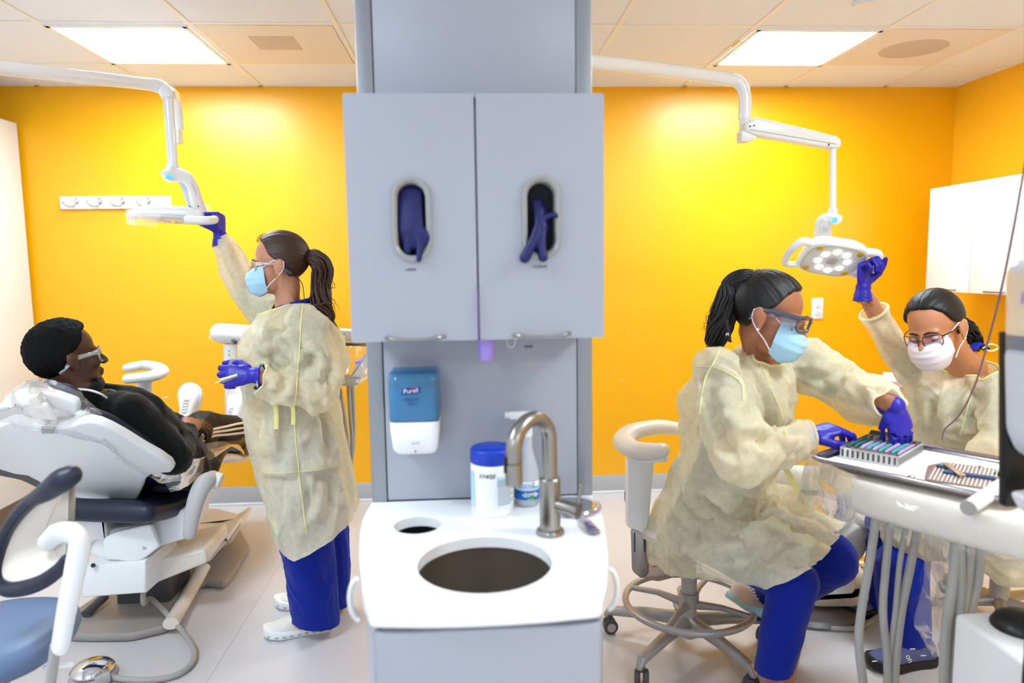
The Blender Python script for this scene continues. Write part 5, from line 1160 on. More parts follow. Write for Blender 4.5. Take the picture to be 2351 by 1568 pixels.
obj('display', MB().box(A(823, 832, Yt), (.030, .004, .010), np.stack([nrm(v3(1, 0, .18)), v3(0, 1, 0), nrm(v3(-.18, 0, 1))], 1)), mat('violet_display', (.35, .35, .9), .3, emit=(.3, .3, 1.0), estr=1.0), rk)
obj('tray_arm', MB().tube([A(760, 860, Yt + .06), A(700, 860, Yt + .15), A(640, 790, Yd)], .020, 14), M_whitep, du)
for k, pts in enumerate((((755, 884), (765, 930), (778, 990), (790, 1060)), ((765, 884), (775, 950), (785, 1000), (795, 1080)), ((778, 884), (790, 950), (797, 1010), (800, 1090)), ((800, 884), (804, 960), (808, 1010), (803, 1090)), ((809, 884), (812, 960), (811, 1020), (804, 1075)))):
    q = [A(x, y, Yt + .04 + .02 * k) for x, y in pts] + [A(770 + 3 * k, 1200, Yt - .02)]
    obj('hose', MB().tube(catmull(q, 6), .0085, 10), M_hose, du)
obj('floor_hose', MB().tube(catmull([A(803, 1080, 2.95), A(802, 1150, 2.92), A(797, 1190, 2.90), A(783, 1215, 2.88), A(765, 1226, 2.90)], 6), .0075, 10), M_hose, du)
tt = thing('tray', 'dark-edged instrument tray behind the standing woman, by the column', 'tray', A(805, 790, 3.06))
obj('tray_top', MB().slab(poly_round([A(775, 788, 2.98), A(842, 790, 2.98), A(842, 785, 3.25), A(700, 785, 3.25), A(700, 788, 2.98)], .01, 2), (0, 0, -1), .010, .003), M_dgray, tt)
bxo = thing('tissue_box', 'white carton with pale pink print on the tray behind the standing woman', 'box', A(790, 780, 3.06))
obj('carton', MB().slab(px([(772, 758), (807, 760), (808, 783), (770, 783)], 3.02), (0, 1, 0), .10, .003), M_white, bxo)
pk = MB()
for i, (x, y) in enumerate(((776, 768), (781, 764), (784, 771), (790, 767))): pk.box(A(x, y, 3.018), (.006, .002, .004))
obj('print', pk, mat('pink_print', (.85, .45, .60), .6), bxo, kind='stuff')
sheet([[A(785, 792, 2.95), A(815, 793, 2.94), A(846, 788, 2.96)], [A(780, 850, 2.93), A(812, 855, 2.90), A(846, 860, 2.94)], [A(775, 872, 2.92), A(805, 895, 2.90), A(846, 868, 2.95)]], .022, 22, 4, 'rack_cover', M_film, label='clear plastic wrap bunched over the rack behind the standing woman', cat='plastic cover')

# --- assistant stool in the near left corner
st = thing('assistant_stool', 'slate blue stool with white curved backrest in the near left corner', 'stool', (-1.2, 1.85, 0))
Ys = 1.72
rim = [A(x, y, Y) for x, y, Y in ((162, 1092, 1.62), (140, 1104, 1.62), (108, 1128, 1.64), (70, 1152, 1.68), (36, 1188, 1.72), (10, 1232, 1.75), (-8, 1290, 1.76), (-5, 1335, 1.75), (20, 1353, 1.73), (60, 1349, 1.70), (100, 1334, 1.68), (135, 1308, 1.67), (152, 1285, 1.66))]
obj('backrest_pad', MB().tube(catmull(rim, 5), [.024, .028, .024, .017, .016, .015, .015, .016, .018, .019, .019, .018, .016, .013], 14, ends=True), M_navy, st, ang=60)
cpt = A(85, 1240, 1.72); rp = catmull(rim + [rim[0]], 5)[:-1]
mb = MB(); rr = [[cpt + (p - cpt) * k + v3(0, .022 * (1 - k * k), 0) for p in rp] for k in (.96, .7, .4, .1)]
mb.rings(rr, cap=False); mb.rings([[q + v3(0, .03, 0) for q in r] for r in rr], cap=False); obj('backrest_shell', mb, M_beige, st, ang=60)
br = catmull([A(105, 1248, 1.70), A(135, 1224, 1.66), A(170, 1226, 1.62), A(182, 1250, 1.62), A(172, 1310, 1.63), A(155, 1390, 1.64), A(138, 1486, 1.65)], 6)
obj('back_bracket', MB().tube(br, [.022, .026, .030, .030, .029, .027, .025], 16, flat=.7, hint=(0, 1, 0), ends=True), M_whitep, st)
obj('back_stem', MB().tube([A(128, 1480, 1.66), A(112, 1600, 1.68), A(60, 1640, 1.75)], .012, 12), M_hose, st)
sc0 = FL(8, 1470, .46) + v3(-.03, .02, 0)
RS = []
for z, k in ((-.045, .80), (-.040, .95), (-.015, 1.0), (.012, .97), (.026, .86), (.030, .6)):
    RS.append([sc0 + v3(.175 * k * np.sign(math.cos(a)) * abs(math.cos(a)) ** .8, .20 * k * np.sign(math.sin(a)) * abs(math.sin(a)) ** .8, z) for a in np.linspace(0, 2 * math.pi, 40, endpoint=False)])
obj('seat', MB().rings(RS), M_slate, st, ang=60)
obj('seat_pan', MB().lathe([(.02, -.10), (.09, -.085), (.14, -.05), (.15, -.044)], sc0, n=32), M_whitep, st)
lvp = sc0 + v3(.13, -.02, -.08)
obj('lever', MB().tube([lvp, lvp + v3(.07, -.01, .01)], .008, 10, ends=True), M_whitep, st)
obj('gas_column', MB().cyl((sc0[0], sc0[1], .08), sc0 - v3(0, 0, .08), .025, .020, 18), M_grayp, st)
for k in range(5):
    a = k * 2 * math.pi / 5 + .3; e = v3(sc0[0] + .25 * math.cos(a), sc0[1] + .25 * math.sin(a), .075)
    obj('leg', MB().tube([(sc0[0], sc0[1], .10), e], [.024, .016], 10), M_grayp, st); obj('caster', MB().cyl(e + v3(-.012 * math.sin(a), .012 * math.cos(a), -.047), e + v3(.012 * math.sin(a), -.012 * math.cos(a), -.047), .027, n=18), M_dgray, st)
# --- foot control and its cord
fc = thing('foot_control', 'chrome-domed foot control disc on the floor at lower left', 'foot control', FL(220, 1545, 0))
fo = FL(214, 1556, 0)
obj('base', MB().lathe([(.001, .001), (.072, .001), (.076, .010), (.072, .022), (.06, .026)], fo, n=36), M_grayp, fc)
obj('dome', MB().lathe([(.070, .028), (.070, .034), (.058, .047), (.035, .056), (.001, .060)], fo + v3(0, 0, .002), n=40), M_chrome, fc)
obj('side_lug', MB().box(fo + v3(.055, -.045, .022), (.05, .035, .030), np.array(Euler((0, 0, .5)).to_matrix()), bev=.008), M_grayp, fc); obj('lug_screw', MB().cyl(fo + v3(.040, -.058, .03), fo + v3(.040, -.060, .050), .006, n=12), M_chrome, fc)
hs = [A(329, 1352, 2.76), A(330, 1385, 2.74)] + [FL(x, y, .012) for x, y in ((350, 1412), (395, 1440), (432, 1470), (447, 1500), (435, 1530), (395, 1553), (330, 1562), (262, 1556))] + [fo + v3(.075, -.02, .02)]
hs[2][2] = .08; hs[3][2] = .045; hs[4][2] = .02
obj('control_cord', MB().tube(catmull(hs, 6), .0105, 12), M_hose, label='gray cord looping over the floor from the left chair to the foot control', cat='cord')
# ================================================================== RIGHT ROOM: seated woman on her stool
w2 = thing('person', 'seated woman in yellow gown and blue mask sorting instruments on the tray', 'person', (.85, 2.25, 0))
H2 = Head(A(1766, 722, 2.05), (.80, -.54, -.30), nrm((.28, -.12, .95)), sc=1.03)
n2 = A(1722, 812, 2.13); F3 = nrm(v3(.76, -.65, -.05)); U3 = nrm(v3(.10, -.26, .95))
bod = MB(); H2.build(bod, n2, .050)
r2 = [(A(1726, 820, 2.14), .09, .065), (A(1726, 862, 2.13), .160, .072), (A(1708, 940, 2.16), .150, .09), (A(1690, 1040, 2.20), .145, .105), (A(1655, 1130, 2.29), .165, .115), (A(1625, 1200, 2.36), .19, .13)]
torso(bod, [(c, F3, U3, w, d) for c, w, d in r2])
sR, eR, wR = A(1652, 862, 2.00), A(1692, 1052, 1.84), A(1852, 1004, 1.92)
sL, eL, wL = A(1822, 822, 2.24), A(1962, 905, 2.14), A(2048, 928, 1.86)
bod.chain([sR, eR, wR], [.050, .038, .026]); bod.chain([sL, eL, wL], [.050, .038, .026])
hR2, kR2, aR2 = A(1625, 1215, 2.28), A(1822, 1335, 2.00), A(1780, 1640, 2.02)
hL2, kL2, aL2 = A(1660, 1200, 2.46), A(1905, 1282, 2.20), A(1745, 1400, 2.46)
bod.chain([hR2, kR2, aR2], [.095, .060, .036]); bod.chain([hL2, kL2, aL2], [.095, .060, .036])
me = blob(bod, .0052, 3); me.materials.append(M_skinB); finish('body', me, w2, ang=180)
H2.eyes(w2); H2.hair(M_hairk, w2, root=(-.085, 0, .090), seed=4)
obj('hair_tie', MB().tube([H2.p(-.082, 0, .098) + .020 * (math.cos(a) * H2.L + math.sin(a) * nrm(H2.U + .9 * H2.F)) for a in np.linspace(0, 6.28, 18, endpoint=False)], .005, 8, closed=True), mat('gray_tie', (.45, .45, .48), .5), w2)
obj('ponytail', locks([H2.p(-.072, 0, .090), A(1708, 640, 2.08), A(1684, 662, 2.10), A(1668, 705, 2.10), A(1655, 745, 2.10), A(1640, 785, 2.11), A(1632, 800, 2.12)], 130, .038, .0050, 9, wave=.004, wfreq=1.2, rprof=(.45, .8, 1.0, 1.05, 1.0, .8, .5), steps=30), M_hairk, w2, ang=180)
obj('hair_wisp', locks([A(1690, 660, 2.1), A(1650, 700, 2.1), A(1632, 740, 2.1), A(1628, 775, 2.1)], 16, .02, .0009, 3, wave=.006, rprof=(1, 1, 1, 1, 1)), M_hairk, w2, ang=180, kind='stuff')
H2.mask(M_maskb, w2)
M_smoke = mat('smoky_clear_frame', (.42, .42, .50), .15, trans=.5)
g3 = H2.glasses(M_smoke, w2, w=.060, h=.042, f=.112, drop=.004, name='safety_glasses', thick=.0034)
obj('side_shield', MB().slab([H2.p(.088, -.068, .020), H2.p(.045, -.078, .018), H2.p(.045, -.078, -.010), H2.p(.085, -.070, -.014)], H2.L, .002, 0), film('smoke_lens', (.75, .75, .82), clear=.75, haze=.12, bump=0), g3)
obj('temple', MB().tube([H2.p(.094, -.066, .018), H2.p(.03, -.081, .018), H2.p(-.005, -.085, .012)], [.008, .007, .005], 8, flat=.35, hint=H2.L), M_smoke, g3)
g4 = H2.glasses(mat('lilac_rim', (.55, .45, .62), .3), w2, w=.048, h=.036, f=.098, drop=-.006, name='eyeglasses', thick=.0016)
obj('earring', MB().ell(H2.p(-.002, -.085, -.044), .005 * 1.0, nu=12, nv=8), mat('crystal', (.95, .95, .95), .05, metal=.6), w2)
ln_ = obj('lanyard', MB().tube(catmull([A(1668, 735, 2.04), A(1672, 760, 2.03), A(1676, 785, 2.03)], 4), .013, 8, flat=.2, hint=(1, 0, 0)), M_navy, w2)
text('M', .012, A(1670, 768, 2.015), R_FRONT, M_whiteink, 'lettering', ln_)
sb = MB(); torso(sb, [(c, F3, U3, w + .006, d + .004) for c, w, d in r2[1:]]); sb.chain([sR, sR + (eR - sR) * .62], [.060, .052]); sb.chain([sL, sL + (eL - sL) * .62], [.060, .052])
me = blob(sb, .008, 4); folds(me, [(r2[0][0], r2[5][0], .5, 1)], .006, 10, 3); me.materials.append(M_scrubd); finish('scrub_top', me, w2, ang=180)
tm = MB().chain([hR2, kR2, A(1775, 1540, 2.0), A(1772, 1600, 2.0)], [.110, .074, .056, .052]); me = blob(tm, .008, 4); folds(me, [(kR2, aR2, .3, 1), (hR2, kR2, .6, 1)], .012, 11, 3); cut(me, A(1775, 1538, 2.0), (.05, 0, -1)); me.materials.append(M_scrub); finish('trouser_leg', me, w2, ang=180)
tm = MB().chain([hL2, kL2, aL2 + (kL2 - aL2) * .12], [.115, .092, .070]); me = blob(tm, .008, 4); folds(me, [(kL2, aL2, .3, 1), (hL2, kL2, .6, 1)], .012, 11, 5); me.materials.append(M_scrub); finish('trouser_leg', me, w2, ang=180)
# gown: torso, sleeves, lap and the skirt falling over the stool
gb = MB()
torso(gb, [(A(1724, 806, 2.13), F3, U3, .082, .070), (A(1726, 828, 2.13), F3, U3, .150, .085), (A(1726, 866, 2.12), F3, U3, .195, .115), (A(1708, 940, 2.14), F3, U3, .195, .145), (A(1682, 1040, 2.21), F3, U3, .185, .150), (A(1645, 1130, 2.30), F3, U3, .205, .165), (A(1615, 1210, 2.37), F3, U3, .225, .175), (A(1605, 1270, 2.40), F3, U3, .20, .155)], 36)
gb.chain([sR, A(1668, 940, 1.93), eR], [.082, .086, .082]); gb.chain([eR, A(1745, 1045, 1.86), A(1812, 1018, 1.90), wR], [.074, .062, .052, .042])
gb.chain([sL, A(1892, 863, 2.19), eL], [.080, .082, .080]); gb.chain([eL, A(2005, 922, 2.00), A(2034, 927, 1.90), wL], [.082, .072, .056, .044])
gb.chain([A(1650, 880, 2.12), A(1600, 920, 2.16), A(1590, 965, 2.20)], [.07, .068, .05])
gb.chain([hR2, A(1720, 1262, 2.12), kR2 + v3(.01, 0, .015)], [.155, .140, .118]); gb.chain([hL2, A(1790, 1225, 2.33), kL2 + v3(.01, 0, .015)], [.150, .135, .118])
gb.chain([A(1640, 1225, 2.34), A(1770, 1245, 2.22), A(1875, 1280, 2.09)], [.15, .13, .10])
gb.chain([A(1590, 1090, 2.36), A(1566, 1180, 2.38), A(1575, 1255, 2.36)], [.09, .10, .09])
gb.chain([A(1575, 1250, 2.30), A(1650, 1290, 2.18), A(1738, 1318, 2.05), A(1800, 1312, 2.0)], [.085, .075, .065, .06])
gb.chain([A(1700, 1150, 2.2), A(1780, 1160, 2.25), A(1850, 1195, 2.28)], [.09, .07, .06])
me = blob(gb, .0085, 6)
pa, pb, pc_ = A(1775, 1352, 1.93), A(1925, 1230, 2.08), A(1905, 1200, 2.32); nn = nrm(np.cross(pb - pa, pc_ - pa)); nn = nn if nn[0] > 0 else -nn
cut(me, pb, nn, near=A(1905, 1300, 2.1), rad=.42)
cut(me, A(1722, 804, 2.12), nrm(v3(.30, -.30, .9)), near=A(1728, 800, 2.12), rad=.15)
d_ = nrm(wR - A(1812, 1018, 1.90)); cut(me, wR - d_ * .003, d_, near=wR + d_ * .02, rad=.075)
d_ = nrm(wL - A(2034, 927, 1.90)); cut(me, wL - d_ * .008, d_, near=wL + d_ * .02, rad=.075)
W2F = [[1.5, (1582, 1137), (1631, 1136), (1687, 1179), (1730, 1166), (1775, 1160)], [1.4, (1588, 1146), (1631, 1179), (1724, 1204), (1770, 1195), (1830, 1190)], [1.3, (1568, 1060), (1578, 1116), (1585, 1150), (1615, 1189)], [1.2, (1519, 1057), (1525, 1133), (1532, 1199), (1555, 1255)], [1.1, (1562, 1255), (1580, 1230), (1600, 1200)], [1.4, (1618, 1285), (1674, 1261), (1750, 1248), (1790, 1222)], [1.2, (1560, 1262), (1618, 1288), (1660, 1320)], [1.2, (1697, 1314), (1722, 1285), (1750, 1255)], [1.1, (1767, 1202), (1800, 1214), (1839, 1222), (1880, 1222)], [1.1, (1640, 1230), (1700, 1232), (1760, 1226)], [(1545, 1120), (1550, 1180), (1548, 1230)], [1.2, (1690, 1130), (1740, 1136), (1790, 1140)], [1.1, (1600, 1300), (1650, 1330), (1710, 1350)], [(1790, 1270), (1840, 1262), (1890, 1240)],
       [1.3, (1687, 778), (1719, 830), (1751, 880), (1779, 951), (1788, 990)], [1.2, (1706, 830), (1735, 903), (1760, 967)], [1.3, (1629, 842), (1671, 855), (1700, 893), (1704, 951)], [1.1, (1607, 849), (1610, 919), (1613, 967)], [1.1, (1665, 890), (1655, 912), (1648, 940)], [1.4, (1620, 995), (1661, 967), (1687, 983), (1680, 998), (1703, 1024)], [1.3, (1680, 1002), (1738, 986), (1783, 1018)], [1.1, (1741, 1046), (1795, 1024), (1846, 1005)], [(1640, 1010), (1655, 1045), (1690, 1075)], [(1770, 1000), (1790, 1010), (1820, 1012)], [1.2, (1853, 842), (1880, 848), (1910, 855)], [1.2, (1897, 880), (1942, 871), (1983, 871)], [1.1, (1923, 925), (1940, 905), (1961, 890)], [(1990, 890), (2005, 910), (2010, 930)], [(1575, 900), (1568, 930), (1572, 960)], [(1668, 920), (1672, 960), (1690, 990)]]
d0_ = nrm(A(1740, 1366, 1.95) - A(1530, 1306, 2.4)); dn_ = np.cross(d0_, np.cross(d0_, (0, 0, 1))); cut(me, A(1740, 1364, 1.95), dn_ if dn_[2] < 0 else -dn_)
G2 = gown_finish(me, w2, [(A(1726, 860, 2.12), A(1640, 1130, 2.30), .45, 1.0), (sR, eR, .5, 1.0), (eR, wR, 1.3, 1.1), (sL, eL, .6, 1.0), (eL, wL, 1.2, 1.1), (A(1615, 1200, 2.35), kR2, .45, 1.5), (hL2, kL2, .45, 1.4), (A(1570, 1090, 2.36), A(1580, 1255, 2.36), .3, 1.2)], .044, 7.5, 31, W2F)
for pth, r_ in (([(1655, 795), (1640, 830), (1622, 862), (1612, 900), (1606, 950), (1600, 1000)], .002), ([(1598, 842), (1650, 846), (1700, 878), (1705, 920)], .0014), ([(1745, 835), (1765, 880), (1790, 940), (1805, 1000)], .0016)):
    strip_on(G2, catmull([A(x, y, 1.9) for x, y in pth], 5), CAMO, r_, M_seam, 'seam', G2)
obj('tie_strip', MB().tube(catmull([A(1800, 1068, 1.99), A(1820, 1105, 1.99), A(1843, 1150, 2.0)], 5), .0085, 8, flat=.2, hint=(0, 1, 0)), M_tie, G2)
obj('neck_tie', MB().tube(catmull([A(1672, 765, 2.09), A(1662, 770, 2.09), A(1656, 785, 2.09)], 4), .006, 8, flat=.4), M_tie, G2)
binding(G2, A(1728, 805, 2.12), .17, .0042, M_seam); binding(G2, wR, .07, .0035, M_gown, 'cuff'); binding(G2, wL, .07, .0035, M_gown, 'cuff')
# hands
hm = hand_mb(wR, (.93, .12, .24), (-.20, -.15, .95), (.15, -.95, 0), [(.55, .75, .45), (.65, .75, .45), (.72, .8, .5), (.8, .8, .5)], thumb=((.8, .45, -.45), (.95, .0, -.4), (.9, -.25, -.35)), sc=.98, cuff=.05)
tuck(glove(hm, w2, seed=8), G2, .003)
hm = hand_mb(wL + v3(.006, -.006, -.004), (.24, -.06, -.96), (.12, -.95, .10), (-.9, .0, -.2), [(.34, .38, .2), (.32, .34, .2), (.34, .36, .2), (.38, .42, .25)], spread=(.10, .03, -.05, -.13), thumb=((.8, .22, -.5), (.85, -.05, -.45), (.85, -.2, -.4)), sc=.94, cuff=.06, cdir=wL - A(2005, 922, 2.00))
tuck(glove(hm, w2, seed=9), G2, .003)
M_pkt = mat('pale_pink_mesh', (.80, .74, .74), .7, bump=.2, bscale=200); M_aq = mat('pale_aqua_rubber', (.62, .78, .83), .6)
foot = aL2; fd = nrm(v3(-.30, -.22, -.12) * -1)
fd = nrm(A(1745, 1420, 2.30) - A(1672, 1372, 2.52)); shoe(A(1676, 1376, 2.52), fd, w2, M_pkt, M_aq, .25, U=nrm(v3(.5, -.3, .8)), m_lace=M_whitep)
shoe(aR2 + v3(-.05, .03, -aR2[2]), (.75, -.65, 0), w2, M_pkt, M_aq, .25, m_lace=M_whitep)

# --- her stool
so = thing('operator_stool', 'gray operator stool with foot ring and wrap-around arm under the seated woman', 'stool', (.78, 2.42, 0))
cxs, cys = .775, 2.42
obj('arm_rest', MB().tube(catmull([A(1562, 985, 2.62), A(1510, 980, 2.58), A(1452, 992, 2.50), A(1432, 1012, 2.42), A(1450, 1030, 2.33), A(1490, 1036, 2.28), A(1520, 1034, 2.26)], 6), [.034, .037, .040, .040, .038, .038, .034], 18, ends=True, flat=.72, hint=(0, 0, 1)), M_beige, so, ang=70)
obj('arm_base', MB().tube(catmull([A(1445, 1030, 2.40), A(1468, 1052, 2.33), A(1524, 1052, 2.27)], 5), [.026, .028, .026], 12, flat=.5, ends=True), M_whitep, so)
obj('arm_post', MB().slab(poly_round(px([(1442, 1052), (1503, 1058), (1496, 1130), (1488, 1228), (1442, 1212)], 2.36), .006, 2), (0, 1, 0), .05, .006), M_whitep, so)
bk = obj('bracket_plate', MB().slab(poly_round(px([(1449, 1214), (1491, 1228), (1490, 1318), (1474, 1330), (1452, 1312)], 2.38), .012, 3), (0, 1, 0), .012, .002), M_steel, so)
for xx in (1457, 1480): obj('slot', MB().box(A(xx, 1245, 2.379), (.005, .003, .07)), M_dgray, bk)
obj('bracket_arm', MB().slab(poly_round(px([(1474, 1326), (1490, 1306), (1560, 1285), (1590, 1296), (1580, 1318), (1510, 1336)], 2.39), .008, 2), (0, 1, 0), .05, .003), mat('warm_steel', (.70, .62, .56), .4, metal=.7), so)
obj('adjust_knob', MB().cyl(A(1437, 1140, 2.44), A(1446, 1140, 2.44), .026, n=18), M_dgray, so); obj('adjust_knob', MB().cyl(A(1494, 1275, 2.42), A(1503, 1275, 2.42), .016, n=16), M_dgray, so)
obj('seat', MB().lathe([(.02, .44), (.17, .44), (.195, .455), (.20, .475), (.19, .492), (.15, .50), (.001, .50)], (cxs, cys, 0), n=36), M_beige, so)
obj('gas_column', MB().lathe([(.024, .44), (.024, .30), (.028, .30), (.028, .14), (.036, .13), (.036, .06), (.02, .05)], (cxs, cys, 0), n=24), M_grayp, so)
M_gm = mat('gray_alloy', (.66, .64, .63), .35, metal=.3)
obj('foot_ring', MB().tube([(cxs + .228 * math.cos(a), cys + .228 * math.sin(a), .185) for a in np.linspace(0, 2 * math.pi, 56, endpoint=False)], .0125, 12, closed=True), M_gm, so)
obj('ring_hub', MB().lathe([(.030, .225), (.036, .222), (.036, .175), (.030, .170)], (cxs, cys, 0), n=24), M_gm, so)
for k in range(4):
    a = k * math.pi / 2 + .95; obj('ring_spoke', MB().tube([(cxs + .032 * math.cos(a), cys + .032 * math.sin(a), .18), (cxs + .12 * math.cos(a), cys + .12 * math.sin(a), .192), (cxs + .225 * math.cos(a), cys + .225 * math.sin(a), .185)], [.016, .011, .010], 10), M_gm, so)
for k in range(5):
    a = 2.62 + k * 2 * math.pi / 5; dx, dy = math.cos(a), math.sin(a); e = v3(cxs + .30 * dx, cys + .30 * dy, 0)
    obj('leg', MB().tube([(cxs + .02 * dx, cys + .02 * dy, .115), (cxs + .16 * dx, cys + .16 * dy, .108), (e[0], e[1], .088), (e[0] + .012 * dx, e[1] + .012 * dy, .070)], [.026, .022, .018, .013], 12, ends=True), M_gm, so)
    cs = obj('caster', MB().tube([e + v3(0, 0, .085), e + v3(0, 0, .05)], .012, 10), M_dgray, so)
    ax_ = v3(-math.sin(a + .6), math.cos(a + .6), 0)
    for q in (-1, 1):
        wl_ = obj('wheel', MB().lathe([(.004, -.009), (.022, -.009), (.0275, -.005), (.0275, .006), (.020, .010), (.004, .010)], e + ax_ * q * .014 + v3(0, 0, .029), Rcols(np.cross(ax_ * q, (0, 0, 1)), (0, 0, 1), ax_ * q), 24), M_dgray, cs)
        obj('wheel_disc', MB().cyl(e + ax_ * q * .0235 + v3(0, 0, .029), e + ax_ * q * .0250 + v3(0, 0, .029), .017, n=20), M_grayp, cs)

# ================================================================== second woman, holding the right lamp
w3 = thing('person', 'woman in yellow gown and white mask at the right, one arm raised to the lamp', 'person', (1.8, 2.4, 0))
H3 = Head(A(2146, 752, 2.30), (-.80, -.50, -.36), nrm((-.34, -.05, .94)), sc=1.03)
n3 = A(2222, 848, 2.40); F4 = nrm(v3(-.82, -.55, -.05)); U4 = nrm(v3(-.10, -.10, 1))
bod = MB(); H3.build(bod, n3, .050)
r3 = [(A(2226, 858, 2.41), .09, .065), (A(2216, 885, 2.40), .165, .09), (A(2214, 960, 2.42), .16, .11), (A(2225, 1050, 2.45), .15, .105), (A(2250, 1130, 2.48), .17, .115), (A(2265, 1190, 2.50), .19, .13)]
torso(bod, [(c, F4, U4, w, d) for c, w, d in r3])
s3L, e3L, w3L = A(2296, 905, 2.27), A(2325, 1010, 2.14), A(2222, 1085, 2.16)
s3R, e3R, w3R = A(2132, 868, 2.53), A(2056, 800, 2.62), A(1982, 668, 2.58)
bod.chain([s3L, e3L, w3L], [.050, .038, .027]); bod.chain([s3R, e3R, w3R], [.050, .040, .028])
h3L, k3L, a3L = A(2270, 1200, 2.42), A(2062, 1190, 2.27), A(2085, 1485, 2.30)
h3R, k3R, a3R = A(2240, 1195, 2.58), A(2050, 1200, 2.50), A(2035, 1375, 2.62)
bod.chain([h3L, k3L, a3L], [.095, .060, .038]); bod.chain([h3R, k3R, a3R], [.095, .060, .038])
me = blob(bod, .0055, 3); me.materials.append(mat('skin_tan', (.78, .53, .38), .42, sub=.12, bump=.03, bscale=400)); finish('body', me, w3, ang=180)
H3.eyes(w3); H3.hair(M_hairk, w3, root=(-.105, 0, .005), seed=6)
obj('ponytail', locks([H3.p(-.095, 0, .006), A(2203, 742, 2.36), A(2224, 757, 2.37), A(2240, 785, 2.38), A(2250, 812, 2.38)], 90, .026, .0048, 12, wave=.003, rprof=(.5, .9, 1, .9, .6), steps=20), M_hairk, w3, ang=180)
H3.mask(M_maskw, w3); H3.glasses(mat('dark_metal_frame', (.25, .20, .24), .3, metal=.6), w3, w=.052, h=.040, f=.104, drop=-.008, name='eyeglasses', thick=.0014, lens=film('violet_lens', (.88, .80, .95), clear=.85, haze=.04, bump=0, rough=.03))
obj('earring', MB().ell(H3.p(-.002, .082, -.044), .004, nu=10, nv=8), MATS['crystal'], w3)
obj('collar', MB().tube(catmull([A(2232, 802, 2.34), A(2245, 790, 2.36), A(2262, 800, 2.40)], 5), .016, 10, flat=.5, ends=True), M_collar, w3)
sb = MB(); torso(sb, [(c, F4, U4, w + .006, d + .004) for c, w, d in r3[1:]]); sb.chain([s3L, s3L + (e3L - s3L) * .62], [.066, .058]); sb.chain([s3R, s3R + (e3R - s3R) * .62], [.066, .058])
me = blob(sb, .008, 4); me.materials.append(M_scrubd); finish('scrub_top', me, w3, ang=180)
for h_, k_, a_, sd in ((h3L, k3L, A(2080, 1462, 2.30), 2), (h3R, k3R, a3R, 4)):
    me = blob(MB().chain([h_, k_, a_], [.115, .095, .078]), .008, 4); folds(me, [(k_, a_, .25, 1)], .014, 10, sd); dd = nrm(a_ - k_); cut(me, a_, dd, near=a_, rad=.12); me.materials.append(M_scrub); finish('trouser_leg', me, w3, ang=180)
    obj('sock', MB().chain([a_ - dd * .03, a_ + dd * .06], [.046, .042]), M_black, w3)
gb = MB()
torso(gb, [(A(2221, 826, 2.39), F4, U4, .074, .064), (A(2223, 848, 2.40), F4, U4, .10, .078), (A(2222, 868, 2.40), F4, U4, .155, .09), (A(2215, 905, 2.40), F4, U4, .195, .12), (A(2212, 970, 2.42), F4, U4, .195, .145), (A(2222, 1060, 2.45), F4, U4, .19, .15), (A(2250, 1140, 2.48), F4, U4, .21, .165), (A(2268, 1210, 2.50), F4, U4, .225, .17), (A(2270, 1260, 2.5), F4, U4, .20, .15)], 36)
gb.chain([s3L, A(2318, 960, 2.20), e3L], [.080, .084, .084]); gb.chain([e3L, A(2265, 1040, 2.14), w3L], [.080, .066, .040])
gb.chain([s3R, A(2090, 835, 2.59), e3R], [.080, .074, .066]); gb.chain([e3R, A(2030, 750, 2.62), A(2004, 712, 2.60), w3R], [.066, .058, .050, .040])
gb.chain([h3L, A(2170, 1200, 2.36), A(2100, 1200, 2.30)], [.15, .13, .12]); gb.chain([h3R, A(2160, 1205, 2.54), A(2100, 1205, 2.52)], [.15, .13, .12]); gb.chain([A(2290, 1240, 2.40), A(2330, 1290, 2.36)], [.13, .10])
me = blob(gb, .0085, 6)
cut(me, A(2222, 838, 2.40), nrm(v3(-.22, -.22, .95)), near=A(2220, 825, 2.40), rad=.15)
d_ = nrm(w3R - e3R); cut(me, A(2006, 716, 2.60), d_, near=w3R, rad=.15)
d_ = nrm(w3L - A(2265, 1040, 2.14)); cut(me, w3L, d_, near=w3L + d_ * .02, rad=.08)
W3F = [[1.3, (2290, 881), (2237, 898), (2217, 919), (2211, 951)], [1.2, (2173, 875), (2164, 933), (2167, 992)], [1.2, (2211, 951), (2203, 970), (2193, 989)], [1.2, (2252, 815), (2238, 850), (2226, 880)], [(2130, 880), (2126, 930), (2130, 985)], [(2030, 740), (2050, 780), (2080, 820)], [1.1, (2010, 730), (2028, 765), (2045, 800)], [(2250, 930), (2245, 970), (2235, 1000)], [(2060, 800), (2085, 820), (2105, 850)], [1.2, (2200, 1000), (2240, 985), (2285, 975)]]
G3 = gown_finish(me, w3, [(A(2218, 900, 2.40), A(2250, 1140, 2.48), .4, 1), (s3L, e3L, .6, 1), (e3L, w3L, 1.0, 1), (s3R, w3R, .5, .9), (h3L, k3L, .5, 1.2)], .044, 7.5, 51, W3F)
obj('cuff_roll', MB().tube([A(2006, 716, 2.60) + .052 * (math.cos(a) * fr(w3R - e3R)[0] + math.sin(a) * fr(w3R - e3R)[1]) for a in np.linspace(0, 6.28, 24, endpoint=False)], .006, 8, closed=True), M_gown, G3)
strip_on(G3, catmull([A(x, y, 2.2) for x, y in ((2262, 800), (2250, 850), (2232, 900), (2215, 960), (2205, 1000))], 5), CAMO, .002, M_seam, 'seam', G3)
binding(G3, A(2222, 835, 2.40), .16, .0042, M_seam)
obj('neck_bow', MB().tube(catmull([A(2255, 800, 2.36), A(2275, 790, 2.35), A(2292, 798, 2.35), A(2278, 806, 2.35), A(2262, 803, 2.36)], 5), .006, 8, flat=.5), M_tie, G3)
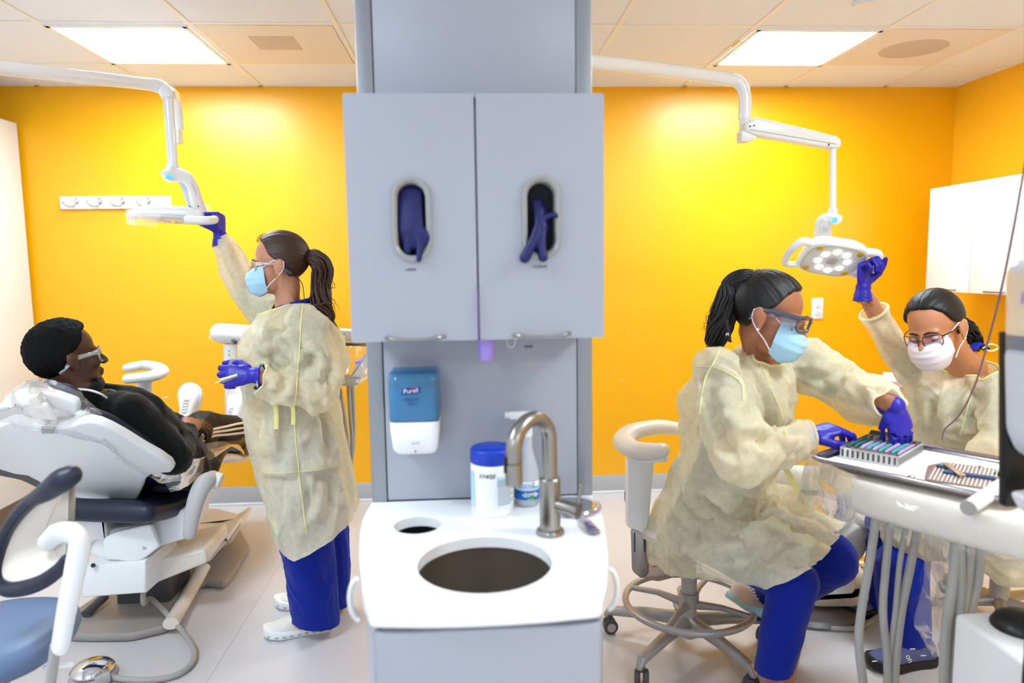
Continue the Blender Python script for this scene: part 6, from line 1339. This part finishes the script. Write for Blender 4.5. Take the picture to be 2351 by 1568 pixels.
hm = hand_mb(w3R + v3(0, 0, .012), (.0, -.02, 1), (-.45, .88, .05), (.85, -.3, .2), [(1.1, 1.4, .8)] * 4, thumb=((.62, .60, -.4), (.9, .10, -.45), (.9, -.2, -.4)), sc=.98, cuff=.05)
glove(hm, w3, seed=14)
obj('bracelet', MB().tube([w3R - v3(-.006, 0, .046) + .030 * (math.cos(a) * v3(1, 0, -.3) + math.sin(a) * v3(0, 1, 0)) for a in np.linspace(0, 6.28, 26, endpoint=False)], .0022, 6, closed=True), MATS['gold'], w3)
hm = hand_mb(w3L, (-.8, .1, -.6), (-.4, -.6, .6), (0, -.8, -.4), [(.5, .6, .4)] * 4, cuff=.05); glove(hm, w3, seed=15)
M_knb = mat('slate_blue_knit', (.30, .33, .52), .7, bump=.2, bscale=250); M_dks = mat('dark_sole', (.05, .05, .07), .6)
s1 = shoe(FL(2142, 1520), FL(1984, 1536) - FL(2142, 1520), w3, M_knb, M_dks, .25, h=1.15, w=1.1, sole_h=.032)
text('on', .03, A(2088, 1512, 2.175), np.stack([nrm(v3(.5, 0, -.85)), nrm(v3(.85, 0, .5)), v3(0, -1, 0)], 1), M_whiteink, 'logo_mark', s1)
for (x, y) in ((2095, 1490), (2120, 1505), (2008, 1518)): obj('shoe_mark', MB().box(A(x, y, 2.20), (.018, .002, .003)), M_whiteink, s1)
shoe(FL(2050, 1392), v3(-1, -.25, 0), w3, M_knb, M_dks, .25, h=1.15, w=1.1, sole_h=.032)
ss = thing('operator_stool', 'stool under the woman at the right edge, mostly hidden by the tray unit', 'stool', (1.95, 2.5, 0))
sx_, sy_ = A(2275, 1210, 2.5)[0] + .05, 2.5
obj('seat', MB().lathe([(.02, .36), (.17, .36), (.19, .375), (.19, .40), (.15, .415), (.001, .415)], (sx_, sy_, 0), n=32), M_beige, ss); obj('gas_column', MB().lathe([(.024, .36), (.024, .20), (.034, .20), (.034, .08)], (sx_, sy_, 0), n=20), M_grayp, ss)
for k in range(5):
    a = .4 + k * 2 * math.pi / 5; e = v3(sx_ + .27 * math.cos(a), sy_ + .27 * math.sin(a), .07); obj('leg', MB().tube([(sx_, sy_, .10), e], [.024, .016], 10), M_gm, ss); obj('caster', MB().cyl(e + v3(-.014 * math.sin(a), .014 * math.cos(a), -.042), e + v3(.014 * math.sin(a), -.014 * math.cos(a), -.042), .027, n=18), M_dgray, ss)

# ================================================================== right lamp
lr = thing('operating_lamp', 'white dental lamp with eight lit lamps over the right chair', 'lamp', (1.38, 2.65, 1.45))
obj('ceiling_arm', MB().tube([A(1260, 126, 2.30)] + catmull([A(1355, 142, 2.38), A(1500, 158, 2.55), A(1660, 180, 2.70), A(1698, 192, 2.72), A(1710, 222, 2.72), A(1710, 272, 2.72)], 8), .0235, 16), M_whitem, lr)
mp_ = A(1260, 126, 2.30); obj('ceiling_post', MB().cyl((mp_[0], mp_[1], mp_[2] - .03), (mp_[0], mp_[1], CEIL), .03), M_whitem, lr)
obj('arm_collar', MB().tube([A(1710, 268, 2.72), A(1710, 322, 2.72)], .0215, 18), M_whitep, lr)
sa = MB().slab(poly_round(px([(1713, 280), (1740, 268), (1925, 312), (1934, 322), (1932, 338), (1918, 341), (1735, 310), (1713, 300)], 2.66), .008, 3), (0, 1, 0), .055, .010, 3)
sa_ = obj('spring_arm', sa, M_whitem, lr)
obj('seam_line', MB().tube([A(1722, 297, 2.658), A(1920, 331, 2.658)], .0010, 6), M_grayp, sa_)
obj('arm_cap', MB().slab(poly_round(px([(1702, 300), (1722, 298), (1740, 312), (1735, 320), (1718, 325), (1702, 325)], 2.67), .004, 2), (0, 1, 0), .05, .004), M_whitep, lr)
for x, y in ((1722, 290), (1732, 288), (1903, 332)): obj('screw', MB().ell(A(x, y, 2.657), .0032, nu=8, nv=6), M_dgray, sa_)
obj('drop_tube', MB().tube([A(1912, 332, 2.68), A(1912, 490, 2.68)], .0125, 16), M_whitem, lr)
obj('socket', MB().tube([A(1911, 480, 2.68), A(1911, 497, 2.68)], [.018, .019], 18), M_whitep, lr)
nk = catmull([A(1922, 505, 2.62), A(1908, 502, 2.65), A(1888, 508, 2.67), A(1884, 528, 2.67), A(1882, 555, 2.67)], 6)
yk = obj('yoke', MB().tube(nk, [.022, .026, .028, .028, .034], 18, ends=True, flat=.7, hint=(0, 1, 0)), M_whitep, lr, ang=60)
obj('yoke_inlay', MB().tube([p + v3(.006, -.026, -.004) for p in nk[12:-1]], [.022, .024, .026], 12, flat=.3, hint=(0, 1, 0)), MATS['light_gray_panel'], yk)
dm = A(1916, 506, 2.585); obj('display', MB().box(dm, (.020, .004, .016), bev=.001), MATS['blue_display'], yk); obj('display_mark', MB().box(dm + v3(0, -.002, .010), (.010, .002, .003)), MATS['green_mark'], yk)
NZ = nrm(v3(-.16, -.60, -.78)); hc_ = A(1911, 598, 2.60); LX = nrm(v3(.93, -.10, -.24) - NZ * np.dot(v3(.93, -.10, -.24), NZ)); LY = np.cross(NZ, LX)
def hr(k, z): return [hc_ + NZ * z + k * (.118 * np.sign(math.cos(a)) * abs(math.cos(a)) ** .6 * LX + .092 * np.sign(math.sin(a)) * abs(math.sin(a)) ** .6 * LY) for a in np.linspace(0, 2 * math.pi, 44, endpoint=False)]
lh = obj('lamp_head', MB().rings([hr(.55, -.055), hr(.85, -.048), hr(.98, -.030), hr(1.0, -.010), hr(.97, .0), hr(.90, .003)]), M_whitem, lr, ang=50)
obj('front_rim', MB().rings([hr(.90, .003), hr(.885, .0045), hr(.87, .003)], cap=False), M_grayp, lh)
obj('front_face', MB().rings([hr(.87, .0032), hr(.3, .0042)]), mat('lamp_face', (.88, .88, .88), .3), lh)
M_led = mat('lit_led', (1, 1, 1), .3, emit=(1, 1, 1), estr=5); M_yd = mat('yellow_lens', (.85, .68, .02), .3)
for k in range(8):
    a = k * math.pi / 4 + .15; obj('led', MB().ell(hc_ + NZ * .006 + .053 * (math.cos(a) * LX + math.sin(a) * LY), (.0130, .0130, .004), np.stack([LX, LY, NZ], 1), 18, 8), M_led, lh)
for sx, sy in ((.075, .058), (-.075, .058), (.075, -.058), (-.075, -.058)): obj('yellow_lens', MB().ell(hc_ + NZ * .004 + sx * LX + sy * LY, (.0135, .0135, .003), np.stack([LX, LY, NZ], 1), 16, 8), M_yd, lh)
obj('centre_disc', MB().ell(hc_ + NZ * .004, (.026, .026, .003), np.stack([LX, LY, NZ], 1), 20, 8), mat('satin_disc', (.75, .74, .74), .3), lh)
for q in (-1, 1):
    hp_ = catmull([hc_ + LX * q * .105 + LY * .06 - NZ * .015, hc_ + LX * q * .145 + LY * .062 - NZ * .010, hc_ + LX * q * .166 + LY * .02 - NZ * .004, hc_ + LX * q * .164 - LY * .04 - NZ * .004, hc_ + LX * q * .145 - LY * .070 - NZ * .008, hc_ + LX * q * .100 - LY * .065 - NZ * .012], 6)
    obj('handle', MB().tube(hp_, [.012, .012, .011, .010, .011, .012], 12, flat=1.3, ends=True), M_whitem, lr)

# ================================================================== dental chair of the right room (mostly hidden)
d2 = thing('dental_chair', 'white and navy dental chair behind the seated woman\'s knees in the right room', 'dental chair', (1.35, 2.75, 0))
obj('seat_cushion', MB().slab(poly_round(px([(1790, 1128), (1815, 1112), (1900, 1112), (1965, 1150), (1962, 1172), (1900, 1145), (1815, 1145)], 2.62), .01, 3), (0, 1, 0), .42, .02, 3), M_navy, d2)
obj('seat_shell', MB().slab(poly_round(px([(1800, 1148), (1880, 1140), (1940, 1160), (2000, 1200), (2003, 1245), (1960, 1262), (1900, 1232), (1800, 1200)], 2.60), .02, 3), (0, 1, 0), .36, .02, 3), M_beige, d2)
obj('side_cover', MB().slab(poly_round(px([(1935, 1235), (1975, 1205), (1996, 1238), (1990, 1270), (1966, 1300), (1945, 1296)], 2.55), .02, 3), (0, 1, 0), .12, .012, 3), M_grayp, d2)
obj('lift_box', MB().slab(poly_round(px([(1848, 1318), (1940, 1300), (1964, 1312), (1966, 1352), (1958, 1364), (1850, 1371)], 2.52), .006, 3), (0, 1, 0), .22, .008, 3), M_whitep, d2)
obj('arm_pad', MB().tube([A(1802, 1095, 2.48), A(1890, 1098, 2.5)], .045, 16, ends=True), M_whitep, d2)
obj('base_plate', MB().lathe([(.001, .004), (.20, .004), (.205, .015), (.19, .030), (.001, .038)], (1.36, 2.70, 0), n=44), mat('gray_base', (.42, .40, .40), .4), d2)
obj('lift_arm', MB().slab(poly_round(px([(1850, 1372), (1965, 1366), (2010, 1330), (2025, 1345), (1985, 1395), (1870, 1395)], 2.60), .02, 3), (0, 1, 0), .16, .012), M_beige, d2)
obj('control_cord', MB().tube(catmull([FL(1858, 1400, .02), FL(1870, 1425, .012), FL(1910, 1442, .012), FL(1975, 1440, .012), FL(2015, 1415, .012)], 6), .010, 10), M_hose, d2)
fc2 = thing('foot_control', 'chrome foot control disc beside the blue shoe under the tray', 'foot control', FL(2000, 1335, 0) * np.array([1, 1, 0]))
ff = A(1995, 1330, 3.0); ff[2] = 0
obj('base', MB().lathe([(.001, .001), (.085, .001), (.088, .012), (.075, .026)], ff, n=32), M_grayp, fc2); obj('dome', MB().lathe([(.078, .028), (.070, .042), (.04, .056), (.001, .060)], ff, n=36), M_chrome, fc2)
obj('cord', MB().tube(catmull([ff + v3(.06, .02, .03), ff + v3(.10, 0, .10), ff + v3(.06, -.04, .16), ff + v3(.02, 0, .22)], 6), .006, 8), M_hose, fc2)

# ================================================================== delivery unit with tray in front
dr2 = thing('delivery_unit', 'white rounded delivery unit with hanging hoses and a tray on top at the right', 'dental unit', (1.3, 1.65, .8))
TZ = .872; tO = v3(.915, 1.80, TZ); tU = nrm(v3(.565, -.825, 0)); tV = nrm(v3(.825, .565, 0))
def T(u, v, z=0): return tO + tU * u + tV * v + v3(0, 0, z)
ub = []; 
pl = [(-.02, .03), (.10, -.035), (.26, -.055), (.46, -.06), (.62, -.05), (.62, .40), (.30, .42), (.02, .38), (-.03, .22)]
outl = poly_round([T(u, v, 0) for u, v in pl], .06, 4)
cen = T(.28, .18); 
RS = [[cen + (p - cen) * k + v3(0, 0, z) for p in outl] for z, k in ((-.012, .97), (-.022, 1.0), (-.06, 1.0), (-.085, .97), (-.10, .90))]
obj('unit_body', MB().rings(RS), M_beige, dr2, ang=50)
hr_ = MB().tube([A(2225, 1165, 1.42), A(2300, 1115, 1.50)], .016, 18); hnd = obj('grip_handle', hr_, M_whitep, dr2); obj('grip_end', MB().tube([A(2222, 1167, 1.418), A(2228, 1163, 1.424)], .0165, 18), M_hose, hnd)
for k, (a, b, c, d, e, r) in enumerate((((2014, 1165), (2000, 1270), (1978, 1400), (1972, 1480), (1985, 1600), .0115), ((2046, 1175), (2036, 1280), (2027, 1400), (2036, 1500), (2040, 1600), .0105), ((2084, 1188), (2066, 1290), (2056, 1400), (2046, 1480), (2032, 1600), .0075), ((2110, 1195), (2092, 1290), (2070, 1400), (2058, 1500), (2054, 1600), .0115))):
    obj('hose', MB().tube(catmull([A(a[0] + 3, a[1] - 25, 1.74), A(*a, 1.74), A(*b, 1.745), A(*c, 1.75), A(*d, 1.75), A(*e, 1.76), A(e[0] + 10, e[1] + 160, 1.8)], 6), r, 10), M_hose, dr2)
for k, (a, b, c, d, r) in enumerate((((2195, 1225), (2188, 1330), (2172, 1450), (2168, 1600), .0125), ((2200, 1228), (2204, 1330), (2200, 1420), (2185, 1600), .0135), ((2228, 1230), (2222, 1330), (2210, 1420), (2205, 1600), .0125), ((2250, 1232), (2243, 1330), (2225, 1420), (2218, 1600), .0135))):
    obj('hose', MB().tube(catmull([A(a[0], a[1] - 25, 1.58), A(*a, 1.58), A(*b, 1.58), A(*c, 1.585), A(*d, 1.59), A(d[0] + 12, d[1] + 150, 1.62)], 6), r, 10), M_hose, dr2)
obj('hose_clamp', MB().slab(poly_round(px([(2175, 1215), (2262, 1222), (2262, 1250), (2178, 1246)], 1.56), .004, 2), (0, 1, 0), .04, .004), M_grayp, dr2)
obj('support_arm', MB().tube([T(.35, .35, -.05), T(.45, .75, -.10), T(.5, 1.0, -.14)], .030, 14), M_whitep, dr2)
obj('support_post', MB().tube([T(.5, 1.0, -.12), T(.5, 1.0, -.872)], .035, 16), M_whitep, dr2)
# tray
ty = thing('instrument_tray', 'steel-rimmed rectangular tray with white liner on the right delivery unit', 'tray', T(.22, .17))
ro = lambda k, z, r=.04: poly_round([T(.22 + a * k, .175 + b * k, z) for a, b in ((-.225, -.175), (.225, -.175), (.225, .175), (-.225, .175))], r, 5)
obj('tray_pan', MB().rings([ro(1.0, .018), ro(1.03, .021), ro(1.055, .019), ro(1.06, .013), ro(1.04, .009), ro(.97, .001), ro(.96, .000), ro(.95, .003), ro(.985, .016), ro(1.0, .018)], cap=False), mat('polished_steel', (.72, .70, .72), .16, metal=1.0), ty, ang=60)
obj('tray_liner', MB().rings([ro(.965, .002), ro(.965, .004)]), mat('white_paper', (.96, .96, .97), .7), ty)
# cassette with instruments
cs_ = thing('instrument_cassette', 'open steel cassette holding teal and lilac hand instruments on the tray', 'cassette', T(.12, .20, .004))
co_ = T(.020, .095, .0045); cu, cv = nrm(tU * .97 + tV * .10), None; cv = np.cross((0, 0, 1), cu)
def Cc(u, v, z=0): return co_ + cu * u + cv * v + v3(0, 0, z)
LU_, LV_, HW = .145, .20, .030
M_cas = mat('cassette_steel', (.80, .79, .78), .3, metal=.8)
fl_ = obj('floor_plate', MB().slab([Cc(0, 0), Cc(LU_, 0), Cc(LU_, LV_), Cc(0, LV_)], (0, 0, 1), .0015, 0), M_cas, cs_)
def cwall(a, b, n_, rows_, cols_):
    w = obj('side_wall', MB().slab([a, b, b + v3(0, 0, HW), a + v3(0, 0, HW)], n_, .0015, .0004, 1), M_cas, cs_); hs_ = MB(); L = np.linalg.norm(b - a); d = (b - a) / L
    for i in range(cols_):
        for j in range(rows_):
            c = a + d * (L * (i + .5) / cols_) + v3(0, 0, HW * (.18 + .64 * (j + .5) / rows_)); 
            for sgn in (-.0004, .0019): hs_.slab([c + np.array(n_) * sgn + d * du + v3(0, 0, dz) for du, dz in ((-.0028, -.003), (.0028, -.003), (.0028, .003), (-.0028, .003))], n_, .0002, 0)
    obj('perforation', hs_, M_dgray, w, kind='stuff')
cwall(Cc(0, 0), Cc(LU_, 0), -cv, 3, 11); cwall(Cc(LU_, 0), Cc(LU_, LV_), cu, 3, 15); cwall(Cc(0, LV_), Cc(LU_, LV_), cv, 3, 11); cwall(Cc(0, 0), Cc(0, LV_), -cu, 3, 15)
obj('cassette_lid', MB().slab([Cc(-.01, LV_ + .004, .004), Cc(LU_ * .5, LV_ + .004, .004), Cc(LU_ * .5, LV_ + .05, .030), Cc(-.01, LV_ + .05, .030)], (0, 0, 1), .002, .0005, 1), M_dgray, cs_)
for v_ in (.05, .15): obj('instrument_rail', MB().box(Cc(LU_ / 2, v_, .016), (LU_ - .006, .006, .012), np.stack([cu, cv, v3(0, 0, 1)], 1)), M_grayp, cs_)
M_teal = mat('teal_silicone', (.30, .66, .63), .5); M_lil = mat('lilac_silicone', (.72, .60, .80), .5); M_dteal = mat('deep_teal_silicone', (.10, .34, .34), .5)
for k in range(9):
    u = .010 + k * .0155; m_ = (M_dteal, M_dteal, M_lil, M_teal, M_lil, M_teal, M_lil, M_teal, M_lil)[k]; cn = ('deep teal', 'deep teal', 'lilac', 'teal', 'lilac', 'teal', 'lilac', 'teal', 'lilac')[k]
    i_ = thing('dental_instrument', '%s handled hand instrument, %s from the left in the open cassette' % (cn, ('first', 'second', 'third', 'fourth', 'fifth', 'sixth', 'seventh', 'eighth', 'last')[k]), 'instrument', Cc(u, .1, .03), group='%s handled instruments in the cassette' % cn)
    obj('handle', MB().tube([Cc(u, .035, .026), Cc(u, .06, .027), Cc(u, .10, .027), Cc(u, .14, .027), Cc(u, .16, .026)], [.0035, .0058, .0052, .0058, .0035], 10, ends=True), m_, i_)
    obj('tip', MB().tube([Cc(u, .160, .026), Cc(u, .178, .026), Cc(u + .004, .186, .030)], [.0022, .0014, .0006], 8), M_chrome, i_); obj('tip', MB().tube([Cc(u, .035, .026), Cc(u, .018, .026), Cc(u - .004, .010, .030)], [.0022, .0014, .0006], 8), M_chrome, i_)
# flat perforated lid with blue strips
lp2 = thing('cassette_lid', 'flat perforated cassette lid with two blue strips at the tray\'s near end', 'cassette lid', T(.36, .2, .005))
lo_ = T(.255, .045, .006); lu_ = nrm(tU * .95 + tV * .25); lv_ = np.cross((0, 0, 1), lu_)
def Lp(u, v, z=0): return lo_ + lu_ * u + lv_ * v + v3(0, 0, z)
obj('plate', MB().slab(poly_round([Lp(0, 0), Lp(.15, 0), Lp(.15, .20), Lp(.02, .20), Lp(-.01, .14)], .012, 3), (0, 0, 1), .002, .0006, 1), mat('rose_steel', (.62, .52, .48), .35, metal=.6), lp2)
ph_ = MB()
for i in range(17):
    for j in range(20): ph_.box(Lp(.010 + i * .0085, .010 + j * .0095, .0022), (.0042, .0050, .0004), np.stack([lu_, lv_, v3(0, 0, 1)], 1))
obj('perforation', ph_, mat('bright_hole', (.93, .90, .87), .5), lp2, kind='stuff')
for v_, u0, u1 in ((.135, .01, .05), (.085, .03, .14)): obj('blue_strip', MB().box(Lp((u0 + u1) / 2, v_, .006), (u1 - u0, .018, .006), np.stack([lu_, lv_, v3(0, 0, 1)], 1), bev=.002), mat('steel_blue_silicone', (.13, .26, .42), .5), lp2)
obj('hinge_tab', MB().box(Lp(.05, .10, .012), (.014, .11, .004), np.stack([nrm(lu_ + .5 * lv_), nrm(lv_ - .5 * lu_), v3(0, 0, 1)], 1), bev=.001), mat('copper_tone', (.80, .66, .55), .3, metal=.5), lp2)
obj('lid_catch', MB().ell(Lp(.10, .196, .008), (.008, .008, .005), nu=14, nv=8), M_whitep, lp2)
gs = thing('glass_cup', 'small clear cup with a green base at the tray\'s far right corner', 'cup', T(.40, .30, .004))
obj('cup', MB().lathe([(.0005, .001), (.030, .001), (.036, .05), (.034, .05), (.028, .004), (.0005, .004)], T(.415, .26, .004), n=28), M_clr, gs); obj('green_pad', MB().slab(poly_round([T(.34, .22, .006), T(.43, .16, .006), T(.44, .30, .006), T(.36, .32, .006)], .01, 2), (0, 0, 1), .002, 0), mat('sea_green_paper', (.55, .75, .68), .6), gs)
obj('tray_knob', MB().ell(T(.235, .02, .010), .010, nu=14, nv=10), M_chrome, ty)
tb2 = thing('side_tray', 'pink-lined tray with a white block between the two women at right', 'tray', A(2090, 885, 2.75))
obj('tray_top', MB().slab(poly_round(px([(2035, 885), (2042, 875), (2115, 880), (2115, 905), (2045, 905)], 2.78), .006, 2), (0, 1, 0), .2, .004), mat('pale_pink_liner', (.95, .86, .88), .5), tb2)
obj('block', MB().slab(px([(2058, 862), (2112, 863), (2112, 876), (2058, 876)], 2.85), (0, 1, 0), .10, .004), M_whitep, tb2)
obj('tray_post', MB().tube([A(2080, 900, 2.86), A(2080, 1200, 2.86)], .025, 14), M_whitep, tb2); ip = obj('steel_clip', MB().tube([A(2070, 889, 2.77), A(2100, 893, 2.77)], .006, 8, ends=True), M_chrome, tb2)
# plastic covers on the unit
sheet([[T(-.05, .05, .012), T(.12, -.05, .010), T(.30, -.065, .010), T(.50, -.065, .012)], [T(-.06, .04, -.05), T(.12, -.065, -.05), T(.30, -.08, -.05), T(.52, -.075, -.05)], [T(-.07, .04, -.13), T(.10, -.06, -.115), T(.30, -.07, -.11), T(.52, -.07, -.11)]], .010, 10, 6, 'unit_cover', M_film2, label='clear plastic sheet wrapped round the right delivery unit', cat='plastic cover', sub=8)
sheet([[A(1862, 1060, 1.90), A(1905, 1068, 1.86), A(1960, 1090, 1.80)], [A(1872, 1120, 1.92), A(1912, 1110, 1.86), A(1965, 1125, 1.80)], [A(1880, 1160, 1.93), A(1930, 1165, 1.87), A(1985, 1150, 1.82)], [A(1905, 1195, 1.93), A(1945, 1205, 1.88), A(1985, 1175, 1.84)]], .030, 14, 9, 'hanging_cover', M_film, label='crumpled clear plastic hanging at the left end of the right delivery unit', cat='plastic cover', sub=8)
sheet([[A(2118, 1195, 1.70), A(2150, 1205, 1.66), A(2182, 1212, 1.62)], [A(2120, 1320, 1.71), A(2150, 1330, 1.68), A(2180, 1330, 1.64)], [A(2098, 1430, 1.72), A(2125, 1440, 1.70), A(2165, 1440, 1.66)], [A(2125, 1480, 1.72), A(2145, 1510, 1.70), A(2160, 1500, 1.68)]], .022, 12, 11, 'hanging_cover', M_film, label='clear plastic tail hanging down beside the thick gray hoses', cat='plastic cover', sub=8)

# ================================================================== foreground: sanitizer stand, white bin, cable
ds = thing('sanitizer_dispenser', 'blurred hand sanitizer dispenser on a black stand at the right edge', 'dispenser', (1.0, 1.2, 0))
Yp = 1.20
obj('back_plate', MB().slab(poly_round(px([(2291, 760), (2475, 760), (2475, 1157), (2291, 1157)], Yp + .05), .004, 2), (0, -1, 0), .02, .003), M_black, ds)
bt = obj('bottle', MB().slab(poly_round(px([(2304, 625), (2325, 598), (2470, 598), (2470, 840), (2302, 840)], Yp + .03), .012, 3), (0, -1, 0), .06, .010, 3), mat('clear_gel_bottle', (.90, .92, .97), .12, trans=.75), ds)
cvr = obj('cover', MB().slab(poly_round(px([(2299, 800), (2475, 800), (2475, 1062), (2385, 1062), (2325, 1035), (2303, 985)], Yp + .03), .015, 3), (0, -1, 0), .085, .012, 3), mat('pearl_gray_cover', (.80, .81, .84), .35), ds)
M_bl2 = mat('violet_blue_print', (.35, .33, .78), .5)
text('PURELL', .028, A(2402, 685, Yp - .0315), R_FRONT, M_bl2, 'lettering', bt); text('ADVANCED', .013, A(2402, 725, Yp - .0315), R_FRONT, M_bl2, 'lettering', bt)
obj('drip_cup', MB().slab(poly_round(px([(2310, 1125), (2440, 1112), (2440, 1190), (2335, 1172)], Yp + .0), .015, 3), (0, -1, 0), .06, .01, 3), M_whitep, ds)
obj('stand_pole', MB().tube([A(2400, 1150, Yp + .05), A(2400, 1150, Yp + .05) * np.array([1, 1, 0]) + v3(0, 0, .02)], .018, 14), M_black, ds); obj('stand_foot', MB().lathe([(.001, .001), (.13, .001), (.13, .012), (.02, .02)], A(2400, 1150, Yp + .05) * np.array([1, 1, 0]), n=32), M_black, ds)
bn_ = thing('waste_bin', 'white box-shaped bin with a black domed lid in the near right corner', 'bin', (1.25, 1.27, 0))
obj('box', MB().box((1.104 + .21, 1.498 - .21, .30), (.42, .42, .598), bev=.012, seg=3), M_whitep, bn_)
dc_ = FL(2345, 1440, .6); obj('dome', MB().lathe([(.060, .600), (.060, .606), (.050, .622), (.030, .632), (.001, .636)], (dc_[0], dc_[1], 0), n=36), M_black, bn_)
obj('cable', MB().tube(catmull([A(2390, 200, 1.25), A(2352, 385, 1.32), A(2328, 520, 1.40), A(2300, 660, 1.50), A(2272, 770, 1.60), A(2240, 880, 1.72), A(2205, 950, 1.80), A(2170, 985, 1.86), A(2163, 1008, 1.88)], 8), [.0023] * 6 + [.0019, .0016], 8), mat('plum_cable', (.46, .33, .38), .5), label='thin dark plum cable hanging across the right wall cupboard', cat='cable')
obj('cable_hook', MB().tube([A(2390, 200, 1.25), A(2395, 150, 1.25) * np.array([1, 1, 0]) + v3(0, 0, CEIL)], .003, 8), MATS['plum_cable'], label='cable drop from the ceiling feeding the plum cable', cat='cable')
